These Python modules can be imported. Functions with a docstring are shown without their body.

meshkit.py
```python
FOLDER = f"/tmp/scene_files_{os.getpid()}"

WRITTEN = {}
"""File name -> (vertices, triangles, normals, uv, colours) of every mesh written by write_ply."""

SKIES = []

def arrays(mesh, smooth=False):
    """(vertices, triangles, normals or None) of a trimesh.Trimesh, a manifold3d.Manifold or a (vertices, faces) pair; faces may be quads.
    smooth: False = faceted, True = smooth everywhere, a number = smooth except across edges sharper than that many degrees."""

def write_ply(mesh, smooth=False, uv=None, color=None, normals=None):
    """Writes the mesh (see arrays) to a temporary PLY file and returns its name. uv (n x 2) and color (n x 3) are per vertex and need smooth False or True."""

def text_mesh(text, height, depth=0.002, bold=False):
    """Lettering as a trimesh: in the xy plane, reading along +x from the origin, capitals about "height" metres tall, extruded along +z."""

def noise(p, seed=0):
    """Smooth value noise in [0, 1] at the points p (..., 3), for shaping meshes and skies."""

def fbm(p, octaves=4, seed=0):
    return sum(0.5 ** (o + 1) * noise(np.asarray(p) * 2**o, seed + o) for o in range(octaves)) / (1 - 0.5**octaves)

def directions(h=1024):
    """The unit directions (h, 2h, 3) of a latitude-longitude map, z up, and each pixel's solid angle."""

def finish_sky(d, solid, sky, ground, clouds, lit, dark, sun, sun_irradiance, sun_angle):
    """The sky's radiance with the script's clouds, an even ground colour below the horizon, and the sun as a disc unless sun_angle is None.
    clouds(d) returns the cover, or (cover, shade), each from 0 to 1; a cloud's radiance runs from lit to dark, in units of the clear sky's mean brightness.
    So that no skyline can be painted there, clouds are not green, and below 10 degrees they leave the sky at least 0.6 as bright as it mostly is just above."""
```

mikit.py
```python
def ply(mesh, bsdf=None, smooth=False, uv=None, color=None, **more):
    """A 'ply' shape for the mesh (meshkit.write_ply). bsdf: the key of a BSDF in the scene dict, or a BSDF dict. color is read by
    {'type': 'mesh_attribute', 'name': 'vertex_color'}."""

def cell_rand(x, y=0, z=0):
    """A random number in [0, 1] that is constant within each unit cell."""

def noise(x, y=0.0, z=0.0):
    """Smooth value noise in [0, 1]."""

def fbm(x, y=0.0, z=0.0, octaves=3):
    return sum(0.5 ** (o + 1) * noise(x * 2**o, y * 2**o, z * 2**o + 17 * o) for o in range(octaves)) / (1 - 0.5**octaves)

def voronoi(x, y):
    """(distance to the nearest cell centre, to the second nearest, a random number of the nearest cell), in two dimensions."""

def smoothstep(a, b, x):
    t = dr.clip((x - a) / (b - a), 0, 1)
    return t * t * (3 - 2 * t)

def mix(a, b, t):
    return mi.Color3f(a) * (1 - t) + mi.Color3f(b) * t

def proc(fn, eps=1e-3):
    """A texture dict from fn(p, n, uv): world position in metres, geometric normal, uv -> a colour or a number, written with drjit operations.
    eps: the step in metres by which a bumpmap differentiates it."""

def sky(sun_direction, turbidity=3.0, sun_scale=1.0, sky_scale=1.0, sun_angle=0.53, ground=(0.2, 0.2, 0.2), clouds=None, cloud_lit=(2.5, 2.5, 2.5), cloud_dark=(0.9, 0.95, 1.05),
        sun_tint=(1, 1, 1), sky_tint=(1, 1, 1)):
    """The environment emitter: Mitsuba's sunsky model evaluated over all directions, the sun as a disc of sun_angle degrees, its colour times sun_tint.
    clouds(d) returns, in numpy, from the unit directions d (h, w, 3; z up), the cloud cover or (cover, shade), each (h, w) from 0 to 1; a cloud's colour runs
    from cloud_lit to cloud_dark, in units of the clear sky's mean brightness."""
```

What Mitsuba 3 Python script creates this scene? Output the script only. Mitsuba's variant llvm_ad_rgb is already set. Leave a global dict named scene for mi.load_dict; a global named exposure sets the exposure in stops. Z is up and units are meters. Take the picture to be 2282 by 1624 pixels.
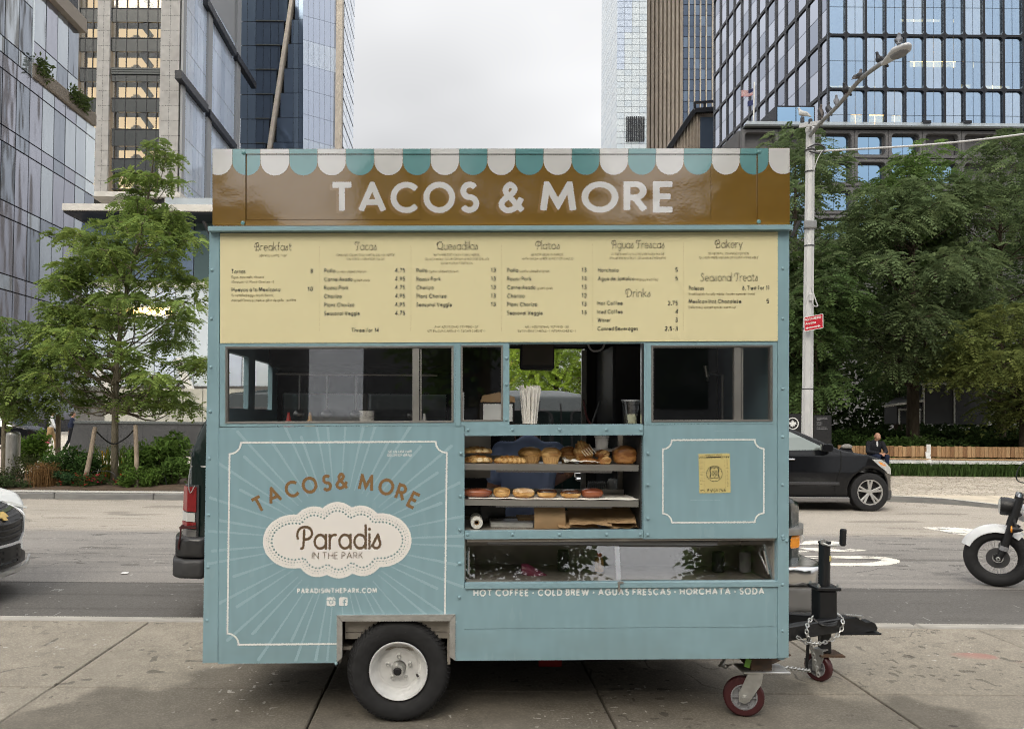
import math, random
import numpy as np
import trimesh, manifold3d
import mitsuba as mi, drjit as dr
import mikit, meshkit
from shapely.geometry import Polygon, LineString, Point, box as sbox, MultiPolygon
from shapely import affinity, union_all
from shapely.ops import unary_union

random.seed(7)
rng = np.random.default_rng(11)
PI = math.pi
scene, labels = {}, {}

# ---------------------------------------------------------------- camera, sky, exposure
IW, IH = 2282.0, 1624.0          # the photograph's frame in the units that were measured
FOC, PPX, PPY = 1800.0, 1010.0, 892.0
CAM_H, PITCH, ROLL = 1.58, math.radians(1.2), math.radians(0.5)
EYE = np.array([0.0, 0.0, CAM_H])
FWD = np.array([0.0, math.cos(PITCH), math.sin(PITCH)])
_r = np.array([1.0, 0.0, 0.0]); _u = np.cross(_r, FWD)
RIGHT = _r * math.cos(ROLL) + _u * math.sin(ROLL)
UP = np.cross(RIGHT, FWD)
exposure = 2.34
scene['camera'] = {
    'type': 'perspective', 'fov': math.degrees(2 * math.atan(IW / 2 / FOC)), 'fov_axis': 'x',
    'to_world': mi.ScalarTransform4f().look_at(origin=EYE.tolist(), target=(EYE + FWD).tolist(), up=UP.tolist()),
    'principal_point_offset_x': -(PPX - IW / 2) / IW, 'principal_point_offset_y': -(PPY - IH / 2) / IH,
    'near_clip': 0.05, 'far_clip': 3000.0}


def overcast(d):
    q = d / np.maximum(d[..., 2:3] + 0.25, 0.08)
    n = meshkit.fbm(q * np.array([1.3, 1.3, 0.4]) + 3.1, 4, 5)
    n2 = meshkit.fbm(q * np.array([3.5, 3.5, 1.0]) + 9.0, 3, 8)
    return np.ones(d.shape[:2]), np.clip(1 - d[..., 2] + 0.62 * (n - 0.5) + 0.25 * (n2 - 0.5), 0, 1)      # an overcast sky: brightest overhead


scene['sky'] = mikit.sky((-0.25, -0.72, 0.68), turbidity=4, sun_scale=0.30, sun_angle=34, sun_tint=(.86, .97, 1.13), ground=(0.14, 0.14, 0.135),
                         clouds=overcast, cloud_lit=(3.5, 3.5, 3.52), cloud_dark=(.88, .90, .93))


def P(px, py, Y):
    """The point at distance Y across the street (world y) that a measured photograph position stands for."""
    a, b = (px - PPX) / FOC, -(py - PPY) / FOC
    d = FWD + RIGHT * a + UP * b
    return EYE + d * (Y / d[1])


def PX(px, Y, py=930): return P(px, py, Y)[0]
def PZ(py, Y, px=1010): return P(px, py, Y)[2]


# ---------------------------------------------------------------- names and entries
used = set()


def numbered(base):
    k, i = base, 0
    while k in used:
        i += 1
        k = f'{base}_{i:03d}'
    used.add(k)
    return k


def thing(name, label, cat, group=None):
    k = numbered(name)
    labels[k] = {'label': label, 'category': cat}
    if group: labels[k]['group'] = group
    return k


def put(name, mesh, mat, parent=None, label=None, cat=None, group=None, kind=None, smooth=False, color=None, T=None, **more):
    if isinstance(mesh, MB): mesh = mesh.mesh()
    if hasattr(mesh, 'to_mesh'):
        m = mesh.to_mesh(); mesh = (np.asarray(m.vert_properties)[:, :3], np.asarray(m.tri_verts))
    if isinstance(mesh, trimesh.Trimesh): mesh = (np.asarray(mesh.vertices), np.asarray(mesh.faces))
    if len(mesh[1]) == 0: return None
    if T is not None: mesh = (xf(T, mesh[0]), mesh[1] if np.linalg.det(T[:3, :3]) > 0 else np.asarray(mesh[1])[:, ::-1])
    k = numbered(f'{parent}__{name}' if parent else name)
    scene[k] = mikit.ply(mesh, mat, smooth=smooth, color=color, **more)
    d = {}
    if label: d['label'] = label
    if cat: d['category'] = cat
    if group: d['group'] = group
    if kind: d['kind'] = kind
    if d: labels[k] = d
    return k


def again(name, first, M4, parent=None):
    """Another entry with the shape of an entry that exists, under its own key."""
    k = numbered(f'{parent}__{name}' if parent else name)
    scene[k] = {**scene[first], 'to_world': mi.ScalarTransform4f(M4.tolist())}
    return k


# ---------------------------------------------------------------- mesh code
def xf(T, v): return np.asarray(v, float) @ T[:3, :3].T + T[:3, 3]
def tr(x=0, y=0, z=0): T = np.eye(4); T[:3, 3] = (x, y, z); return T
def rot(axis, deg):
    T = np.eye(4); a = np.asarray(axis, float); a = a / np.linalg.norm(a); t = math.radians(deg)
    K = np.array([[0, -a[2], a[1]], [a[2], 0, -a[0]], [-a[1], a[0], 0]])
    T[:3, :3] = np.eye(3) + math.sin(t) * K + (1 - math.cos(t)) * K @ K
    return T
def scl(x, y, z): return np.diag([x, y, z, 1.0])
def frame(o, a, b, c): T = np.eye(4); T[:3, 0], T[:3, 1], T[:3, 2], T[:3, 3] = a, b, c, o; return T
def unit(v): v = np.asarray(v, float); return v / (np.linalg.norm(v) + 1e-12)
BOXF = np.array([[0, 2, 3], [0, 3, 1], [4, 5, 7], [4, 7, 6], [0, 1, 5], [0, 5, 4], [2, 6, 7], [2, 7, 3], [0, 4, 6], [0, 6, 2], [1, 3, 7], [1, 7, 5]])
_cb = {}


def cbox_topology():
    if 'f' not in _cb:
        s = np.array([(i, j, k) for k in (-1, 1) for j in (-1, 1) for i in (-1, 1)], float)
        v = np.vstack([s * (1 if a == 0 else .8, 1 if a == 1 else .8, 1 if a == 2 else .8) for a in range(3)])
        h = trimesh.convex.convex_hull(v)
        idx = [int(np.argmin(((v - q) ** 2).sum(1))) for q in h.vertices]
        _cb['s'], _cb['f'] = s, np.array(idx)[h.faces]
    return _cb['s'], _cb['f']


class MB:
    def __init__(s): s.v, s.f, s.n = [], [], 0
    def add(s, v, f, T=None):
        v = np.asarray(v, float)
        if T is not None:
            v = xf(T, v)
            if np.linalg.det(T[:3, :3]) < 0: f = np.asarray(f)[:, ::-1]
        f = np.asarray(f, int)
        if f.shape[1] == 4: f = np.vstack([f[:, [0, 1, 2]], f[:, [0, 2, 3]]])
        s.v.append(v); s.f.append(f + s.n); s.n += len(v)
        return s
    def mesh(s):
        if not s.v: return np.zeros((0, 3)), np.zeros((0, 3), int)
        return np.vstack(s.v), np.vstack(s.f)
    def tm(s, m, T=None):
        if hasattr(m, 'to_mesh'):
            q = m.to_mesh(); return s.add(np.asarray(q.vert_properties)[:, :3], np.asarray(q.tri_verts), T)
        if isinstance(m, tuple): return s.add(m[0], m[1], T)
        return s.add(m.vertices, m.faces, T)
    def box(s, x0, x1, y0, y1, z0, z1, T=None, c=0.0):
        x0, x1 = min(x0, x1), max(x0, x1); y0, y1 = min(y0, y1), max(y0, y1); z0, z1 = min(z0, z1), max(z0, z1)
        if c <= 0:
            v = [(x, y, z) for z in (z0, z1) for y in (y0, y1) for x in (x0, x1)]
            return s.add(v, BOXF, T)
        c = min(c, .45 * min(x1 - x0, y1 - y0, z1 - z0))
        sg, f = cbox_topology()
        ctr, h = np.array([(x0 + x1) / 2, (y0 + y1) / 2, (z0 + z1) / 2]), np.array([x1 - x0, y1 - y0, z1 - z0]) / 2
        v = np.vstack([ctr + sg * (h - c * (np.arange(3) != a)) for a in range(3)])
        return s.add(v, f, T)
    def beam(s, p, q, w, h, up=(0, 0, 1), c=0.0, T=None):
        p, q = np.asarray(p, float), np.asarray(q, float); L = np.linalg.norm(q - p); a = (q - p) / L
        b = np.cross(up, a)
        if np.linalg.norm(b) < 1e-6: b = np.cross((1, 0, 0), a)
        b = unit(b); d = np.cross(a, b)
        F = frame(p, a, b, d)
        return s.box(0, L, -w / 2, w / 2, -h / 2, h / 2, F if T is None else T @ F, c)
    def tube(s, pts, r, n=8, T=None, caps=True, closed=False):
        p = np.asarray(pts, float); m = len(p); r = np.broadcast_to(np.asarray(r, float), (m,))
        if closed: t = np.roll(p, -1, 0) - np.roll(p, 1, 0)
        else: t = np.gradient(p, axis=0)
        t = t / (np.linalg.norm(t, axis=1, keepdims=True) + 1e-12)
        a = np.zeros((m, 3)); ref = np.array([0, 0, 1.0]) if abs(t[0, 2]) < .9 else np.array([1.0, 0, 0])
        a[0] = unit(np.cross(t[0], ref))
        for i in range(1, m):
            a[i] = unit(a[i - 1] - t[i] * (a[i - 1] @ t[i]))
        b = np.cross(t, a); ang = np.arange(n) * 2 * PI / n
        v = p[:, None] + r[:, None, None] * (np.cos(ang)[None, :, None] * a[:, None] + np.sin(ang)[None, :, None] * b[:, None])
        mm = m if closed else m - 1
        i, j = np.meshgrid(np.arange(mm), np.arange(n), indexing='ij'); i2 = (i + 1) % m; j2 = (j + 1) % n
        f = np.stack([i * n + j, i * n + j2, i2 * n + j2, i2 * n + j], -1).reshape(-1, 4)
        v = v.reshape(-1, 3); f = np.vstack([f[:, [0, 1, 2]], f[:, [0, 2, 3]]])
        if caps and not closed:
            k = len(v); v = np.vstack([v, p[0], p[-1]]); jj = np.arange(n)
            f = np.vstack([f, np.stack([np.full(n, k), (jj + 1) % n, jj], 1), np.stack([np.full(n, k + 1), (m - 1) * n + jj, (m - 1) * n + (jj + 1) % n], 1)])
        return s.add(v, f, T)
    def lathe(s, prof, T=None, n=24, closed=False):
        """profile of (radius, height) turned about local z"""
        p = np.asarray(prof, float); m = len(p); ang = np.arange(n) * 2 * PI / n
        v = np.stack([p[:, None, 0] * np.cos(ang), p[:, None, 0] * np.sin(ang), np.repeat(p[:, 1:2], n, 1)], -1).reshape(-1, 3)
        mm = m if closed else m - 1
        i, j = np.meshgrid(np.arange(mm), np.arange(n), indexing='ij'); i2 = (i + 1) % m; j2 = (j + 1) % n
        f = np.stack([i * n + j, i * n + j2, i2 * n + j2, i2 * n + j], -1).reshape(-1, 4)
        return s.add(v, f, T)
    def poly(s, g, d0, d1, T=None):
        """a shapely shape in (x, y), extruded along z from d0 to d1"""
        for q in getattr(g, 'geoms', [g]):
            if q.geom_type != 'Polygon' or q.is_empty or q.area < 1e-9: continue
            m = trimesh.creation.extrude_polygon(q, d1 - d0, engine='earcut')
            s.add(m.vertices + [0, 0, d0], m.faces, T)
        return s
    def sheet(s, g, d, T=None):
        for q in getattr(g, 'geoms', [g]):
            if q.geom_type != 'Polygon' or q.is_empty or q.area < 1e-9: continue
            v, f = trimesh.creation.triangulate_polygon(q, engine='earcut')
            s.add(np.c_[v, np.full(len(v), d)], f, T)
        return s
    def quad(s, a, b, c, d): return s.add([a, b, c, d], [[0, 1, 2], [0, 2, 3]])


def cyl(p, q, r0, r1=None, n=16):
    return MB().tube([p, q], [r0, r0 if r1 is None else r1], n)


def ball(c, r, sub=2, sx=1, sy=1, sz=1):
    m = trimesh.creation.icosphere(subdivisions=sub, radius=r)
    return (m.vertices * [sx, sy, sz] + np.asarray(c), m.faces)


def spline(pts, n=40, closed=False):
    p = np.asarray(pts, float); m = len(p); out = []
    segs = m if closed else m - 1
    for i in range(segs):
        if closed: q = [p[(i + k - 1) % m] for k in range(4)]
        else: q = [p[max(i - 1, 0)], p[i], p[i + 1], p[min(i + 2, m - 1)]]
        for t in np.linspace(0, 1, max(2, n // segs), endpoint=False):
            out.append(.5 * (2 * q[1] + (q[2] - q[0]) * t + (2 * q[0] - 5 * q[1] + 4 * q[2] - q[3]) * t ** 2 + (3 * q[1] - q[0] - 3 * q[2] + q[3]) * t ** 3))
    if not closed: out.append(p[-1])
    return np.array(out)


def man(v, f): return manifold3d.Manifold(manifold3d.Mesh(np.asarray(v, np.float32), np.asarray(f, np.uint32)))
def mverts(m): q = m.to_mesh(); return np.asarray(q.vert_properties)[:, :3].astype(float), np.asarray(q.tri_verts).astype(int)


def mpoly(pts, d0, d1, T):
    """manifold: polygon in local xy extruded d0..d1 along local z, then T"""
    g = pts if hasattr(pts, 'geom_type') else Polygon(pts)
    m = trimesh.creation.extrude_polygon(g, d1 - d0, engine='earcut')
    v = xf(T, m.vertices + [0, 0, d0]); f = m.faces if np.linalg.det(T[:3, :3]) > 0 else m.faces[:, ::-1]
    return man(v, f)


XZ = frame((0, 0, 0), (1, 0, 0), (0, 0, 1), (0, -1, 0))      # local (x, y) -> world (x, z), local z towards the viewer (-y)
YZ = frame((0, 0, 0), (0, 1, 0), (0, 0, 1), (1, 0, 0))       # local (x, y) -> world (y, z), local z along +x


def body_of_bones(bones, length=.035, rounds=8, sub=6):
    """one continuous surface from bones ((p, r), (q, s)): hulls of spheres, joined, refined and smoothed"""
    parts = []
    for (p, r), (q, t) in bones:
        a = manifold3d.Manifold.sphere(1.0, sub * 2)
        def sp(c, rad):
            rad = np.broadcast_to(np.asarray(rad, float), (3,))
            return a.scale(rad.tolist()).translate([float(x) for x in c])
        parts.append(manifold3d.Manifold.batch_hull([sp(p, r), sp(q, t)]))
    m = manifold3d.Manifold.batch_boolean(parts, manifold3d.OpType.Add)
    m = m.refine_to_length(length)
    v, f = mverts(m)
    t = trimesh.Trimesh(v, f, process=True)
    trimesh.smoothing.filter_taubin(t, lamb=.5, nu=.5, iterations=rounds)
    return t


def soften(m, length=.05, rounds=6):
    v, f = mverts(m.refine_to_length(length))
    t = trimesh.Trimesh(v, f, process=True)
    trimesh.smoothing.filter_taubin(t, lamb=.5, nu=.48, iterations=rounds)
    return t


# ---------------------------------------------------------------- materials
def lin(r, g, b):
    return [((c / 255) / 12.92 if c <= 10.3 else ((c / 255 + .055) / 1.055) ** 2.4) for c in (r, g, b)]


def rgb(c): return {'type': 'rgb', 'value': [float(x) for x in c]}


def mat(key, color, rough=.5, metal=0.0, spec=.5, two=True, **kw):
    b = {'type': 'principled', 'base_color': color if isinstance(color, dict) else rgb(color), 'roughness': rough, 'metallic': metal, 'specular': spec, **kw}
    scene[key] = {'type': 'twosided', 'nested': b} if two else b
    return key


def bumped(key, color, scale_tex, height, rough=.6, spec=.4, metal=0.0):
    b = {'type': 'principled', 'base_color': color if isinstance(color, dict) else rgb(color), 'roughness': rough, 'specular': spec, 'metallic': metal}
    scene[key] = {'type': 'twosided', 'nested': {'type': 'bumpmap', 'arbitrary': scale_tex, 'scale': height, 'nested': b}}
    return key


VC = {'type': 'mesh_attribute', 'name': 'vertex_color'}
C3 = mi.Color3f
N, F, ss, mixc = mikit.noise, mikit.fbm, mikit.smoothstep, mikit.mix
# ---------------------------------------------------------------- a stroked sans and a swash alphabet for the writing
def Lx(*a): return np.array(a, float).reshape(-1, 2)
def Ax(cx, cy, rx, ry, a0, a1):
    n = max(4, int(abs(a1 - a0) / 15) + 1); t = np.radians(np.linspace(a0, a1, n))
    return np.c_[cx + rx * np.cos(t), cy + ry * np.sin(t)]
def Jn(*a): return np.vstack(a)
XH = .62
GL = {
 'A': (.86, [Lx(0, 0, .43, 1, .86, 0), Lx(.16, .32, .70, .32)]),
 'B': (.56, [Jn(Lx(0, .53, 0, 1, .26, 1), Ax(.27, .765, .23, .235, 80, -90), Lx(0, .53)), Jn(Lx(0, .53, .28, .53), Ax(.29, .265, .27, .265, 80, -90), Lx(0, 0, 0, .53))]),
 'C': (.88, [Ax(.5, .5, .5, .5, 42, 318)]),
 'D': (.78, [Jn(Lx(0, 0, 0, 1, .26, 1), Ax(.28, .5, .5, .5, 85, -85), Lx(.26, 0, 0, 0))]),
 'E': (.52, [Lx(.52, 1, 0, 1, 0, 0, .52, 0), Lx(0, .52, .46, .52)]),
 'F': (.50, [Lx(.50, 1, 0, 1, 0, 0), Lx(0, .5, .43, .5)]),
 'G': (.95, [Jn(Ax(.5, .5, .5, .5, 42, 355), Lx(.97, .48, .58, .48))]),
 'H': (.74, [Lx(0, 0, 0, 1), Lx(.74, 0, .74, 1), Lx(0, .52, .74, .52)]),
 'I': (.0, [Lx(0, 0, 0, 1)]),
 'J': (.38, [Jn(Lx(.38, 1, .38, .25), Ax(.15, .25, .23, .25, 0, -120))]),
 'K': (.62, [Lx(0, 0, 0, 1), Lx(.58, 1, .04, .45), Lx(.18, .6, .62, 0)]),
 'L': (.46, [Lx(0, 1, 0, 0, .46, 0)]),
 'M': (.98, [Lx(0, 0, .12, 1, .49, .22, .86, 1, .98, 0)]),
 'N': (.78, [Lx(0, 0, 0, 1, .78, 0, .78, 1)]),
 'O': (1.0, [Ax(.5, .5, .5, .5, 0, 360)]),
 'P': (.54, [Jn(Lx(0, 0, 0, 1, .26, 1), Ax(.27, .73, .27, .27, 85, -85), Lx(.26, .46, 0, .46))]),
 'Q': (1.0, [Ax(.5, .5, .5, .5, 0, 360), Lx(.6, .28, .98, -.04)]),
 'R': (.58, [Jn(Lx(0, 0, 0, 1, .26, 1), Ax(.27, .74, .27, .26, 85, -85), Lx(.26, .48, 0, .48)), Lx(.26, .48, .58, 0)]),
 'S': (.54, [Jn(Ax(.28, .755, .24, .245, 35, 250), Ax(.27, .255, .27, .255, 70, -150))]),
 'T': (.70, [Lx(0, 1, .70, 1), Lx(.35, 1, .35, 0)]),
 'U': (.70, [Jn(Lx(0, 1, 0, .35), Ax(.35, .35, .35, .35, 180, 360), Lx(.70, 1))]),
 'V': (.84, [Lx(0, 1, .42, 0, .84, 1)]),
 'W': (1.25, [Lx(0, 1, .32, 0, .625, .85, .93, 0, 1.25, 1)]),
 'X': (.72, [Lx(0, 0, .72, 1), Lx(0, 1, .72, 0)]),
 'Y': (.76, [Lx(0, 1, .38, .48, .76, 1), Lx(.38, .48, .38, 0)]),
 'Z': (.64, [Lx(0, 1, .64, 1, 0, 0, .64, 0)]),
 '&': (.80, [spline([(.80, .0), (.50, .32), (.20, .66), (.17, .84), (.33, 1.0), (.50, .86), (.44, .68), (.20, .50), (.03, .33), (.03, .14), (.22, 0), (.45, .05), (.62, .2), (.76, .47)], 70)]),
 'a': (.58, [Ax(.29, .31, .29, .31, 0, 360), Lx(.58, .62, .58, 0)]),
 'b': (.58, [Ax(.29, .31, .29, .31, 0, 360), Lx(0, 1.04, 0, 0)]),
 'c': (.52, [Ax(.3, .31, .3, .31, 45, 315)]),
 'd': (.58, [Ax(.29, .31, .29, .31, 0, 360), Lx(.58, 1.04, .58, 0)]),
 'e': (.58, [Jn(Lx(.02, .32, .58, .32), Ax(.29, .31, .29, .31, 0, 312))]),
 'f': (.30, [Jn(Lx(.10, 0, .10, .82), Ax(.28, .82, .18, .2, 180, 80)), Lx(0, .62, .28, .62)]),
 'g': (.58, [Ax(.29, .31, .29, .31, 0, 360), Jn(Lx(.58, .62, .58, -.06), Ax(.3, -.06, .28, .25, 0, -150))]),
 'h': (.50, [Lx(0, 1.04, 0, 0), Jn(Ax(.25, .37, .25, .25, 180, 0), Lx(.5, 0))]),
 'i': (.0, [Lx(0, .62, 0, 0), Lx(0, .86, 0, .875)]),
 'j': (.1, [Jn(Lx(.1, .62, .1, -.15), Ax(0, -.15, .1, .13, 0, -90)), Lx(.1, .86, .1, .875)]),
 'k': (.46, [Lx(0, 1.04, 0, 0), Lx(.42, .62, .02, .26), Lx(.15, .38, .46, 0)]),
 'l': (.0, [Lx(0, 1.04, 0, 0)]),
 'm': (.86, [Lx(0, .62, 0, 0), Jn(Ax(.215, .4, .215, .22, 180, 0), Lx(.43, 0)), Jn(Ax(.645, .4, .215, .22, 180, 0), Lx(.86, 0))]),
 'n': (.50, [Lx(0, .62, 0, 0), Jn(Ax(.25, .37, .25, .25, 180, 0), Lx(.5, 0))]),
 'o': (.60, [Ax(.3, .31, .3, .31, 0, 360)]),
 'p': (.58, [Ax(.29, .31, .29, .31, 0, 360), Lx(0, .62, 0, -.3)]),
 'q': (.58, [Ax(.29, .31, .29, .31, 0, 360), Lx(.58, .62, .58, -.3)]),
 'r': (.30, [Lx(0, .62, 0, 0), Ax(.25, .36, .25, .26, 180, 75)]),
 's': (.36, [Jn(Ax(.18, .465, .15, .155, 35, 250), Ax(.18, .16, .18, .16, 70, -150))]),
 't': (.32, [Jn(Lx(.11, .84, .11, .17), Ax(.27, .17, .16, .17, 180, 290)), Lx(0, .62, .3, .62)]),
 'u': (.50, [Jn(Lx(0, .62, 0, .25), Ax(.25, .25, .25, .25, 180, 360)), Lx(.5, .62, .5, 0)]),
 'v': (.52, [Lx(0, .62, .26, 0, .52, .62)]),
 'w': (.84, [Lx(0, .62, .21, 0, .42, .55, .63, 0, .84, .62)]),
 'x': (.48, [Lx(0, 0, .48, .62), Lx(0, .62, .48, 0)]),
 'y': (.52, [Lx(0, .62, .27, 0), Lx(.52, .62, .14, -.3)]),
 'z': (.44, [Lx(0, .62, .44, .62, 0, 0, .44, 0)]),
 '0': (.56, [Ax(.28, .5, .28, .5, 0, 360)]),
 '1': (.26, [Lx(0, .82, .2, 1, .2, 0)]),
 '2': (.50, [Jn(Ax(.25, .74, .25, .26, 165, -20), Lx(0, 0, .52, 0))]),
 '3': (.50, [Jn(Ax(.24, .75, .22, .25, 150, -90), Ax(.24, .25, .26, .27, 85, -150))]),
 '4': (.58, [Lx(.44, 0, .44, 1, 0, .26, .58, .26)]),
 '5': (.50, [Jn(Lx(.46, 1, .1, 1, .04, .55), Ax(.23, .31, .27, .31, 130, -140))]),
 '6': (.54, [Ax(.27, .31, .27, .31, 0, 360), Lx(.42, 1, .05, .42)]),
 '7': (.50, [Lx(0, 1, .50, 1, .12, 0)]),
 '8': (.52, [Ax(.26, .76, .21, .24, 0, 360), Ax(.26, .26, .26, .26, 0, 360)]),
 '9': (.54, [Ax(.27, .69, .27, .31, 0, 360), Lx(.12, 0, .49, .58)]),
 '.': (.0, [Lx(0, 0, 0, .02)]), ',': (.04, [Lx(.04, .03, 0, -.16)]), '+': (.30, [Lx(0, .5, .3, .5), Lx(.15, .35, .15, .65)]),
 '-': (.26, [Lx(0, .4, .26, .4)]), '/': (.36, [Lx(0, -.05, .36, 1.05)]), "'": (.0, [Lx(0, 1, 0, .8)]), ':': (.0, [Lx(0, .02, 0, .05), Lx(0, .55, 0, .58)]),
 '•': (.18, [Lx(.09, .42, .09, .46)]), ' ': (.16, [])}
GL['à'] = (GL['a'][0], GL['a'][1] + [Lx(.16, .95, .32, .80)])
# swash capitals and joined small letters of the menu headings
SW = {
 'B': (.72, [Lx(.22, .86, .18, .1, .05, .02), Jn(Ax(.22, .60, .30, .32, 215, 95), Ax(.38, .76, .24, .24, 85, -90), Lx(.2, .52)), Jn(Lx(.2, .52, .4, .52), Ax(.42, .26, .27, .26, 85, -95), Lx(.16, .02))]),
 'P': (.60, [Jn(Lx(.26, .84), Lx(.22, .12), Ax(.12, .12, .1, .12, 0, -100)), Jn(Ax(.24, .62, .34, .36, 205, 90), Ax(.36, .70, .30, .28, 90, -100), Lx(.26, .42))]),
 'T': (.66, [Ax(.12, .80, .2, .2, 245, 80), Lx(.12, 1.0, .70, .97), Jn(Lx(.46, .95, .38, .12), Ax(.25, .14, .13, .14, 0, -110))]),
 'Q': (.86, [Ax(.42, .52, .40, .46, 0, 360), spline([(.0, .06), (.2, .14), (.45, .08), (.7, -.04), (.9, .04)], 16), Ax(.10, .70, .2, .2, 230, 90)]),
 'A': (.80, [Jn(Ax(.2, .66, .2, .28, 220, 90), Ax(.44, .66, .28, .34, 110, 0), Lx(.72, 0)), Jn(Lx(.26, .9, .22, .1), Ax(.12, .12, .1, .12, 0, -100)), Lx(.22, .46, .72, .46)]),
 'F': (.66, [Ax(.12, .80, .2, .2, 245, 80), Lx(.12, 1.0, .68, .97), Jn(Lx(.40, .95, .32, .12), Ax(.2, .14, .12, .14, 0, -110)), Lx(.2, .52, .56, .52)]),
 'D': (.80, [Lx(.24, .88, .2, .06), Jn(Ax(.18, .66, .26, .32, 225, 90), Ax(.30, .5, .46, .5, 85, -95), Lx(.1, .04))]),
 'S': (.62, [spline([(.58, .80), (.48, .96), (.28, .98), (.16, .80), (.26, .60), (.48, .42), (.52, .18), (.36, .0), (.14, .02), (.06, .16)], 36)])}
SW['s'] = (.40, [Jn(Lx(-.06, .1), Lx(.24, .62), Ax(.16, .22, .2, .22, 40, -150))])
EXTRA = .0


def text(s, h, w=.12, track=.17, sw=False, cap='flat', join='mitre'):
    """writing as a shapely shape: capitals h tall, stroke w * h, its left end at x = 0, standing on y = 0"""
    x, out = w / 2, []
    for ch in s:
        a, st = (SW.get(ch) if sw and ch in SW else None) or GL[ch]
        for q in st:
            q = np.asarray(q)
            q = np.c_[q[:, 0] * (1 - w if not sw else 1) + x, w / 2 + q[:, 1] * (1 - w) if not sw else q[:, 1]]
            dot = len(q) == 2 and np.abs(q[1] - q[0]).sum() < .05
            if ch == '•': out.append(Point(q[0]).buffer(.13)); continue
            if dot: out.append(Point(q.mean(0)).buffer(w * .62, 6)); continue
            if len(q) > 8 and np.abs(q[0] - q[-1]).max() < 1e-6: q = np.vstack([q, q[1:3]])
            b = LineString(q).buffer(w / 2, quad_segs=4, cap_style=cap, join_style=join, mitre_limit=2.5)
            out.append(b.intersection(sbox(-9, 0, 99, 1)) if not sw and (ch.isupper() or ch.isdigit()) and ch != 'Q' else b)
        x += a * (1 - w if not sw else 1) + (w + track if ch != ' ' else track + .06)
    g = unary_union(out)
    return affinity.scale(g, h, h, origin=(0, 0)).simplify(h * .004)


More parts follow.
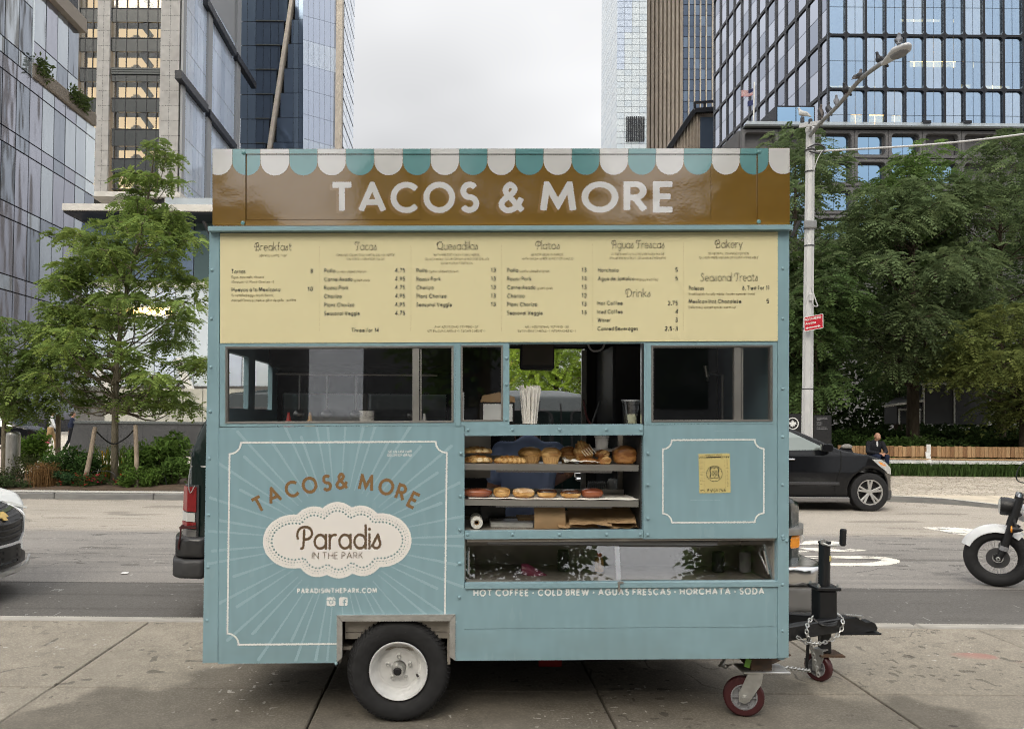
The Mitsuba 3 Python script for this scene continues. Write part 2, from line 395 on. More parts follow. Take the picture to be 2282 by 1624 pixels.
def fit(g, x, y, width=None, align='l', height=None):
    x0, y0, x1, y1 = g.bounds
    k = 1.0 if width is None else width / (x1 - x0)
    g = affinity.scale(g, k, 1.0, origin=(x0, 0)); x1 = x0 + (x1 - x0) * k
    dx = x - x0 if align == 'l' else x - x1 if align == 'r' else x - (x0 + x1) / 2
    return affinity.translate(g, dx, y)
# ---------------------------------------------------------------- ground
def conc(p, n, uv):
    a = F(p.x * .8, p.y * .8, 1.0, 4); b = F(p.x * 9, p.y * 9, 5.0, 3); g = N(p.x * 130, p.y * 130, 2.0)
    base = mixc(C3(.225, .20, .162), C3(.295, .262, .215), a) * (.68 + .26 * b + .38 * g * g)
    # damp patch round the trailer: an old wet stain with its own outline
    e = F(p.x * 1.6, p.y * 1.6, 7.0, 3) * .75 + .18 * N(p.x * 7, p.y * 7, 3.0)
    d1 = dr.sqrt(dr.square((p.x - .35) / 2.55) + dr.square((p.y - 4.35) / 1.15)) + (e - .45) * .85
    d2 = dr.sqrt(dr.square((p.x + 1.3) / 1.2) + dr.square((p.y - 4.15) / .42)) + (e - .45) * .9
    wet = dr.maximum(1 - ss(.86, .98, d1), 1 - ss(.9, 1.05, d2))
    spots = ss(.84, .88, N(p.x * 30, p.y * 26, 9.0)) * ss(.55, .75, N(p.x * 2, p.y * 2, 4.0))
    pale = ss(.90, .93, N(p.x * 34 + 40, p.y * 34, 2.0)) * ss(.66, .74, N(p.x * 3, p.y * 3, 14.0))
    pink = ss(.62, .75, N(p.x * 3.1 + 5, p.y * 6 + 2, 6.0)) * (1 - ss(.2, .45, dr.sqrt(dr.square(p.x - 3.75) + dr.square((p.y - 5.55) * 2)))) * .5
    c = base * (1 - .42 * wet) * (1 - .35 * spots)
    c = mixc(c, C3(.45, .43, .40), pale * .6)
    c = c * (.93 + .14 * mikit.cell_rand(dr.floor((p.x + .727) / 1.578), dr.floor((p.y + 1.42) / 1.53), 3))
    ck = dr.abs(F(p.x * .9 + 4, p.y * .9, 3.0, 4) - .5)
    c = c * (1 - .5 * (1 - ss(.0, .004, ck)) * ss(.5, .62, N(p.x * .7, p.y * .7, 8.0)))
    gum = ss(.88, .90, N(p.x * 13, p.y * 13, 21.0)) * ss(.5, .6, N(p.x * 1.7, p.y * 1.7, 22.0))
    return mixc(c, C3(.35, .14, .12), pink) * (1 - .45 * gum)
def conc_h(p, n, uv): return N(p.x * 150, p.y * 150, p.z) * .5 + F(p.x * 30, p.y * 30, 1.0, 2)
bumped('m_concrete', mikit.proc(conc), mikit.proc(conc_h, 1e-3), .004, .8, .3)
def asph(p, n, uv):
    g = N(p.x * 90, p.y * 90, 2.0); f = F(p.x * .7, p.y * 1.6, 3.0, 4); st = F(p.x * .45, p.y * 7, 8.0, 3)
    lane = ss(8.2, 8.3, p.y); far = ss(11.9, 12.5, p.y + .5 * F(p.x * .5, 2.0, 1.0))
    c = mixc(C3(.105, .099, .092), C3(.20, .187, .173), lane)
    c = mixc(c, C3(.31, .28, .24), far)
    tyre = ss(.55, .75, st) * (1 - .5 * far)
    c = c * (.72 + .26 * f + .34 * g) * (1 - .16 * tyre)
    seam = (1 - ss(.012, .035, dr.abs(p.y - 8.25 - .03 * N(p.x * .7, 1.0, 2.0)))) + .5 * (1 - ss(.01, .03, dr.abs(p.y - 12.2)))
    ck = dr.abs(F(p.x * .5 + 3, p.y * .9, 9.0, 4) - .5)
    crack = (1 - ss(.0, .006, ck)) * ss(.45, .6, N(p.x * .4, p.y * .4, 5.0))
    tar = ss(.70, .74, F(p.x * .55 + 9, p.y * 2.4, 12.0, 3)) * ss(9.0, 9.6, p.y)
    pit = ss(.83, .86, N(p.x * 3.0, p.y * 16, 7.0)) * (1 - ss(12, 13, p.y)) * ss(8.6, 9.5, p.y)
    gum = ss(.935, .95, N(p.x * 24, p.y * 12, 3.0))
    c = c * (1 - .5 * dr.clip(seam, 0, 1)) * (1 - .45 * crack) * (1 - .30 * tar) * (1 - .4 * pit)
    return mixc(c, C3(.4, .4, .38), gum * .35)
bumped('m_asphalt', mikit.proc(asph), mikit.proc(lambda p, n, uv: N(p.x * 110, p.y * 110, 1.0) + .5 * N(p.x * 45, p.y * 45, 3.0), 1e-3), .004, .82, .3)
def cobb(p, n, uv):
    v = mikit.voronoi(p.x * 5.5 + .4 * N(p.x * 2, p.y * 2, 1.0), p.y * 4.4)
    e = ss(.02, .16, v[1] - v[0])
    return mixc(C3(.17, .14, .11), mixc(C3(.30, .265, .215), C3(.42, .375, .31), v[2]), e) * (.8 + .35 * F(p.x * 1.5, p.y * 1.5, 2.0))
bumped('m_cobble', mikit.proc(cobb), mikit.proc(lambda p, n, uv: (lambda v: ss(.0, .2, v[1] - v[0]))(mikit.voronoi(p.x * 5.5 + .4 * N(p.x * 2, p.y * 2, 1.0), p.y * 4.4)), 4e-3), .012, .8)
mat('m_kerb_pale', {'type': 'proc', **{k: v for k, v in mikit.proc(lambda p, n, uv: C3(.44, .425, .39) * (.72 + .4 * F(p.x * 4, p.y * 20, p.z * 20))).items() if k != 'type'}}, .8)
mat('m_kerb_grey', {'type': 'proc', **{k: v for k, v in mikit.proc(lambda p, n, uv: mixc(C3(.15, .15, .15), C3(.27, .265, .25), F(p.x * 3, p.y * 9, p.z * 14))).items() if k != 'type'}}, .8)
mat('m_paving', {'type': 'proc', **{k: v for k, v in mikit.proc(lambda p, n, uv: C3(.40, .365, .31) * (.75 + .35 * F(p.x * 2.2, p.y * 2.2, 1.0) + .12 * N(p.x * 40, p.y * 40, 1.0))).items() if k != 'type'}}, .8)
mat('m_soil', {'type': 'proc', **{k: v for k, v in mikit.proc(lambda p, n, uv: mixc(C3(.035, .025, .018), C3(.11, .075, .05), F(p.x * 14, p.y * 14, p.z * 14))).items() if k != 'type'}}, .9)
mat('m_joint', (.05, .042, .035), .9)
def mark(p, n, uv):
    w = ss(.36, .60, F(p.x * 5, p.y * 9, 2.0, 4) + .15 * N(p.x * 60, p.y * 60, 1.0))
    return mixc(C3(.14, .13, .12), C3(.62, .59, .52), w)
mat('m_marking', mikit.proc(mark), .7)
mat('m_kerb_near', {'type': 'proc', **{k: v for k, v in mikit.proc(lambda p, n, uv: C3(.345, .325, .29) * (.65 + .5 * F(p.x * 5, p.y * 20, p.z * 20))).items() if k != 'type'}}, .8)
ZS = -.13
put('ground', MB().quad((-600, -300, -.30), (600, -300, -.30), (600, 900, -.30), (-600, 900, -.30)), 'm_joint', kind='structure')
put('sidewalk', MB().quad((-30, -14, -.035), (30, -14, -.035), (30, 6.25, -.035), (-30, 6.25, -.035)), 'm_joint', kind='structure')
xs = [-.727 + 1.578 * i for i in range(-7, 9)]
ys = [6.21, 4.71, 3.14, 1.57, 0.0, -1.6, -3.2]
for j in range(len(ys) - 1):
    for i in range(len(xs) - 1):
        if ys[j] < 3.2 and not (-4 < xs[i] < 4): continue
        dz = float(rng.normal(0, .0012)); jx = float(rng.normal(0, .003))
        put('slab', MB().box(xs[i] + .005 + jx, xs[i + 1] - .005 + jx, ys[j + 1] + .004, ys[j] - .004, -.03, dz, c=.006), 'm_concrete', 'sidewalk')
for i in range(14):
    x0 = -18 + i * 2.7
    put('kerb_stone', MB().box(x0 + .004, x0 + 2.694, 6.215, 6.36, -.22, .004 + float(rng.normal(0, .001)), c=.02), 'm_kerb_near', 'sidewalk')
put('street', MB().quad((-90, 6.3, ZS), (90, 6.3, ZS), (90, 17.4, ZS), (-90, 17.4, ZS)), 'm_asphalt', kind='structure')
# far side: kerb, paved walk on the right, planting soil and paving on the left, side street between
put('far_walk', MB().quad((3.0, 17.3, -.004), (70, 17.3, -.004), (70, 60, -.004), (3.0, 60, -.004)), 'm_cobble', kind='structure')
put('plaza', MB().quad((-120, 16.5, -.012), (3.0, 16.5, -.012), (3.0, 140, -.012), (-120, 140, -.012)), 'm_paving', kind='structure')
for i in range(26):
    x0 = -26 + i * 2.0
    if x0 > 1.5: continue
    put('kerb_stone', MB().box(x0 + .006, x0 + 1.994, 16.25, 16.45, -.25, float(rng.normal(.0, .003)), c=.02), 'm_kerb_grey', 'plaza')
    put('kerb_top', MB().box(x0 + .004, x0 + 1.996, 16.27, 16.62, .006, .014), 'm_kerb_pale', 'plaza')
kp = [(2.0, 17.2), (8.3, 17.2), (9.5, 17.12), (10.3, 16.7), (10.9, 15.95), (11.6, 15.5), (20, 15.0)]
a = spline([(x, y, 0) for x, y in kp], 30)
mb = MB(); mt = MB()
for p, q in zip(a[:-1], a[1:]):
    def hh(x): return float(np.interp(x, [8.3, 10.2, 11.4, 20], [.0, -.02, -.10, -.115]))
    for m_, d0, d1, zt in ((mb, 0, .16, 0), (mt, .012, .20, .006)):
        n_ = unit((-(q - p)[1], (q - p)[0], 0))
        A, B, C_, D = p + n_ * d0, q + n_ * d0, q + n_ * d1, p + n_ * d1
        za, zb = hh(p[0]) + zt, hh(q[0]) + zt
        lo = -.25 if m_ is mb else None
        m_.quad((*A[:2], za), (*B[:2], zb), (*C_[:2], zb), (*D[:2], za))
        if lo: m_.quad((*A[:2], lo), (*B[:2], lo), (*B[:2], zb), (*A[:2], za))
put('corner_kerb', mb, 'm_kerb_grey', 'far_walk'); put('corner_kerb_top', mt, 'm_kerb_pale', 'far_walk')
mat('m_ramp', {'type': 'proc', **{k: v for k, v in mikit.proc(lambda p, n, uv: C3(.44, .385, .30) * (.8 + .3 * F(p.x * 3, p.y * 3, 1.0))).items() if k != 'type'}}, .8)
kx = np.linspace(3, 24, 64); ky = np.interp(kx, a[:, 0], a[:, 1]) + .19; kz = np.interp(kx, [8.3, 10.2, 11.4, 20], [.006, -.014, -.094, -.109])
def rz(x, y): t = np.clip((y - np.interp(x, kx, ky)) / (17.4 - np.interp(x, kx, ky)), 0, 1); return np.interp(x, kx, kz) * (1 - t) + .002 * t
mb = MB()
for i in range(63): mb.quad((kx[i], ky[i], kz[i]), (kx[i + 1], ky[i + 1], kz[i + 1]), (kx[i + 1], 17.4, .002), (kx[i], 17.4, .002))
put('ramp', mb, 'm_ramp', kind='structure')
mat('m_tactile', {'type': 'proc', **{k: v for k, v in mikit.proc(lambda p, n, uv: C3(.30, .32, .35) * (.8 + .3 * ss(.3, .6, N(p.x * 14, p.y * 14, 1.0)))).items() if k != 'type'}}, .7)
mb = MB(); tx = np.linspace(11.6, 19.5, 12)
for x0, x1 in zip(tx[:-1], tx[1:]):
    y0, y1 = np.interp(x0, kx, ky), np.interp(x1, kx, ky); mb.quad(*[(x, y + d, rz(x, y + d) + .006) for x, y, d in ((x0, y0, .12), (x1, y1, .12), (x1, y1, .75), (x0, y0, .75))])
put('tactile_strip', mb, 'm_tactile', 'ramp')
# road writing and arrow, worn white paint
mb = MB()
def road(g): mb.sheet(g, ZS + .004)
def gp_(px, py): q = P(px, py, 10.0); t = (ZS - EYE[2]) / (q - EYE)[2]; r = EYE + (q - EYE) * t; return (r[0], r[1])
def rline(pts, w, **k): return LineString([gp_(*p) for p in pts]).buffer(w, **k)
road(unary_union([rline([(1740, 1258), (1930, 1258), (1962, 1256), (1983, 1252), (1985, 1248), (1970, 1244), (1930, 1242), (1740, 1242)], .10)]))
road(rline([(1740, 1228), (1900, 1226)], .10).union(rline([(1740, 1222), (1880, 1223), (1918, 1226)], .07)))
road(Polygon([gp_(*p) for p in ((1740, 1204), (1850, 1204), (1895, 1213), (1740, 1215))]))
road(Polygon([gp_(*p) for p in ((1740, 1190), (1770, 1191), (1800, 1197), (1740, 1198))]))
put('street_lettering', mb, 'm_marking', 'street')
mb = MB()
road(Polygon([gp_(*p) for p in ((2055, 1175), (2110, 1174), (2160, 1178), (2240, 1188), (2260, 1196), (2180, 1196), (2120, 1189))]))
put('street_arrow', mb, 'm_marking', 'street')
mat('m_litter', (.72, .72, .70), .6)
lp_ = gp_(278, 1278)
put('paper_plate', MB().lathe([(0, .004), (.03, .004), (.04, .008), (.042, .007), (.03, 0), (0, 0)], tr(lp_[0], lp_[1], ZS + .004), 20), 'm_litter', label='small white paper lid lying on the asphalt behind the trailer', cat='litter')
mat('m_manhole', (.10, .10, .10), .7)
# ---------------------------------------------------------------- the food trailer
def teal(p, n, uv):
    c = mixc(C3(.222, .352, .398), C3(.255, .388, .435), F(p.x * 2.2, p.y * 2.2, p.z * 2.2)) * (0.94 + .08 * N(p.x * 40, p.y * 9, p.z * 6))
    splash = ss(.30, .62, F(p.x * 3.0, p.y * 3, p.z * 7, 4)) * (1 - ss(.34, .58, p.z)) + .35 * ss(.62, .78, F(p.x * 9.0, 2.0, p.z * 1.1, 3))
    c = mixc(c, C3(.16, .20, .19), dr.clip(splash, 0, 1) * .22)
    scuff = ss(.83, .86, N(p.x * 70, p.y * 5, p.z * 9)) * ss(.6, .75, N(p.x * 3, p.y, p.z * 3))
    return mixc(c, C3(.36, .47, .49), scuff * .12)
bumped('m_teal', mikit.proc(teal), mikit.proc(lambda p, n, uv: F(p.x * 2.6, p.y * 2.6, p.z * 3.1, 2) + .012 * N(p.x * 130, p.y * 130, p.z * 130), 3e-3), .006, .24, .5)
mat('m_teal_dark', (.10, .235, .24), .28, spec=.5)
mat('m_teal_ray', (.295, .43, .475), .4)
mat('m_teal_dot', (.11, .20, .21), .5)
mat('m_white_print', (.74, .74, .72), .45)
mat('m_cloud_white', (.78, .75, .71), .4)
mat('m_cream', {'type': 'proc', **{k: v for k, v in mikit.proc(lambda p, n, uv: C3(.70, .635, .385) * (0.96 + .06 * F(p.x * 3, p.z * 3, 2.0))).items() if k != 'type'}}, .45, spec=.4)
mat('m_cream_line', (.55, .47, .26), .5)
mat('m_ink', (.010, .007, .004), .6)
mat('m_ink_soft', (.13, .095, .04), .6)
mat('m_heading', (.045, .03, .008), .6)
mat('m_brown_letter', (.22, .125, .05), .5)
mat('m_script_brown', (.11, .068, .032), .5)
wob = lambda p, n, uv: F(p.x * 5.0, p.z * 7.0, p.y * 5.0, 2) + .035 * N(p.x * 120, p.z * 120, 1.0)
def vinyl(key, c):
    scene[key] = {'type': 'twosided', 'nested': {'type': 'bumpmap', 'arbitrary': mikit.proc(wob, 2e-3), 'scale': .0022,
                  'nested': {'type': 'principled', 'base_color': rgb(c), 'roughness': .07, 'eta': 2.45, 'clearcoat': 1.0, 'clearcoat_gloss': .97}}}
vinyl('m_vinyl_brown', (.155, .086, .013)); vinyl('m_vinyl_white', (.53, .53, .53)); vinyl('m_vinyl_teal', (.105, .25, .265)); vinyl('m_vinyl_shadow', (.20, .12, .042))
mat('m_chrome', (.72, .72, .72), .16, 1.0)
mat('m_steel', {'type': 'proc', **{k: v for k, v in mikit.proc(lambda p, n, uv: C3(.50, .49, .46) * (.75 + .35 * F(p.x * 6, p.y * 40, p.z * 6))).items() if k != 'type'}}, .36, .9)
mat('m_steel_dull', {'type': 'proc', **{k: v for k, v in mikit.proc(lambda p, n, uv: C3(.36, .33, .29) * (.55 + .7 * F(p.x * 9, p.y * 9, p.z * 9))).items() if k != 'type'}}, .5, .6)
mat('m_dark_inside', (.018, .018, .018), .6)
mat('m_black', (.012, .012, .013), .45)
mat('m_black_gloss', (.014, .015, .016), .2, spec=.6)
mat('m_black_metal', (.013, .0135, .015), .35, spec=.5)
mat('m_rubber', {'type': 'proc', **{k: v for k, v in mikit.proc(lambda p, n, uv: C3(.021, .021, .022) * (.7 + .6 * F(p.x * 25, p.y * 25, p.z * 25))).items() if k != 'type'}}, .72, spec=.3)
mat('m_rim', {'type': 'proc', **{k: v for k, v in mikit.proc(lambda p, n, uv: C3(.70, .70, .69) * (.82 + .3 * F(p.x * 30, p.y * 30, p.z * 30))).items() if k != 'type'}}, .35, .35)
mat('m_galv', {'type': 'proc', **{k: v for k, v in mikit.proc(lambda p, n, uv: C3(.58, .58, .56) * (.7 + .5 * F(p.x * 30, p.y * 30, p.z * 30))).items() if k != 'type'}}, .4, .8)
mat('m_rust', {'type': 'proc', **{k: v for k, v in mikit.proc(lambda p, n, uv: mixc(C3(.05, .045, .04), C3(.14, .075, .04), F(p.x * 30, p.y * 30, p.z * 30))).items() if k != 'type'}}, .7, .2)
mat('m_maroon', (.055, .012, .014), .45)
mat('m_grey_plastic', (.23, .23, .24), .45)
scene['m_pane'] = {'type': 'thindielectric', 'int_ior': 1.8}
scene['m_tint_pane'] = {'type': 'thindielectric', 'int_ior': 1.5, 'specular_transmittance': rgb((.35, .37, .36))}
scene['m_cup'] = {'type': 'thindielectric', 'int_ior': 1.35}

YF = 4.2
def SL(y): return -(2 + 8 * (y - 333) / 1142) / 1284
def Pv(q, Y):
    q = np.asarray(q, float); a = (q[:, 0] - PPX) / FOC; b = -(q[:, 1] - PPY) / FOC
    d = FWD[None] + a[:, None] * RIGHT + b[:, None] * UP
    return EYE + d * (Y / d[:, 1])[:, None]


def rect(x0, y0, x1, y1, n=1):
    xc, s0, s1 = (x0 + x1) / 2, SL(y0), SL(y1)
    return Polygon([(x0, y0 + s0 * (x0 - xc)), (x1, y0 + s0 * (x1 - xc)), (x1, y1 + s1 * (x1 - xc)), (x0, y1 + s1 * (x0 - xc))])


def onface(mb, g, d0, d1, Y=YF):
    """a shape measured on the front of the trailer, from depth d0 to d1 in front of it"""
    for q in getattr(g, 'geoms', [g]):
        if q.geom_type != 'Polygon' or q.is_empty or q.area < .02: continue
        m = trimesh.creation.extrude_polygon(q, 1.0, engine='earcut')
        v = np.asarray(m.vertices); w = Pv(v[:, :2], Y); w[:, 1] = Y - (d0 + (d1 - d0) * v[:, 2])
        f = np.asarray(m.faces)
        mb.add(w, f if d1 < d0 else f[:, ::-1])
    return mb


def face(g, d0, d1, Y=YF): return onface(MB(), g, d0, d1, Y)
def put_face(name, g, d0, d1, m, parent, **k): return put(name, face(g, d0, d1), m, parent, **k)
def wr(s, x, y, width=None, h=10, align='l', **k):
    """writing at a measured place: baseline y, width and capital height in measured units"""
    g = fit(text(s, h, **k), 0, 0, width, 'l')
    x0, _, x1, _ = g.bounds
    g = affinity.translate(g, {'l': x, 'r': x - x1, 'c': x - (x0 + x1) / 2}[align])
    xc = (g.bounds[0] + g.bounds[2]) / 2
    return affinity.affine_transform(g, [1, 0, SL(y), -1, 0, y - SL(y) * xc])


FT = thing('food_trailer', 'teal taco trailer with scalloped brown sign box, cream menu board and open serving hatch', 'food trailer')
# sign box
sb = f'{FT}__sign_box'
SX0, SX1, SY0, SY1 = 475, 1758, 333, 503
mbx = MB(); a = Pv([(SX0, SY0), (SX1, SY0 - 2), (SX1, SY1 - 2), (SX0, SY1)], YF)
put('sign_box', face(rect(SX0, SY0, SX1, SY1), -1.2, -.002), 'm_vinyl_brown', FT)
put('side_panel', face(rect(475, 334, 548, 502), -.01, .012), 'm_vinyl_brown', sb)
put('side_panel', face(rect(1687, 332, 1758, 502), -.01, .012), 'm_vinyl_brown', sb)
for x0, x1 in ((551, 936), (937.2, 1583), (1584.2, 1685)):
    put('panel', face(rect(x0, 345.5, x1, 490), -.01, .004), 'm_vinyl_brown', sb)
put('rail', face(rect(548.5, 491, 1686.5, 502), -.01, .010), 'm_vinyl_brown', sb)
put('top_rail', face(rect(548.5, 333, 1686.5, 344), -.01, .010), 'm_vinyl_brown', sb)
bounds = [476, 519, 581, 645, 708, 771, 834, 898, 960, 1023, 1086, 1148, 1211, 1274, 1336, 1399, 1461, 1523, 1586, 1648, 1711, 1758]
for i, (x0, x1) in enumerate(zip(bounds[:-1], bounds[1:])):
    if i == 0: x0f, x1f = 456, 519
    elif i == len(bounds) - 2: x0f, x1f = 1711, 1774
    else: x0f, x1f = x0, x1
    cx, r = (x0f + x1f) / 2, (x1f - x0f) / 2 - .4
    y1 = 391 + (cx - 1100) * SL(391)
    g = unary_union([sbox(cx - r, 333.5 + (cx - 476) * SL(333), cx + r, y1 - r), Point(cx, y1 - r).buffer(r, 16)]).intersection(sbox(475.5, 333.3 + (cx - 1100) * SL(333), 1757.5, 420))
    mb = MB()
    for lo, hi, d in ((474, 548, .0125), (548, 1687, .0105), (1687, 1760, .0125)):
        q = g.intersection(sbox(lo, 300, hi, 344.5)) if lo == 548 else g.intersection(sbox(lo, 300, hi, 440))
        onface(mb, q, d - .008, d)
    onface(mb, g.intersection(sbox(551, 345.2, 1685, 440)), .002, .0046)
    put('scallop', mb, 'm_vinyl_white' if i % 2 == 0 else 'm_vinyl_teal', sb, label=('light grey' if i % 2 == 0 else 'dark teal') + ' rounded scallop')
sg = [wr('TACOS', 742, 475, 325, 68, w=.165, track=.16, join='mitre'), wr('&', 1112, 475, 56, 68, w=.16, join='round'), wr('MORE', 1204, 474, 293, 68, w=.165, track=.16, join='mitre')]
sg = unary_union([g.buffer(-1.6).buffer(2.5, 4) for g in sg])
put('letter_shadow', face(affinity.translate(sg, -6, 6).difference(sg), .003, .0048), 'm_vinyl_shadow', sb, kind='stuff')
for g in sorted(sg.geoms, key=lambda g: g.bounds[0]): put('letter', face(g, .003, .0052), 'm_vinyl_white', sb)
mb = MB()
for x, y in ((543, 341), (541, 497), (1692, 339), (1691, 494)):
    q = P(x, y, YF - .013); mb.tm(ball(q, .011, 1, 1, .6, 1))
put('bolt', mb, 'm_teal_dark', sb, kind='stuff')
put('gap_strip', face(rect(478, 501, 1752, 508), -.1, -.03), 'm_black', FT)
put('eave', MB().tm(face(rect(469, 507, 1759, 517), -.05, .045).mesh()), 'm_teal', FT)
put('eave_rail', face(rect(478, 505.5, 1752, 508.2), -.03, .03), 'm_chrome', FT)
mb = MB()
for x, y in ((472, 513), (1764, 511)):
    q = P(x, y, YF + .1); put('roof_bracket', MB().beam(q + [0, 0, -.04], q + [-.05 if x < 500 else .05, .02, .05], .02, .008), 'm_black_metal', FT)

# roof, walls and floor
XL, XR, YB = PX(466, YF), PX(1750, YF), 5.72
ZF, ZR = .34, 2.47
put('roof', MB().box(XL, XR, YF + .03, YB, ZR, ZR + .05), 'm_teal', FT)
put('floor', MB().box(XL + .05, XR, YF + .08, YB - .02, ZF + .012, ZF + .03), 'm_steel_dull', FT)
put('underfloor', MB().box(XL + .05, XR, YF + .45, YB - .02, ZF - .02, ZF + .01), 'm_black', FT)
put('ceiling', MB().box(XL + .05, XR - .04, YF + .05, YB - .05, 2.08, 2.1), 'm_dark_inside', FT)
lw = Polygon([(YF, ZF), (YB, ZF), (YB, ZR), (YF, ZR)], [[(4.42, 1.62), (4.88, 1.62), (4.88, 1.93), (4.42, 1.93)], [(5.04, 1.62), (5.52, 1.62), (5.52, 1.93), (5.04, 1.93)]])
put('left_wall', MB().poly(lw, XL, XL + .03, YZ), 'm_teal', FT)
put('right_wall', MB().poly(Polygon([(YF + .01, ZF), (YB, ZF), (YB, ZR), (YF + .01, ZR)]), XR - .03, XR, YZ), 'm_teal', FT)
rw = Polygon([(XL + .03, ZF), (XR - .03, ZF), (XR - .03, ZR), (XL + .03, ZR)],
             [[(.335, .45), (.93, .45), (.93, 2.07), (.335, 2.07)], [(-1.20, 1.25), (-.05, 1.25), (-.05, 1.74), (-1.20, 1.74)]])
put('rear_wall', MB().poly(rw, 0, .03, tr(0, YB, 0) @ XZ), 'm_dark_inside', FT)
put('rear_window_pane', MB().box(-1.2, -.05, YB - .012, YB - .01, 1.25, 1.74), 'm_tint_pane', FT)
put('rear_window_frame', MB().box(-.64, -.60, YB - .05, YB - .028, 1.25, 1.74).box(-1.2, -.05, YB - .05, YB - .028, 1.25, 1.28), 'm_steel_dull', FT)
put('door_edge', MB().box(.90, .934, YB - .06, YB - .032, .46, 2.06), 'm_steel', FT)
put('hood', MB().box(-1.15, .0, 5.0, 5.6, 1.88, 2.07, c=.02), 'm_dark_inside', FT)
# corner posts and front panels
TEAL = 'm_teal'
put('left_post', face(Polygon([(467.5, 517), (490, 517), (485.5, 1475), (452, 1476)]), -.05, .004), TEAL, FT)
put('right_post', face(Polygon([(1733, 516), (1758, 515), (1757, 1464), (1732.5, 1465)]), -.05, .004), TEAL, FT)
lp = Polygon([(486.3, 952), (1035, 947.5), (1035, 1471.5), (1014, 1471.5), (1014, 1368), (752, 1370.5), (752, 1473.5), (486.3, 1475)])
put('graphic_panel', face(lp, -.04, 0), TEAL, FT)
gp = f'{FT}__graphic_panel'
put('permit_panel', face(rect(1434, 945.5, 1732, 1199.5), -.04, 0), TEAL, FT)
put('top_bar', face(rect(1036, 945.5, 1432.6, 970), -.04, .003), TEAL, FT)
put('bottom_bar', face(rect(1036, 1182, 1432.6, 1199.5), -.04, .003), TEAL, FT)
put('skirt_ledge', face(rect(1036, 1297, 1732, 1308), -.05, .012), TEAL, FT)
put('skirt_panel', face(rect(1016, 1308.3, 1732, 1398), -.04, 0), TEAL, FT)
put('skirt_panel', face(rect(1016, 1398.7, 1732, 1469), -.04, 0), TEAL, FT)
put('rim_strip', face(rect(486, 1474.2, 752, 1477), -.05, .002), 'm_teal', FT)
put('header', face(rect(490, 755, 1733, 766), -.05, -.002), TEAL, FT)
# menu board
put('menu_board', face(rect(491, 519, 1732.4, 762.5), -.05, .006), 'm_cream', FT)
mbd = f'{FT}__menu_board'
mb = MB()
for x, y0, y1 in ((712, 550, 738), (916, 547, 738), (1118, 545, 738), (1320, 543, 737), (1522, 542, 737)):
    onface(mb, sbox(x - .4, y0, x + .4, y1), .005, .0066)
put('divider', mb, 'm_cream_line', mbd, kind='stuff')
hd, big, sm, cap_ = [], [], [], []
def H(s, x, y, w): hd.append(wr(s, x, y, w, 17.5, 'c', w=.105, sw=True, cap='round', join='round', track=.10))
def Bg(s, x, y, w, al='l'): big.append(wr(s, x, y, w, 10.2, al, w=.195, track=.13))
def Sm(s, x, y, w, al='l'): sm.append(wr(s, x, y, w, 6.4, al, w=.165, track=.12))
def Cp(s, x, y, w): cap_.append(wr(s, x, y, w, 5.6, 'c', w=.16, track=.13))
H('Breakfast', 609, 559, 83); Cp('SERVED UNTIL 11:30', 609, 573, 61)
for s, y, w, pr, pw in (('Tortas', 610.5, 31, '8', 6), ('Huevos à la Mexicana', 651, 108, '10', 12)): Bg(s, 517, y, w); Bg(pr, 698, y - 1, pw, 'r')
for s, y, w in (('Eggs, avocado, cheese', 621, 72), ('Chorizo +3, Plant Chorizo +3', 632, 94), ('Scrambled eggs, black beans,', 661.5, 94), ('melted Oaxaca cheese, pico de gallo, tortillas', 672.5, 144)): Sm(s, 517, y, w)
H('Tacos', 815, 558, 49); Cp('ONIONS, CILANTRO, LIME & SALSA VERDE', 815, 572, 130); Cp('ON SOFT CORN TORTILLAS', 815, 581, 84)
IT = [('Pollo', 25, 'cumin rubbed chicken', 65), ('Carne Asada', 63, 'grilled steak', 35), ('Roast Pork', 54, '', 0), ('Chorizo', 39, '', 0), ('Plant Chorizo', 67, '', 0), ('Seasonal Veggie', 79, '', 0)]
def rows(x, xr, y, order, prices, pw):
    for i, (k, p) in enumerate(zip(order, prices)):
        s, w, t, tw = IT[k]; yy = y + 18.95 * i
        Bg(s, x, yy, w); Bg(p, xr, yy - .8, pw, 'r')
        if t: Sm(t, x + w + 3.5, yy, tw)
rows(723, 903, 609, [0, 1, 2, 3, 4, 5], ['4.75', '4.95', '4.75', '4.95', '4.95', '4.75'], 23); Bg('Three for 14', 814, 741, 60, 'c')
H('Quesadillas', 1019, 557, 92)
for s, y, w in (('WITH MELTED OAXACAN CHEESE,', 571.5, 103), ('GUACAMOLE, SOUR CREAM & PICO DE GALLO', 581, 142), ('ON A FLOUR TORTILLA', 590, 70)): Cp(s, 1018, y, w)
rows(928, 1105, 608.5, [0, 2, 3, 4, 5], ['13'] * 5, 11)
H('Platos', 1220, 556, 54); Cp('BLACK BEANS & RICE', 1219, 571, 71); Cp('WITH SALSA VERDE & PICO DE GALLO', 1219.5, 580, 115)
rows(1130, 1307, 608, [0, 2, 1, 3, 4, 5], ['13'] * 6, 11)
for x in (1017, 1218): Cp('ANY ADDITIONAL TOPPING +.50', x, 731.5, 97); Cp('EXTRA GUACAMOLE +1, VEGAN CHEESE +1', x, 740.5, 128)
H('Aguas Frescas', 1421, 554, 118); Cp('REFRESHING COLD BEVERAGES MADE', 1421, 570, 117); Cp('FROM FRESH FRUIT, GRAINS & FLOWERS', 1421, 579, 125)
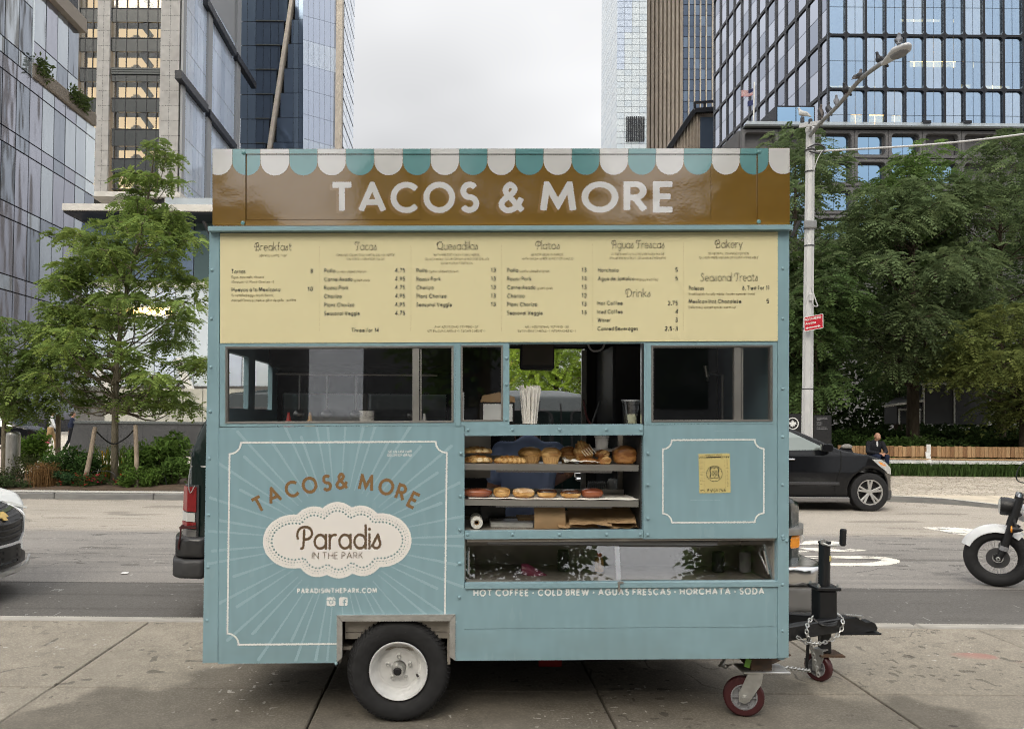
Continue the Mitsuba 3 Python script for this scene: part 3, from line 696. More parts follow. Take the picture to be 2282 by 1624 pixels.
Bg('Horchata', 1332, 607.5, 46); Bg('5', 1510, 607, 6, 'r'); Bg('Agua de Jamaica', 1332, 626.5, 81); Sm('Hibiscus Iced Tea', 1416, 626.5, 50); Bg('5', 1510, 626, 6, 'r')
H('Drinks', 1421, 662, 56)
for s, y, w, p, pw in (('Hot Coffee', 681, 56, '2.75', 23), ('Iced Coffee', 700, 56, '4', 7), ('Water', 718.5, 29, '3', 6), ('Canned Beverages', 737.5, 90, '2.5-3', 30)): Bg(s, 1331, y, w); Bg(p, 1510, y, pw, 'r')
H('Bakery', 1623, 553, 62); Cp('SEASONAL, CHANGES OFTEN', 1623, 568.5, 90); Cp('GLUTEN FREE/VEGAN OPTIONS AVAILABLE', 1623, 577.5, 132)
H('Seasonal Treats', 1624, 627, 128)
Bg('Paletas', 1534, 648, 34); Bg('6, Two for 11', 1713, 647, 60, 'r'); Sm('Small batch, locally made, frozen summer treat', 1534, 658.5, 147)
Bg('Mexican Hot Chocolate', 1534, 677, 117); Bg('5', 1713, 676.5, 6, 'r'); Sm('Delicately spiced winter warm up', 1534, 688, 104)
for nm, gs, m in (('heading_lettering', hd, 'm_heading'), ('item_lettering', big, 'm_ink'), ('note_lettering', sm, 'm_ink_soft'), ('caption_lettering', cap_, 'm_ink_soft')):
    mb = MB()
    for g in gs: onface(mb, g, .005, .0068)
    put(nm, mb, m, mbd, kind='stuff')
# windows
def win(name, x0, y0, x1, y1, edge, gx0, gy0, gx1, gy1, mull=None, cw=5):
    f = put(name, face(rect(x0, y0, x1, y1).difference(rect(gx0 - cw, gy0 - cw, gx1 + cw, gy1 + cw)), -.04, .002), TEAL, FT)
    mb = face(rect(gx0 - cw, gy0 - cw, gx1 + cw, gy1 + cw).difference(rect(gx0, gy0, gx1, gy1)), -.035, -.001)
    g = rect(gx0 - cw + 1, gy0 - cw + 1, gx1 + cw - 1, gy1 + cw - 1).difference(rect(gx0 - 2, gy0 - 2, gx1 + 2, gy1 + 2)); onface(mb, g, -.01, .006)
    put('chrome_trim', mb, 'm_steel', f)
    if mull: put('mullion', onface(face(rect(mull[0], gy0, mull[1], gy1), -.03, -.004), rect(mull[1] + 2.5, gy0, mull[1] + 5, gy1), -.03, -.012), 'm_steel', f)
    put('pane', face(rect(gx0, gy0, gx1, gy1), -.022, -.020), 'm_pane', f)
    return f
W1 = win('window', 489.5, 764.5, 1014, 949, 0, 507, 776, 1006, 938, (919, 934))
W2 = win('window', 1026, 764.5, 1135, 948, 0, 1031, 773, 1117, 935, None, 4)
W3 = win('window', 1435, 763.5, 1732, 945, 0, 1456, 774, 1717, 935, (1637, 1653))
put('window_post', face(rect(1014.3, 764.5, 1025.7, 949), -.04, .006), TEAL, FT)
put('hatch_edge', face(rect(1429.5, 765, 1434, 945), -.03, .004), 'm_chrome', FT)
# serving counter and display case
zc = PZ(945.5, YF, 1230)
put('counter', MB().box(PX(1028, YF), PX(1432, YF), YF + .035, YF + .34, zc - .03, zc - .004, c=.004), 'm_steel', FT)
CX0, CX1 = PX(1036, YF), PX(1432, YF)
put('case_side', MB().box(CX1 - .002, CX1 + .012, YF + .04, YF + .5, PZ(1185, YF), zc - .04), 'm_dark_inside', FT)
put('case_side', MB().box(CX0 - .03, CX0 - .016, YF + .04, YF + .5, PZ(1185, YF), zc - .04), 'm_steel', FT)
put('case_floor', MB().box(CX0 - .02, CX1, YF + .03, YF + .5, PZ(1183, YF) - .02, PZ(1183, YF)), 'm_steel_dull', FT)
put('case_panel', MB().box(PX(1030, 4.72), PX(1094, 4.72), 4.72, 4.74, PZ(1064, 4.72), PZ(960, 4.72)), 'm_steel', FT)
SHELF = []
for py, pyb in ((1035, 1048), (1115, 1127.5)):
    z1, z0 = PZ(py, YF + .035, 1230), PZ(pyb, YF + .035, 1230)
    sh = put('display_shelf', MB().box(CX0 - .01, CX1 - .012, YF + .035, YF + .40, z1 - .006, z1).box(CX0 - .01, CX1 - .012, YF + .033, YF + .039, z0, z1 + .002).box(CX0 - .01, CX1 - .012, YF + .394, YF + .40, z1 - .006, z1 + .03), 'm_steel', FT)
    put('light_tube', MB().tube([(CX0 + .17, YF + .1, z0 - .004), (CX1 - .14, YF + .1, z0 - .004)], .011, 10), 'm_grey_plastic', sh)
    SHELF.append(z1)
CFZ = PZ(1183, YF)
put('case_upright', MB().box(PX(1378, 4.68), PX(1396, 4.68), 4.68, 4.70, .95, 1.5), 'm_steel_dull', FT)
# lower glass cabinet
z0, z1 = PZ(1297, YF, 1390), PZ(1201, YF, 1390)
X0, X1 = PX(1041, YF), PX(1729, YF)
cab = put('cabinet', MB().box(X0, X1, YF + .5, YF + .52, z0 - .05, z1 + .05).box(X0, X1, YF + .04, YF + .52, z0 - .06, z0 - .004).box(X0, X1, YF + .04, YF + .52, z1 + .003, z1 + .02).box(X1, X1 + .01, YF + .04, YF + .5, z0, z1).box(X0 - .01, X0, YF + .04, YF + .5, z0, z1), 'm_steel_dull', FT)
put('cabinet_head', face(rect(1041, 1199.6, 1730, 1206), -.05, -.012), 'm_steel_dull', FT)
put('light_tube', MB().tube([(PX(1090, YF), YF + .06, PZ(1210, YF)), (PX(1606, YF), YF + .06, PZ(1209, YF))], .012, 10), 'm_grey_plastic', cab)
for x0, x1, d in ((1041, 1388, -.024), (1378, 1729, -.034)):
    gx0, gx1, gz0, gz1 = PX(x0, YF), PX(x1, YF), PZ(1296, YF, 1390) + (.006 if x0 > 1300 else 0), PZ(1206, YF, 1390)
    g = put('glass_door', MB().add([(x, YF - d + o + k, z) for z, o in ((gz0, 0), (gz1, .062)) for k in (0, .003) for x in (gx0, gx1)], BOXF), 'm_pane', FT)
    hx = 1041 if x0 == 1041 else 1705
    q = P(hx + 3, 1252, YF - d + .012)
    t = .0 if hx < 1100 else .012
    put('handle', MB().tube([q + [-t, .03, .07], q + [-t, 0, .06], q + [t, 0, -.06], q + [t, .03, -.07]], .006, 8), 'm_chrome', g)
put('door_latch', face(Polygon([(1375, 1294), (1388, 1294), (1388, 1297.5), (1380, 1298), (1380, 1316), (1376, 1316)]), .008, .02), 'm_steel', FT)
# graphics of the left panel
cx, cy = 753, 1205
mb = MB()
for i in range(48):
    an = 2 * PI * (i + .5) / 48 + .012 * ((i * 7) % 5 - 2); L = [330, 268, 300, 245, 318, 280][i % 6]
    r0, r1 = 118, L
    dx, dy = math.cos(an), math.sin(an)
    w0, w1 = .8, 3.4
    g = Polygon([(cx + dx * r0 - dy * w0, cy + dy * r0 + dx * w0), (cx + dx * r1 - dy * w1, cy + dy * r1 + dx * w1), (cx + dx * r1 + dy * w1, cy + dy * r1 - dx * w1), (cx + dx * r0 + dy * w0, cy + dy * r0 - dx * w0)])
    g = unary_union([g, Point(cx + dx * r1, cy + dy * r1).buffer(w1)]).intersection(lp.buffer(-1.5))
    onface(mb, g, -.001, .0009)
    g2 = unary_union([Polygon([(cx + dx * r0 - dy * w0, cy + dy * r0 + dx * w0), (cx + dx * r1 - dy * w1, cy + dy * r1 + dx * w1), (cx + dx * r1 + dy * w1, cy + dy * r1 - dx * w1), (cx + dx * r0 + dy * w0, cy + dy * r0 - dx * w0)]), Point(cx + dx * r1, cy + dy * r1).buffer(w1)]).intersection(Polygon([(470, 960), (484.5, 960), (484.5, 1470), (456, 1470)]))
    onface(mb, g2, .003, .0049)
put('sun_ray', mb, 'm_teal_ray', gp, kind='stuff')
def notched(x0, y0, x1, y1, r, skew=0):
    out = []
    for (qx, qy, a0, a1) in ((x1, y0, 180, 90), (x1, y1, 270, 180), (x0, y1, 360, 270), (x0, y0, 90, 0)):
        for t in np.radians(np.linspace(a0, a1, 9)): out.append((qx + r * math.cos(t), qy + r * math.sin(t)))
    g = Polygon(out); xc = (x0 + x1) / 2
    out = [(x + skew * (y - y0), y + SL(y) * (x - xc)) for x, y in out]
    return LineString(out + out[:2])
fr = notched(512, 985, 996, 1434, 25, -.012).buffer(1.8, cap_style='flat', join_style='mitre').intersection(lp)
put('border_line', face(fr, -.001, .0014), 'm_white_print', gp)
ar = []
seq = [('T', 577, 1114, -28), ('A', 610, 1093, -20), ('C', 650, 1080, -13.5), ('O', 690, 1071, -7.5), ('S', 729, 1066, -4), ('&', 762, 1062, 1), ('M', 816, 1066, 7), ('O', 861, 1075, 13), ('R', 894, 1087, 19), ('E', 920, 1104, 27)]
for ch, x, y, an in seq:
    g = text(ch, 38, w=.185, join='mitre'); b = g.bounds
    g = affinity.translate(g, -(b[0] + b[2]) / 2, -18.5)
    g = affinity.rotate(affinity.scale(g, .92, -1, origin=(0, 0)), an, origin=(0, 0))
    ar.append(affinity.translate(g, x, y + 10))
for g in ar: put('arched_letter', face(g, -.001, .0016), 'm_brown_letter', gp)
cl = unary_union([affinity.scale(Point(x, y).buffer(1, 24), rx, ry) for x, y, rx, ry in ((655, 1206, 69, 60), (848, 1203, 69, 60), (700, 1180, 50, 52), (708, 1228, 50, 57), (752, 1178, 52, 60), (755, 1228, 52, 60), (804, 1180, 50, 54), (808, 1225, 50, 58), (752, 1203, 60, 70))])
put('cloud', face(cl, -.001, .0012), 'm_cloud_white', gp)
mb = MB()
for k, (off, r, n) in enumerate(((-7, .75, 128), (-13, 1.35, 112), (-19.5, 2.2, 92))):
    ln = cl.buffer(off, join_style='mitre').exterior
    for i in range(n):
        q = ln.interpolate((i + .5 * (k % 2)) / n, normalized=True); onface(mb, Point(q.x, q.y).buffer(r, 3), .001, .0016)
put('dot', mb, 'm_teal_dot', f'{gp}', kind='stuff')
g = fit(text('Paradis', 49, w=.125, sw=True, cap='round', join='round', track=.07), 0, 0, 190)
g = affinity.affine_transform(g, [1, 0, SL(1220), -1, 660 - g.bounds[0], 1222])
put('script_lettering', face(g, .001, .0018), 'm_script_brown', gp, kind='stuff')
put('name_lettering', face(wr('IN THE PARK', 695, 1245, 114, 15.5, w=.115, track=.14), .001, .0018), 'm_script_brown', gp, kind='stuff')
wh = [wr('PARADISINTHEPARK.COM', 662, 1321, 178, 11.4, w=.21, track=.16), wr('SCAN FOR OUR', 917.5, 1008.8, 52, 5.6, 'r', w=.17, track=.2), wr('DELIVERY MENU', 917.5, 1016.6, 54, 5.6, 'r', w=.17, track=.2)]
ic = sbox(728, 1330, 747.5, 1349.5).buffer(-4).buffer(4, 6)
ic = ic.difference(unary_union([sbox(728, 1336.2, 733, 1338.2), sbox(742.5, 1336.2, 748, 1338.2), Point(737.7, 1340.5).buffer(5.2).difference(Point(737.7, 1340.5).buffer(3.2)), Point(743.7, 1333.6).buffer(1.4)]))
fb = sbox(755.5, 1330, 774.5, 1349).buffer(-3).buffer(3, 6)
fs = LineString([(767.2, 1349.5), (767.2, 1337.5), (768.5, 1335.2), (772, 1335)]).buffer(1.35, cap_style='flat').union(LineString([(763.8, 1341), (771.5, 1341)]).buffer(1.2, cap_style='flat'))
wh += [ic, fb.difference(fs)]
put('white_lettering', face(unary_union(wh), -.001, .0016), 'm_white_print', gp, kind='stuff')
put('skirt_lettering', face(wr('HOT COFFEE • COLD BREW • AGUAS FRESCAS • HORCHATA • SODA', 1055, 1326, 648, 15.5, w=.20, track=.17), -.001, .0014), 'm_white_print', FT, kind='stuff')
# permit panel
pp = f'{FT}__permit_panel'
put('border_line', face(notched(1477, 980, 1702, 1163.5, 20).buffer(1.55, cap_style='flat', join_style='mitre'), -.001, .0014), 'm_white_print', pp)
def pm(g): return affinity.rotate(g, -1.2, origin=(1592, 1054))
mat('m_permit', (.56, .47, .20), .5); mat('m_permit_ink', (.03, .025, .012), .6)
mat('m_permit_line', (.36, .29, .12), .6)
pr = put('permit', face(pm(sbox(1557.5, 1010.5, 1627, 1098)), -.001, .0022), 'm_permit', pp)
ink, thin = [], []
ink.append(wr('MOBILE FOOD VENDOR', 1591, 1014.8, 36, 2.6, 'c', w=.2, track=.12))
for i in range(15): ink.append(LineString([(1559 + i * 4.55, 1020.5), (1562 + i * 4.55, 1016.2)]).buffer(.75, cap_style='flat'))
ink.append(LineString([(1577, 1018.4), (1606, 1018.2)]).buffer(1.3))
ring = Point(1591.8, 1055).buffer(18, 20).difference(Point(1591.8, 1055).buffer(16.6, 20)); ink.append(ring)
thin.append(Point(1591.8, 1055).buffer(14.2, 20).difference(Point(1591.8, 1055).buffer(13.7, 20)))
sh = Polygon([(1587, 1048), (1597, 1048), (1597, 1057), (1592, 1063), (1587, 1057)]); ink.append(sh.difference(sh.buffer(-.9)))
ink += [LineString([(1588, 1049), (1596, 1059)]).buffer(.7), LineString([(1596, 1049), (1588, 1059)]).buffer(.7)]
for s in (-1, 1):
    ink += [LineString(spline([(1591.8 + s * 8, 1043), (1591.8 + s * 9.5, 1048), (1591.8 + s * 8, 1055), (1591.8 + s * 10, 1063)], 10)).buffer(1.2), Point(1591.8 + s * 8, 1042.3).buffer(1.5), LineString(spline([(1591.8, 1044), (1591.8 + s * 4, 1040.5), (1591.8 + s * 7, 1042.5)], 8)).buffer(.8)]
ink += [LineString([(1581, 1064.5), (1602.5, 1064.5)]).buffer(.8), Point(1591.8, 1043).buffer(1.6)]
for i, y in enumerate(np.linspace(1025, 1078, 17)):
    if i % 4 != 3: thin.append(LineString([(1559.5, y), (1559.5 + 5 + 3 * ((i * 7) % 3) / 2, y)]).buffer(.55, cap_style='flat'))
for i, y in enumerate(np.linspace(1022, 1083, 21)): thin.append(LineString([(1619 + (i % 3) * .3, y), (1621.6 + (i * 5 % 4) * .5, y)]).buffer(.7, cap_style='flat'))
thin.append(sbox(1570, 1022.5, 1615.5, 1088).exterior.buffer(.22))
ink += [wr('FV', 1575.5, 1096, 12, 7.5, w=.22, track=.14), wr('09756', 1589, 1095.5, 27, 6.2, w=.16, track=.2), wr('NYC', 1560, 1093.4, 9.5, 3.6, w=.3, track=.05)]
mbk = MB(); onface(mbk, pm(unary_union(ink)), .002, .0028); put('permit_lettering', mbk, 'm_permit_ink', pp, kind='stuff')
mbk = MB(); onface(mbk, pm(unary_union(thin)), .002, .0026); put('permit_small_print', mbk, 'm_permit_line', pp, kind='stuff')
put('seam_tape', onface(face(sbox(1537, 1113, 1606, 1114.2), -.001, .0012), sbox(1590, 960.6, 1662, 961.2), -.001, .0008), 'm_teal_ray', pp, kind='stuff')
# rivets
mb = MB()
rv = [(473 - (y - 560) * .014, y) for y in (602, 710, 818, 917, 1021, 1147, 1263, 1382)] + [(1744.5, y) for y in (598, 710, 866, 973, 1080, 1195, 1302, 1405)]
rv += [(x, 957.5) for x in (1043, 1142, 1247, 1351, 1428)] + [(x, 1190.5) for x in (1042, 1142, 1247, 1352, 1427)] + [(1444, y) for y in (1010, 1080, 1155, 1191)]
rv += [(1129, 798), (1129, 856), (1128, 935)] + [(1027 - (y - 970) * .01, y) for y in (1010, 1105, 1180, 1255, 1330)] + [(1745, 1200), (1753, 1205)] + [(749, 1478)]
for x, y in rv: mb.tm(ball(P(x, y, YF - .006), .0085, 1, 1, .7, 1))
put('rivet', mb, 'm_teal', FT, kind='stuff')
# wheel well, trim, wheel
WC = P(888, 1494, YF + .02)
put('wheel_well', MB().box(PX(764, YF), PX(1001, YF), YF + .33, YF + .35, .3, .62).box(PX(764, YF), PX(1001, YF), YF + .02, YF + .35, PZ(1381, YF, 888), PZ(1379, YF, 888)).box(PX(757, YF), PX(764, YF), YF + .02, YF + .34, .3, .6).box(PX(1001, YF), PX(1008, YF), YF + .02, YF + .34, .3, .6), 'm_steel_dull', FT)
put('wheel_well_liner', onface(face(rect(766, 1383, 1000, 1413), -.06, -.05), rect(766, 1414.5, 1000, 1428), -.07, -.05), 'm_steel_dull', FT, kind='stuff')
tm_ = put('arch_trim', face(Polygon([(751.5, 1369.5), (1014.5, 1367.5), (1001.5, 1382), (763.5, 1383)]), -.01, .010), 'm_galv', FT)
tl_ = put('arch_trim', face(Polygon([(751, 1370), (763, 1383.6), (763, 1463), (751, 1474)]), -.01, .010), 'm_galv', FT)
tr_ = put('arch_trim', face(Polygon([(1015, 1368.5), (1002, 1382.6), (1002, 1461), (1014.5, 1470.5)]), -.01, .010), 'm_galv', FT)
mb = MB()
def loz(x, y, an, L=6.5):
    g = affinity.translate(affinity.rotate(affinity.scale(Point(0, 0).buffer(1, 3), L, 1.1), an, origin=(0, 0)), x, y); onface(mb, g, .009, .0125)
for i in range(28): loz(764 + i * 8.8, 1372 + (i % 2) * 6 - i * .07, 35 if i % 2 else -35, 4.5)
for i in range(9): loz(757 + (i % 2), 1384 + i * 9.4, 40, 5.5); loz(1008 + (i % 2), 1383 + i * 9.2, -35 if i % 2 else 35, 4.5)
put('tread_pattern', mb, 'm_galv', FT, kind='stuff')
wheel = f'{FT}__wheel'
TW = frame(WC, (1, 0, 0), (0, 0, 1), (0, -1, 0))     # local z towards the viewer
R = .266
tp = [(.150, -.20), (.19, -.215), (.235, -.205), (.258, -.17), (.266, -.12), (.267, -.06), (.262, -.02), (.252, .002), (.235, .012), (.205, .014), (.175, .008), (.153, -.006), (.147, -.02)]
tread = MB()
tread.lathe([(r, h) for r, h in tp], TW, 96)
put('wheel', tread, 'm_rubber', FT, smooth=40)
mb = MB()
for i in range(64):
    T = TW @ rot((0, 0, 1), i * 360 / 64)
    pts = [(.2665, .0, -.13), (.2685, .004, -.07), (.2665, .010, -.028), (.2575, .018, -.001), (.244, .026, .0095)]
    mb.tube(pts, [.0035, .0045, .0045, .004, .002], 5, T)
put('tread_block', mb, 'm_rubber', wheel, kind='stuff')
mb = MB().lathe([(.1495, .0), (.1525, .008), (.149, .013), (.143, .011), (.139, .0), (.134, -.018), (.124, -.05), (.116, -.062), (.108, -.064), (.101, -.058), (.096, -.057), (.038, -.057), (.037, -.075)], TW, 64)
put('rim', mb, 'm_rim', wheel, smooth=35)
put('hub', MB().lathe([(.045, -.085), (.037, -.06), (.030, -.035), (.030, -.012), (.027, -.006), (.022, -.006), (.021, -.012), (.0, -.012)], TW @ tr(-.006, -.006, 0), 32), 'm_galv', wheel, smooth=30)
put('hub_cap', MB().lathe([(.021, -.02), (.021, -.008), (.012, -.005), (0, -.005)], TW @ tr(-.006, -.006, 0), 24), 'm_black', wheel)
for i in range(5):
    an = PI / 2 + .02 + i * 2 * PI / 5; q = TW @ tr(.060 * math.cos(an), .060 * math.sin(an), 0)
    put('lug_nut', MB().lathe([(.0125, -.06), (.0115, -.042), (.008, -.038), (.007, -.046), (0, -.048)], q, 6), 'm_galv', wheel)
put('valve', MB().tube([(.092, -.034, -.055), (.098, -.035, -.03), (.105, -.034, -.026)], [.005, .006, .004], 8, TW), 'm_black', wheel)
T2 = TW @ tr(0, 0, -1.25)
put('wheel', MB().lathe(tp, T2, 48), 'm_rubber', FT, smooth=40)
put('axle', MB().tube([WC + [0, .12, 0], WC + [0, 1.3, 0]], .035, 10), 'm_black_metal', FT)
mb = MB()
for y in (YF + .36, YB - .1): mb.box(XL + .03, XR - .02, y, y + .06, ZF - .1, ZF - .021)
for x in (XL + .05, -.6, .1, .8, XR - .1): mb.box(x, x + .05, YF + .421, YB - .101, ZF - .09, ZF - .022)
put('chassis', mb, 'm_black_metal', FT)
q = P(750, 1479, YF + .01)
put('pipe_end', MB().lathe([(.009, 0), (.013, 0), (.013, .05), (.009, .05)], frame(q + [0, .05, 0], (1, 0, 0), (0, 0, 1), (0, -1, 0)), 16, closed=True), 'm_black_metal', FT)
# front caster under the right end
def caster(c, r, w, ang, parent, mwheel, big=True):
    T = frame(c, (math.cos(ang), math.sin(ang), 0), (0, 0, 1), (math.sin(ang), -math.cos(ang), 0))
    k = put('caster_wheel', MB().lathe([(r * .66, -w / 2), (r * .92, -w / 2), (r, -w / 2 + .008), (r, w / 2 - .008), (r * .92, w / 2), (r * .66, w / 2), (r * .64, w / 2 - .004)], T, 48), mwheel, parent, smooth=35)
    mb = MB().lathe([(r * .67, w / 2 - .001), (r * .6, w / 2 + .001), (r * .58, w / 2 - .012), (r * .3, w / 2 - .014), (r * .28, w / 2 + .004), (r * .0, w / 2 + .004)], T, 32)
    for i in range(6):
        a = i * PI / 3; mb.beam((r * .28 * math.cos(a), r * .28 * math.sin(a), w / 2 - .004), (r * .62 * math.cos(a), r * .62 * math.sin(a), w / 2 - .004), .007, .012, T=T)
    put('caster_hub', mb, 'm_grey_plastic', parent, smooth=30)
    fork = MB()
    for s in (1, -1):
        fork.poly(Polygon([(-.028, -.02), (0, -.03), (.026, -.015), (.085, .08), (.095, r + .035), (.02, r + .035), (.0, .09), (-.03, .02)]) if big else Polygon([(-.02, -.02), (.02, -.02), (.05, .06), (.05, r + .03), (-.02, r + .03)]), s * (w / 2 + .012) - .003, s * (w / 2 + .012) + .003, T)
    fork.poly(Polygon([(.0, r + .028), (.09, r + .028), (.09, r + .036), (.0, r + .036)]) if big else Polygon([(-.02, r + .022), (.05, r + .022), (.05, r + .03), (-.02, r + .03)]), -w / 2 - .015, w / 2 + .015, T)
    put('caster_fork', fork, 'm_galv', parent)
    put('caster_bolt', MB().lathe([(.017, 0), (.017, .006), (.011, .006), (.011, .014), (0, .014)], T @ tr(0, 0, w / 2 + .015), 12), 'm_galv', parent)
cc = P(1657, 1544, 4.36); cc[2] = .104
caster(cc, .104, .052, -.22, FT, 'm_maroon')
q = cc + [.09, .02, .16]
put('caster_plate', MB().box(q[0] - .11, q[0] + .14, q[1] - .08, q[1] + .08, .237, .248, c=.003), 'm_galv', FT)
put('caster_mount', MB().box(q[0] - .06, q[0] + .05, q[1] - .05, q[1] + .05, .2485, .34).poly(Polygon([(-.17, .36), (-.06, .252), (.10, .252), (.20, .30), (.1, .36)]), -.004, .004, tr(q[0], q[1] + .06, 0) @ XZ), 'm_rust', FT)
mat('m_tag', (.16, .36, .05), .4)
put('green_tag', MB().box(-.018, .012, -.002, .002, -.025, .02, tr(q[0] - .09, q[1] - .09, .30) @ rot((0, 1, 0), 15)), 'm_tag', FT)
# tongue, coupler, jack
YT = 4.95
tc = P(1948, 1398, YT)
zt = P(1850, 1395, YT)[2]
def pt(x, y, Y): return P(x, y, Y)
mb = MB().beam(pt(1700, 1418, YT - .22), pt(1872, 1389, YT - .03), .06, .085, c=.006)
mb.beam(pt(1700, 1374, YT + .25), pt(1866, 1384, YT + .05), .06, .075, c=.006)
tg = put('tongue', mb, 'm_black_metal', FT)
cp = man(*MB().poly(Polygon([(0, -.045), (.13, -.05), (.155, -.04), (.19, -.035), (.235, -.035), (.24, -.018), (.225, .01), (.2, .02), (.16, .018), (.12, .045), (.0, .045)]), -.055, .055).mesh())
T = frame(pt(1862, 1390, YT), unit((1, 0, .02)), (0, 0, 1), (0, -1, 0))
v, f = mverts(cp)
w_ = np.interp(v[:, 0], [0, .13, .24], [1.0, .9, .55]); v[:, 2] *= w_
put('coupler', MB().add(v, f, T), 'm_black_metal', FT, smooth=30)
put('coupler_lip', MB().poly(Polygon([(.0, -.052), (.245, -.052), (.25, -.044), (.0, -.044)]), -.06, .06, T), 'm_black_metal', FT)
q1, q2 = pt(1884, 1369, YT - .04), pt(1922, 1372, YT - .04)
put('coupler_lever', MB().beam(q1, q2, .03, .006).beam(pt(1908, 1372, YT - .03), pt(1912, 1386, YT - .03), .015, .01).beam(pt(1917, 1375, YT - .05), pt(1916, 1380, YT - .05), .01, .01), 'm_galv', FT)
def vbar(x0, x1, y0, y1, Y): a, b = P(x0, y1, Y), P(x1, y0, Y); return a, b
jx0, jx1 = PX(1816, YT, 1350), PX(1857, YT, 1350); jc = (jx0 + jx1) / 2
jw = (jx1 - jx0)
put('jack_sleeve', MB().box(jx0, jx1, YT - jw / 2, YT + jw / 2, PZ(1388, YT, 1835), PZ(1312, YT, 1835), c=.008), 'm_black_metal', FT)
put('jack_flange', MB().box(jc - .073, jc + .073, YT - .07, YT + .07, PZ(1311.5, YT, 1835), PZ(1304, YT, 1835), c=.003), 'm_black_metal', FT)
mb = MB()
for s in (-1, 1):
    for t in (-1, 1): mb.lathe([(.011, 0), (.011, .009), (.006, .009), (.006, .018), (0, .018)], tr(jc + s * .058, YT + t * .055, PZ(1304, YT, 1835) + .0005), 6)
put('flange_bolt', mb, 'm_galv', FT)
put('jack_tube', MB().tube([(jc, YT, PZ(1304, YT, 1835)), (jc + .003, YT, PZ(1209, YT, 1835))], .0335, 24).tube([(jc + .003, YT, PZ(1210, YT, 1835)), (jc + .003, YT, PZ(1206, YT, 1835))], .037, 24), 'm_black_metal', FT, smooth=40)
put('jack_sticker', MB().box(jc + .018, jc + .029, YT - .033, YT - .029, PZ(1248, YT, 1835), PZ(1236, YT, 1835)), 'm_permit', FT)
put('jack_leg', MB().box(jc - .027, jc + .033, YT - .028, YT + .028, PZ(1453, YT, 1835), PZ(1388, YT, 1835), c=.005), 'm_black_metal', FT)
put('jack_base', MB().box(jc - .05, jc + .095, YT - .07, YT + .07, PZ(1457, YT, 1835), PZ(1453.2, YT, 1835)), 'm_rust', FT)
put('crank', MB().tube([P(1832, 1203, YT), P(1836, 1212, YT - .03), P(1846, 1215, YT - .04), P(1880, 1214, YT - .04)], [.012, .011, .006, .006], 8).lathe([(.018, 0), (.018, .012), (0, .012)], frame(P(1833, 1207, YT - .02), (1, 0, 0), (0, 0, 1), (0, -1, 0)), 14), 'm_galv', FT)
put('crank_grip', MB().tube([P(1877.5, 1216, YT - .04), P(1877.5, 1213, YT - .04), P(1879.5, 1180, YT - .04), P(1879.5, 1178, YT - .04)], [.014, .0185, .019, .014], 12), 'm_black', FT)
c2 = P(1822, 1481, YT); c2[2] = .084
caster(c2 + [.005, 0, 0], .084, .045, -.95, FT, 'm_maroon', False)
put('brake_arm', MB().beam(P(1802, 1408, YT - .18), P(1797, 1495, YT - .1), .016, .016).beam(P(1795, 1470, YT - .12), P(1800, 1467, YT - .12), .03, .012), 'm_black_metal', FT)
put('brake_cable', MB().tube(spline([P(1812, 1378, YT - .1), P(1830, 1390, YT - .12), P(1860, 1388, YT - .1), P(1868, 1378, YT), P(1850, 1372, YT + .06)], 24), .008, 7).tube(spline([P(1815, 1384, YT - .1), P(1840, 1394, YT - .14), P(1862, 1391, YT - .1), P(1868, 1382, YT)], 20), .007, 7), 'm_black', FT)


def chain(pts, L=.030, r=.0042):
    p = spline(pts, 300); s = np.r_[0, np.cumsum(np.linalg.norm(np.diff(p, axis=0), axis=1))]
    mb = MB(); n = int(s[-1] / (L * .78)); k = 0
    for t in np.arange(n) * L * .78 + L / 2:
        c = np.array([np.interp(t, s, p[:, j]) for j in range(3)]); c2_ = np.array([np.interp(t + .005, s, p[:, j]) for j in range(3)])
        a = unit(c2_ - c); b = np.cross(a, (0, 1, .3)); b = unit(b); d = np.cross(a, b)
        if k % 2: b, d = (b + d) / 1.414, (d - b) / 1.414
        else: b, d = (b - d * .6) / 1.166, (d + b * .6) / 1.166
        th = np.arange(10) * 2 * PI / 10
        q = c + np.cos(th)[:, None] * a * (L / 2) + np.sin(th)[:, None] * b * (L * .30)
        mb.tube(q, r, 5, closed=True); k += 1
    return mb
put('steel_chain', chain([P(1812, 1372, YT - .12), P(1800, 1390, YT - .16), P(1798, 1410, YT - .2), P(1806, 1430, YT - .16), P(1815, 1470, YT - .12), P(1820, 1490, YT - .1), P(1824, 1506, YT - .09)]), 'm_galv', label='steel chain hanging from the tongue down past the jack wheel', cat='chain', group=None, smooth=40)
put('steel_chain', chain([P(1775, 1418, YT - .2), P(1800, 1432, YT - .2), P(1830, 1432, YT - .12), P(1858, 1422, YT - .1), P(1876, 1400, YT - .08), P(1878, 1384, YT - .08), P(1868, 1368, YT), P(1850, 1362, YT + .06)]), 'm_galv', label='steel chain looped around the tongue below the jack post', cat='chain', smooth=40)
put('steel_chain', chain([P(1740, 1488, 4.62), P(1760, 1488, 4.66), P(1785, 1492, 4.75), P(1808, 1494, YT - .1)]), 'm_galv', label='steel chain lying from the front caster plate to the jack wheel', cat='chain', smooth=40)
put('steel_chain', chain([P(1615, 1462, 4.6), P(1612, 1474, 4.55), P(1604, 1482, 4.5), P(1616, 1484, 4.5), P(1630, 1480, 4.5)]), 'm_galv', label='short steel chain end dangling under the skirt left of the front caster', cat='chain', smooth=40)
mat('m_red_light', (.30, .012, .01), .3)
put('under_light', MB().box(PX(1205, 5.0), PX(1255, 5.0), 5.0, 5.04, PZ(1483, 5.0), PZ(1468, 5.0)), 'm_red_light', FT)
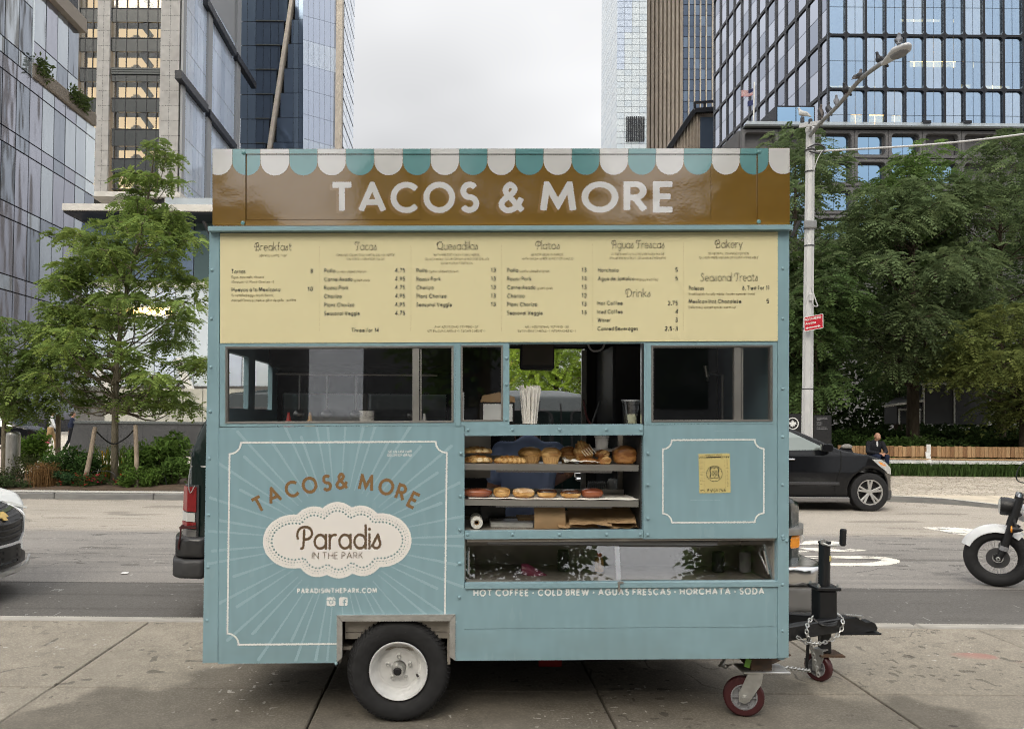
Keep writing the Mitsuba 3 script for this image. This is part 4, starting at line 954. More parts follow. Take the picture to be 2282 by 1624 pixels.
# ---------------------------------------------------------------- what stands in and on the trailer
def crust(key, c1, c2, sc=26, rough=.45, coat=0.0):
    mat(key, {'type': 'proc', **{k: v for k, v in mikit.proc(lambda p, n, uv: mixc(C3(*c1), C3(*c2), ss(.3, .7, F(p.x * sc, p.y * sc, p.z * sc * 1.7, 3)))).items() if k != 'type'}}, rough, clearcoat=coat)
crust('m_bread', (.30, .135, .035), (.62, .40, .16)); crust('m_bread_dark', (.20, .072, .018), (.40, .19, .06), 30)
crust('m_muffin', (.38, .20, .06), (.60, .36, .13), 34); crust('m_bread_pale', (.62, .45, .22), (.78, .62, .38), 30)
crust('m_glaze', (.15, .035, .015), (.32, .10, .045), 22, .25, .8); crust('m_choc', (.035, .014, .007), (.10, .04, .018), 40, .25, .8)
crust('m_doughnut', (.48, .24, .07), (.70, .45, .18), 26); crust('m_sugar', (.55, .33, .16), (.74, .56, .36), 60, .8)
crust('m_cherry', (.18, .01, .012), (.40, .04, .03), 60, .2, .8)
mat('m_icing', (.80, .74, .62), .4); mat('m_paper', (.72, .70, .65), .8); mat('m_muffin_paper', (.50, .30, .12), .7)
mat('m_kraft', {'type': 'proc', **{k: v for k, v in mikit.proc(lambda p, n, uv: C3(.36, .235, .125) * (.85 + .3 * F(p.x * 12, p.y * 12, p.z * 12))).items() if k != 'type'}}, .8)
Z1, Z2 = SHELF


def lump(c, sx, sy, sz, seed, amp=.08, freq=2.5, sub=3, flat=True):
    m = trimesh.creation.icosphere(subdivisions=sub, radius=1.0); v = np.asarray(m.vertices)
    n = meshkit.fbm(v * freq + seed * 7.3, 3, seed) - .5
    v = v * (1 + amp * 2 * n)[:, None]
    if flat: v[:, 2] = np.where(v[:, 2] < -.45, -.45 + (v[:, 2] + .45) * .08, v[:, 2])
    v = v * [sx, sy, sz]; v[:, 2] -= v[:, 2].min()
    return v + np.asarray(c), m.faces


def at(px, Y, z): return np.array([PX(px, Y, 1030), Y, z])
def wide(x0, x1, Y): return (PX(x1, Y, 1030) - PX(x0, Y, 1030)) / 2


def braid(x0, x1, Y, z, h, n, label, seed, filled=True):
    k = thing('croissant_roll', label, 'pastry', None)
    w = wide(x0, x1, Y); cx = PX((x0 + x1) / 2, Y, 1030); mb = MB()
    for i in range(n):
        t = (i + .5) / n * 2 - 1; s = (1 - .45 * abs(t) ** 2.2)
        v, f = lump((0, 0, 0), w * 1.5 / n, .05 * s, h * .55 * s, seed + i, .05, 3)
        mb.add(v, f, tr(cx + t * w * .86, Y, z) @ rot((0, 0, 1), 24))
    put('crust', mb, 'm_bread', k, smooth=50)
    if filled:
        for i in range(2):
            v, f = lump((0, 0, 0), w * .24, .018, h * .30, seed + 30 + i, .12, 2.5)
            put('cut_end', (v + [cx + w * (.1 + .45 * i) if h > .04 else cx + w * (-.4 + .5 * i), Y - .047, z + h * .12], f), 'm_bread_pale', k, smooth=True)
    return k
braid(1034, 1097, 4.34, Z1 + .002, .052, 5, 'split croissant roll with pale cut ends, under another at the left shelf end', 1)
braid(1030, 1096, 4.35, Z1 + .052, .046, 5, 'braided croissant roll lying on top of another roll at the left shelf end', 9)
braid(1100, 1172, 4.33, Z1 + .001, .052, 6, 'long flat croissant on the top shelf between the stacked rolls and the muffins', 17, False)


def muffin(x0, x1, Y, z, H_, label, top, seed, bits=None, paper='m_muffin_paper'):
    k = thing('muffin', label, 'muffin')
    w = wide(x0, x1, Y); cx = PX((x0 + x1) / 2, Y, 1030)
    n = 40; pr = []
    for i, (r, h) in enumerate(((.0, .0), (.66, .0), (.84, .52), (.80, .54))): pr.append((r * w, h * H_))
    mb = MB(); ang = np.arange(n) * 2 * PI / n
    rip = 1 + .035 * np.cos(np.arange(n) * PI)
    v = np.vstack([np.c_[r * rip * np.cos(ang), r * rip * np.sin(ang), np.full(n, h)] for r, h in pr[1:3]])
    f = [(j, (j + 1) % n, n + (j + 1) % n, n + j) for j in range(n)]
    mb.add(v, np.array(f), tr(cx, Y, z)); put('paper_case', mb, paper, k)
    v, f = lump((0, 0, 0), w, w * .95, H_ * .46, seed, .07, 2.6); v[:, 2] += H_ * .47
    put('top', (v + [cx, Y, z], f), top, k, smooth=True)
    if bits:
        mb = MB()
        for i in range(7):
            a, r = rng.uniform(0, 2 * PI), rng.uniform(0, .6) * w
            mb.tm(lump((cx + r * math.cos(a), Y - .2 * w + r * math.sin(a) * .8, z + H_ * (.83 - .2 * (r / w) ** 2)), .012, .012, .012, seed + i, .2, 2, 1))
        put('fruit', mb, bits, k, smooth=True, kind='stuff')
muffin(1154, 1209, 4.40, Z1, .075, 'plain golden muffin behind the long croissant on the top shelf', 'm_muffin', 3)
muffin(1204, 1251, 4.35, Z1, .076, 'muffin with dark red fruit on its split top, in a ribbed case', 'm_bread', 5, 'm_cherry')
muffin(1246, 1287, 4.43, Z1, .078, 'brown crumb muffin standing behind a sheet of white paper', 'm_bread_dark', 8, 'm_bread_dark')
k = thing('croissant', 'iced croissant with white drizzle standing on paper on the top shelf', 'pastry')
w = wide(1284, 1326, 4.36); cx = PX(1305, 4.36, 1030); mb = MB()
for i in range(6):
    t = (i + .5) / 6 * 2 - 1
    v, f = lump((0, 0, 0), w * .30, .04 * (1 - .4 * t * t), .055 * (1 - .4 * t * t), 40 + i, .05, 3, 3, False); mb.add(v, f, tr(cx + t * w * .8, 4.36, Z1 + .02 + .012 * t) @ rot((0, 1, 0), -18))
put('crust', mb, 'm_bread', k, smooth=50)
mb = MB()
for i in range(5): x = cx - w * .5 + i * w * .26; mb.tube(spline([(x - .012, 4.345, Z1 + .088 + .004 * i), (x, 4.318, Z1 + .065 + .004 * i), (x + .02, 4.316, Z1 + .042 + .004 * i)], 10), .0022, 5)
put('icing', mb, 'm_icing', k, kind='stuff')
v, f = lump((PX(1312, 4.33, 1030), 4.335, Z1), .055, .03, .022, 77, .1, 2.5)
k = thing('flat_pastry', 'flat folded pastry under the iced croissant', 'pastry'); put('crust', (v, f), 'm_bread_dark', k, smooth=True)
for i, (x0, x1, z, Y, lab) in enumerate(((1324, 1357, Z1 + .034, 4.37, 'dark swirl bun on top of another bun'), (1330, 1360, Z1, 4.34, 'swirl bun with its spiral end showing beneath the upper bun'))):
    k = thing('swirl_bun', lab, 'pastry'); w = wide(x0, x1, Y); cx = PX((x0 + x1) / 2, Y, 1030)
    v, f = lump((cx, Y, z), w, .04, .028, 50 + i, .06, 2.5); put('crust', (v, f), 'm_bread_dark', k, smooth=True)
    a = np.linspace(0, 5 * PI, 50); r = .004 + .022 * a / a[-1]
    put('swirl', MB().tube(np.c_[cx + w * .3 + r * np.cos(a), np.full(50, Y - .033 - .006 * (1 - a / a[-1])), z + .02 + r * .75 * np.sin(a)], .0035, 6), 'm_bread', k, smooth=60)
k = thing('brioche_loaf', 'tall brown brioche loaf at the right end of the top shelf', 'bread')
m = trimesh.creation.icosphere(subdivisions=4, radius=1.0); v = np.asarray(m.vertices)
v = np.sign(v) * np.abs(v) ** .62; v = v * (1 + .05 * (meshkit.fbm(v * 3, 3, 4) - .5))[:, None]
w = wide(1366, 1418, 4.36); v[:, 2] = np.where(v[:, 2] > 0, v[:, 2] * 1.05 + .06 * np.cos(v[:, 0] * 4), v[:, 2])
put('crust', (v * [w, .065, .047] + [PX(1392, 4.36, 1030), 4.37, Z1 + .047], m.faces), 'm_bread_dark', k, smooth=True)
def crumple(x0, x1, y0, y1, z, seed, amp, n=14):
    gx, gy = np.meshgrid(np.linspace(x0, x1, n), np.linspace(y0, y1, n), indexing='ij')
    h = amp * (meshkit.fbm(np.stack([gx * 28, gy * 28, gx * 0 + seed], -1), 3, seed))
    v = np.stack([gx, gy, z + h], -1).reshape(-1, 3); i, j = np.meshgrid(np.arange(n - 1), np.arange(n - 1), indexing='ij')
    return v, np.stack([i * n + j, (i + 1) * n + j, (i + 1) * n + j + 1, i * n + j + 1], -1).reshape(-1, 4)
v, f = crumple(PX(1258, 4.3, 1030), PX(1335, 4.3, 1030), 4.26, 4.42, Z1 + .001, 3, .035)
put('wax_paper', (v, np.vstack([f[:, [0, 1, 2]], f[:, [0, 2, 3]]])), 'm_paper', label='crumpled sheet of white paper under the iced croissant', cat='paper', smooth=40)
v, f = crumple(PX(1045, 4.3, 1030), PX(1428, 4.3, 1030), 4.25, 4.56, Z2 + .001, 6, .008)
put('wax_paper', (v, np.vstack([f[:, [0, 1, 2]], f[:, [0, 2, 3]]])), 'm_paper', label='white paper liner under the doughnuts on the lower shelf', cat='paper', smooth=40)


def doughnut(x0, x1, Y, label, body, top, seed, h=.046):
    k = thing('doughnut', label, 'doughnut'); w = wide(x0, x1, Y); cx = PX((x0 + x1) / 2, Y, 1030)
    a = np.linspace(0, 2 * PI, 16, endpoint=False)
    m = trimesh.creation.icosphere(subdivisions=3, radius=1.0); v = np.asarray(m.vertices)
    v = np.sign(v) * np.abs(v) ** .75; v = v * (1 + .07 * (meshkit.fbm(v * 2.4 + seed, 3, seed) - .5))[:, None]
    put('dough', (v * [w, .05, h / 2] + [cx, Y, Z2 + .006 + h / 2], m.faces), body, k, smooth=True)
    if top:
        q = v.copy(); q[:, 2] = np.maximum(q[:, 2], .18 + .25 * (meshkit.noise(q * 3 + seed, seed) - .3)); q *= [1.025, 1.025, 1.05]
        put('topping', (q * [w, .05, h / 2] + [cx, Y, Z2 + .007 + h / 2], m.faces), top, k, smooth=True)
doughnut(1030, 1097, 4.34, 'long red-brown glazed pastry at the left end of the lower shelf', 'm_glaze', None, 1, .045)
doughnut(1100, 1137, 4.34, 'tall golden doughnut second from the left on the lower shelf', 'm_doughnut', 'm_muffin', 2, .05)
doughnut(1143, 1191, 4.34, 'sugar-dusted doughnut third from the left on the lower shelf', 'm_doughnut', 'm_sugar', 3)
doughnut(1197, 1241, 4.34, 'round doughnut with dark dripping chocolate icing', 'm_doughnut', 'm_choc', 4)
doughnut(1250, 1294, 4.34, 'flat doughnut with smooth brown icing beside the last glazed bun', 'm_doughnut', 'm_choc', 5, .042)
doughnut(1295, 1344, 4.35, 'red-brown glazed bun at the right end of the doughnut row', 'm_glaze', None, 6, .05)
# case floor
zf = CFZ + .001
k = thing('bag_roll', 'roll of clear plastic bags lying end-on in the bottom of the case', 'roll')
c = P(1062, 1163, 4.3); r = c[2] - zf
T = frame((c[0], 4.27, zf + r), (1, 0, 0), (0, 0, 1), (0, -1, 0))
mat('m_plastic_roll', (.62, .60, .55), .22, clearcoat=.8)
put('roll', MB().lathe([(r * .36, -.16), (r, -.16), (r * 1.0, -.01), (r * .93, .004), (r * .5, .006), (r * .36, -.004)], T, 40, closed=True), 'm_plastic_roll', k, smooth=35)
put('core', MB().lathe([(r * .355, -.15), (r * .355, -.002), (r * .30, -.002), (r * .30, -.15)], T, 24), 'm_kraft', k)
k = thing('metal_tray', 'bright steel tray standing beside the bag roll in the case', 'tray')
put('tray', MB().box(PX(1094, 4.36), PX(1190, 4.36), 4.33, 4.5, zf, zf + .03, c=.004), 'm_galv', k)
put('black_box', MB().box(PX(1070, 4.55), PX(1128, 4.55), 4.55, 4.66, zf, zf + .12, c=.006).box(PX(1100, 4.55), PX(1126, 4.55), 4.545, 4.552, zf + .02, zf + .11), 'm_black_gloss', label='black plastic box behind the bag roll in the case', cat='box')
def bag(x0, x1, y0, y1, Y, label, lean=.0, rotz=0):
    k = thing('paper_bag', label, 'paper bag'); A, B = P(x0, y1, Y), P(x1, y0, Y)
    g = MB().box(-(B[0] - A[0]) / 2, (B[0] - A[0]) / 2, -.006, .006, 0, B[2] - A[2]); v, f = g.mesh()
    n = trimesh.Trimesh(v, f).subdivide().subdivide().subdivide(); v = np.array(n.vertices)
    v[:, 1] += .012 * (meshkit.fbm(v * 14 + x0, 3, 2) - .5) - .02 * np.sin(v[:, 2] / (B[2] - A[2]) * PI)
    T = tr((A[0] + B[0]) / 2, Y, zf) @ rot((0, 0, 1), rotz) @ rot((1, 0, 0), lean)
    put('paper', (xf(T, v), n.faces), 'm_kraft', k, smooth=40)
bag(1190, 1259, 1136, 1183, 4.32, 'brown paper bag standing upright in the bottom of the case', -6)
for i, (x0, x1, Y, z, a, l) in enumerate(((1240, 1330, 4.40, .004, 8, 'lowest flat brown paper bag right of the standing bag'), (1262, 1352, 4.42, .02, -5, 'flat brown paper bag lying on the lower one, tilted to the left'), (1345, 1418, 4.38, .004, 3, 'flat brown paper bag at the right end of the case floor'), (1340, 1400, 4.46, .03, -9, 'brown paper bag at the back right of the case, on top'))):
    A, B = PX(x0, Y), PX(x1, Y)
    v, f = crumple(0, B - A, 0, .26, 0, 60 + i, .02, 10); f = np.vstack([f[:, [0, 1, 2]], f[:, [0, 2, 3]]])
    T = tr(A, 4.27, zf + z) @ rot((0, 0, 1), a) @ rot((1, 0, 0), 13)
    put('paper_bag', (xf(T, v), f), 'm_kraft', label=l, cat='paper bag', smooth=30)
put('kraft_sheets', MB().box(PX(1155, 4.45), PX(1195, 4.45), 4.42, 4.55, zf + .03, zf + .045, T=None), 'm_kraft', label='small stack of brown paper sheets behind the steel tray', cat='paper')
k = thing('plastic_bucket', 'white plastic bucket on the back shelf of the display case', 'bucket')
c = P(1341, 1000, 4.95)
mat('m_white_plastic', (.68, .68, .66), .4)
put('tub', MB().lathe([(0, 0), (.036, 0), (.042, .072), (.0, .072)], tr(*c), 28), 'm_white_plastic', k, smooth=30); put('rim', MB().lathe([(.0, .079), (.046, .079), (.046, .07), (.04, .07)], tr(*c), 28), 'm_white_plastic', k)
put('back_shelf', MB().box(c[0] - .06, XR - .03, 4.85, 5.1, c[2] - .012, c[2] - .001), 'm_steel_dull', FT)
k = thing('clear_lids', 'stack of clear plastic lids behind the lower shelf', 'plastic lids')
mat('m_clear_lid', (.34, .36, .37), .15, spec=.8)
c = P(1310, 1098, 4.85); mb = MB()
for i in range(9): mb.lathe([(.03, 0), (.040, .002), (.040, .006), (.03, .007)], frame(c + [i * .012, 0, .03], (0, 1, 0), (0, 0, 1), (1, 0, 0)), 16)
put('lid', mb, 'm_clear_lid', k, kind='stuff'); put('bag', lump(c + [.15, 0, 0], .045, .04, .06, 5, .25, 3, 2), 'm_clear_lid', k, smooth=True)
put('low_shelf', MB().box(PX(1296, 4.85), XR - .03, 4.78, 5.0, c[2] - .014, c[2] - .002), 'm_steel_dull', FT)
# on the counter
k = thing('straw_cup', 'clear cup crammed with white wrapped straws on the serving counter', 'cup of straws')
c = P(1181, 946, 4.36); c[2] = zc
mat('m_straw', (.74, .72, .68), .35)
r1, r0 = wide(1159, 1206, 4.36), wide(1163, 1200, 4.36)
put('cup', MB().lathe([(r0, 0), (r1, .128), (r1 + .002, .130), (r1 + .002, .126)], tr(*c), 32), 'm_cup', k, smooth=30)
g = np.random.default_rng(5)
for i in range(62):
    a, rr = g.uniform(0, 2 * PI), math.sqrt(g.uniform(0, 1)) * .9
    a2, r2 = a + g.normal(0, .25), rr * 1.02
    p0 = c + [r0 * rr * .9 * math.cos(a), r0 * rr * .9 * math.sin(a), .002]; p1 = c + [r1 * 1.14 * r2 * math.cos(a2), r1 * 1.14 * r2 * math.sin(a2), .198 + g.uniform(-.008, .012)]
    put('straw', MB().tube([p0, p1], .0034, 6), 'm_straw', k)
k = thing('tip_cup', 'clear plastic cup with a few banknotes at the right of the hatch', 'cup')
c = P(1405, 946, 4.33); c[2] = zc
scene['m_cup2'] = {'type': 'thindielectric', 'int_ior': 1.6}
ra, rb_ = wide(1385, 1425, 4.33), wide(1391, 1417, 4.33)
put('cup', MB().lathe([(0, .001), (rb_, .001), (rb_ * 1.12, .04), (ra, .13)], tr(*c), 32), 'm_cup2', k, smooth=30)
put('rim', MB().tube([c + [ra * math.cos(t), ra * math.sin(t), .131] for t in np.linspace(0, 2 * PI, 33)[:-1]], .0022, 6, closed=True), 'm_clear_lid', k, smooth=60)
mat('m_note', (.30, .31, .22), .8)
for i in range(4):
    v, f = crumple(0, .04, 0, .05, 0, 20 + i, .03, 8); f = np.vstack([f[:, [0, 1, 2]], f[:, [0, 2, 3]]])
    put('banknote', (xf(tr(*(c + [-.02 + .005 * i, -.012 + i * .008, .006])) @ rot((0, 0, 1), i * 25) @ rot((1, 0, 0), 80), v), f), 'm_note', k)
k = thing('napkin_dispenser', 'white and black napkin box on the counter behind the small window', 'napkin box')
A, B = P(1069, 939, 4.42), P(1147, 897, 4.42)
put('box', MB().box(A[0], B[0], 4.42, 4.56, zc, B[2], c=.004), 'm_black', k)
mat('m_napkin_white', (.66, .68, .68), .35)
put('front', MB().box(A[0] + .018, B[0] - .012, 4.414, 4.419, zc + .012, B[2] - .008), 'm_napkin_white', k)
put('napkin', MB().poly(Polygon([(0, 0), (.19, 0), (.185, .03), (.10, .055), (.01, .035)]), -.05, .05, tr(A[0] + .005, 4.48, B[2] + .002) @ XZ), 'm_kraft', k)
put('menu_holder', MB().box(PX(1028, 4.4), PX(1034, 4.4), 4.4, 4.5, zc, zc + .17).box(PX(1026, 4.4), PX(1054, 4.4), 4.36, 4.42, zc, zc + .015), 'm_napkin_white', label='white card holder at the left inside the small window', cat='card holder')
k = thing('hanging_screen', 'black box-shaped screen hanging under the hatch head', 'screen')
A, B = P(1161, 823, 4.5), P(1236, 760, 4.5)
put('case', MB().box(A[0], B[0], 4.5, 4.58, A[2], B[2] + .12, c=.008), 'm_black', k)
mat('m_screen', (.06, .052, .042), .3)
put('face', MB().box(A[0] + .008, B[0] - .008, 4.493, 4.499, A[2] + .025, B[2] + .1), 'm_screen', k)
k = thing('tongs', 'dark kitchen tongs hanging by the hatch', 'tongs')
put('arm', MB().tube(spline([P(1300, 890, 4.7), P(1306, 925, 4.7), P(1318, 948, 4.7)], 10), .006, 6), 'm_maroon', k); put('arm', MB().tube(spline([P(1337, 895, 4.7), P(1330, 915, 4.7), P(1318, 948, 4.7)], 10), .006, 6), 'm_black_metal', k)
put('cable', MB().tube(spline([P(1310, 764, 4.5), P(1316, 778, 4.5), P(1328, 782, 4.5), P(1342, 777, 4.5), P(1348, 764, 4.5)], 24), .006, 8), 'm_grey_plastic', label='grey cable looping down under the hatch head', cat='cable', smooth=60)
# in the lower cabinet
mat('m_magenta', (.16, .03, .06), .35); mat('m_redcap', (.5, .03, .02), .4)
zb = PZ(1297, YF, 1390)
put('purple_bottle', MB().tube([P(1162, 1268, 4.4), P(1170, 1268, 4.4), P(1220, 1296, 4.4)], [.03, .035, .032], 14), 'm_magenta', label='purple bottle lying at the left behind the glass doors', cat='bottle', smooth=50)
k = thing('juice_bottle', 'small bottle with a red cap behind the glass doors', 'bottle'); c = P(1335, 1290, 4.5)
put('bottle', MB().lathe([(0, 0), (.025, 0), (.025, .06), (.012, .08), (0, .08)], tr(c[0], c[1], zb), 16), 'm_muffin', k, smooth=30); put('cap', MB().lathe([(.013, .08), (.013, .1), (0, .1)], tr(c[0], c[1], zb), 12), 'm_redcap', k)
for i, (x, m, l) in enumerate(((1255, 'm_dark_inside', 'dark can left of the red-capped bottle in the cabinet'), (1600, 'm_black', 'black can at the right behind the glass doors'), (1660, 'm_grey_plastic', 'grey tin at the right end of the glass cabinet'))):
    c = P(x, 1290, 4.52); put('drink_can', MB().lathe([(0, 0), (.03, 0), (.033, .006), (.033, .10), (.028, .112), (0, .112)], tr(c[0], c[1], zb), 18), m, label=l, cat='can', smooth=30)
# kitchen things seen through the windows
put('steel_stove', MB().box(-1.2, -.1, 5.25, 5.66, .4, 1.24, c=.01), 'm_steel_dull', label='dull steel stove along the rear wall seen through the big window', cat='stove')
put('work_counter', MB().box(-1.2, .0, 4.30, 4.75, 1.36, 1.40, c=.005), 'm_steel_dull', FT)
k = thing('tall_fridge', 'tall black fridge at the right end inside the trailer', 'fridge')
put('case', MB().box(1.0, 1.66, 5.05, 5.68, .38, 2.05, c=.015), 'm_black', k); put('handle', MB().box(1.05, 1.08, 5.0, 5.045, 1.2, 1.7, c=.006), 'm_black_metal', k)
k = thing('espresso_tap', 'small steel tap seen through the right window', 'tap'); c = P(1590, 935, 4.8)
put('pillar', MB().tube([P(1610, 940, 4.8), P(1610, 835, 4.8), P(1580, 832, 4.8), P(1576, 850, 4.8)], .008, 8), 'm_steel', k, smooth=40); put('lever', MB().tube([P(1572, 815, 4.8), P(1576, 840, 4.8)], [.012, .008], 8), 'm_steel', k)
for i, (x, r, h, m, l) in enumerate(((-1.02, .11, .16, 'm_steel', 'wide steel pot on the stove at the left inside the trailer'), (-.70, .09, .22, 'm_steel_dull', 'tall dull pot on the stove inside the trailer'), (-.34, .12, .10, 'm_steel', 'low steel pan on the stove near the mullion'))):
    k = thing('cooking_pot', l, 'pot'); c = tr(x, 5.45, 1.242); put('pot', MB().lathe([(0, 0), (r * .95, 0), (r, .02), (r, h), (r + .008, h + .004), (r - .01, h + .004)], c, 28), m, k, smooth=30)
    put('lid', MB().lathe([(r - .012, h + .006), (r * .5, h + .03), (.012, h + .036), (.012, h + .06), (0, h + .06)], c, 28), m, k, smooth=30)
for i, (x, m, l) in enumerate(((-.92, 'm_redcap', 'red squeeze bottle on the work counter behind the big window'), (-.80, 'm_muffin', 'yellow squeeze bottle beside the red one'), (-.16, 'm_white_plastic', 'white squeeze bottle right of the window mullion'))):
    put('squeeze_bottle', MB().lathe([(0, 0), (.028, 0), (.03, .01), (.03, .13), (.012, .16), (.006, .20), (0, .20)], tr(x, 4.52, 1.401), 16), m, label=l, cat='bottle', smooth=35)
k = thing('cup_stack', 'stack of pale paper cups on the work counter behind the big window', 'cups'); 
for i in range(5): put('paper_cup', MB().lathe([(.030, 0), (.042, .09), (.044, .092), (.041, .085)], tr(-.48, 4.5, 1.401 + i * .03), 20), 'm_paper', k, smooth=30)
put('hanging_rail', MB().tube([(-1.1, 5.0, 1.84), (-.1, 5.0, 1.84)], .008, 8), 'm_steel', FT)
for i, x in enumerate((-.95, -.78, -.6, -.25)):
    k = thing('ladle', ['leftmost ladle hanging from the rail inside the trailer', 'second ladle from the left on the rail', 'third ladle from the left on the rail', 'rightmost ladle hanging from the rail'][i], 'ladle')
    put('handle', MB().tube([(x, 4.99, 1.84), (x, 4.985, 1.60)], .005, 6), 'm_steel', k); put('bowl', lump((x, 4.98, 1.56), .035, .035, .03, i, .02, 2, 2, False), 'm_steel', k, smooth=True)
# the vendor, seen from behind, head bowed
mat('m_skin', {'type': 'proc', **{k: v for k, v in mikit.proc(lambda p, n, uv: C3(.46, .25, .17) * (.85 + .25 * F(p.x * 9, p.y * 9, p.z * 9))).items() if k != 'type'}}, .5)
cloth = lambda p, n, uv: F(p.x * 7 + 2 * N(p.z * 5, p.x * 3, 1.0), p.y * 7, p.z * 3.2, 3)
def fabric(key, c, h=.03, sc=None):
    scene[key] = {'type': 'twosided', 'nested': {'type': 'bumpmap', 'arbitrary': mikit.proc(sc or cloth, 4e-3), 'scale': h, 'nested': {'type': 'principled', 'base_color': rgb(c), 'roughness': .85, 'specular': .2, 'sheen': .3}}}
fabric('m_blue_shirt', (.36, .46, .72)); fabric('m_dark_cloth', (.018, .019, .024), .02); fabric('m_white_shirt', (.70, .71, .72), .02); fabric('m_khaki', (.36, .25, .13), .02); fabric('m_navy', (.018, .024, .05), .02)
mat('m_hair_brown', (.035, .022, .014), .6); mat('m_hair_grey', (.25, .24, .23), .6)


def hand(c, d, palm, s=1.0, curl=.5):
    """five-fingered hand: wrist at c, fingers along d, palm facing 'palm'"""
    d, n = unit(d), unit(palm); w = np.cross(d, n); bones = [((c), (.022 * s)), ]
    B = [((c, .021 * s), (c + d * .045 * s + w * .02 * s, .02 * s)), ((c, .021 * s), (c + d * .045 * s - w * .02 * s, .02 * s)), ((c + d * .045 * s + w * .025 * s, .014 * s), (c + d * .045 * s - w * .025 * s, .014 * s))]
    for i, L in enumerate((.062, .072, .068, .052)):
        b = c + d * .08 * s + w * (.03 - .02 * i) * s; q1 = b + (d * math.cos(curl * .6) + n * math.sin(curl * .6)) * L * .5 * s; q2 = q1 + (d * math.cos(curl * 1.6) + n * math.sin(curl * 1.6)) * L * .5 * s
        B += [((c + d * .04 * s + w * (.025 - .017 * i) * s, .012 * s), (b, .009 * s)), ((b, .009 * s), (q1, .008 * s)), ((q1, .008 * s), (q2, .007 * s))]
    t0 = c + d * .02 * s + w * .03 * s; t1 = t0 + unit(d + w * .9 + n * .3) * .035 * s; t2 = t1 + unit(d + w * .3 + n * .5) * .03 * s
    return B + [((t0, .012 * s), (t1, .0105 * s)), ((t1, .0105 * s), (t2, .009 * s))]


k = thing('person', 'vendor in a blue t-shirt seen from behind, bowed over inside the trailer', 'person')
V = lambda x, y, z: np.array([x, y, z], float)
vx, vy = PX(1178, 5.3, 1000), 5.30
zs = PZ(971, 5.3, 1178)          # neck base
torso = [((V(vx, vy + .02, zs - .62), (.17, .115, .10)), (V(vx - .005, vy, zs - .42), (.165, .11, .10))), ((V(vx - .005, vy, zs - .42), (.165, .11, .10)), (V(vx, vy, zs - .20), (.19, .115, .12))),
         ((V(vx, vy, zs - .20), (.19, .115, .12)), (V(vx, vy + .02, zs - .09), (.15, .09, .07))), ((V(vx - .155, vy + .02, zs - .10), .062), (V(vx + .155, vy + .02, zs - .10), .062)), ((V(vx, vy + .02, zs - .08), (.13, .08, .06)), (V(vx + .005, vy + .05, zs - .025), (.065, .06, .03)))]
el_r, el_l = V(PX(1268, 5.3, 1050), vy + .06, PZ(1052, 5.3, 1268)), V(vx - .235, vy + .05, zs - .38)
sh_r, sh_l = V(vx + .175, vy + .02, zs - .10), V(vx - .175, vy + .02, zs - .10)
torso += [((sh_r, .066), (sh_r + (el_r - sh_r) * .62, .064)), ((sh_l, .066), (sh_l + (el_l - sh_l) * .62, .064))]
put('shirt', body_of_bones(torso, .022, 7, 8), 'm_blue_shirt', k, smooth=True)
nb = V(vx + .01, vy + .05, zs - .03)
hc = V(vx + .015, vy + .24, zs - .015)
wr_r, wr_l = V(PX(1222, 5.3, 1085), vy + .04, PZ(1092, 5.3, 1222)), V(vx - .14, vy + .26, zs - .50)
wr_r[1] = vy + .20
skin = [((nb - [0, .02, .03], .058), (nb + [0, .09, .01], .056)), ((nb + [0, .09, .01], .056), (hc + [0, -.06, 0], (.066, .07, .066))),
        ((hc, (.076, .095, .085)), (hc + [0, .07, -.05], (.06, .06, .06))), ((hc + [0, .09, -.07], .02), (hc + [0, .105, -.075], .012)),
        ((sh_r + (el_r - sh_r) * .5, .048), (el_r, .044)), ((el_r, .043), (wr_r, .028)), ((sh_l + (el_l - sh_l) * .5, .048), (el_l, .043)), ((el_l, .043), (wr_l, .028))]
for s in (-1, 1): skin.append(((hc + [s * .078, -.005, -.01], (.012, .02, .03)), (hc + [s * .082, -.01, -.005], (.008, .018, .026))))
skin += hand(wr_r, (-.6, .5, -.3), (0, .5, -.8)) + hand(wr_l, (.5, .6, -.3), (0, .3, -.9))
put('body', body_of_bones(skin, .014, 5, 8), 'm_skin', k, smooth=True)
hr = lump((0, 0, 0), .083, .10, .088, 4, .03, 4, 3, False)
put('hair', (hr[0] - [0, 0, hr[0][:, 2].mean()] + hc + [0, -.018, .015], hr[1]), 'm_hair_brown', k, smooth=True)
legs = []
for s in (-1, 1): legs += [((V(vx + s * .085, vy + .02, zs - .66), (.10, .105, .1)), (V(vx + s * .09, vy, zs - .98), .068)), ((V(vx + s * .09, vy, zs - .98), .066), (V(vx + s * .09, vy + .03, .10), .05))]
legs.append(((V(vx - .07, vy + .02, zs - .62), .11), (V(vx + .07, vy + .02, zs - .62), .11)))
put('trousers', body_of_bones(legs, .03, 5), 'm_navy', k, smooth=True)
for s in (-1, 1): put('shoe', body_of_bones([((V(vx + s * .09, vy - .03, .045), .042), (V(vx + s * .1, vy + .17, .04), .036))], .02, 3), 'm_black', k, smooth=True)
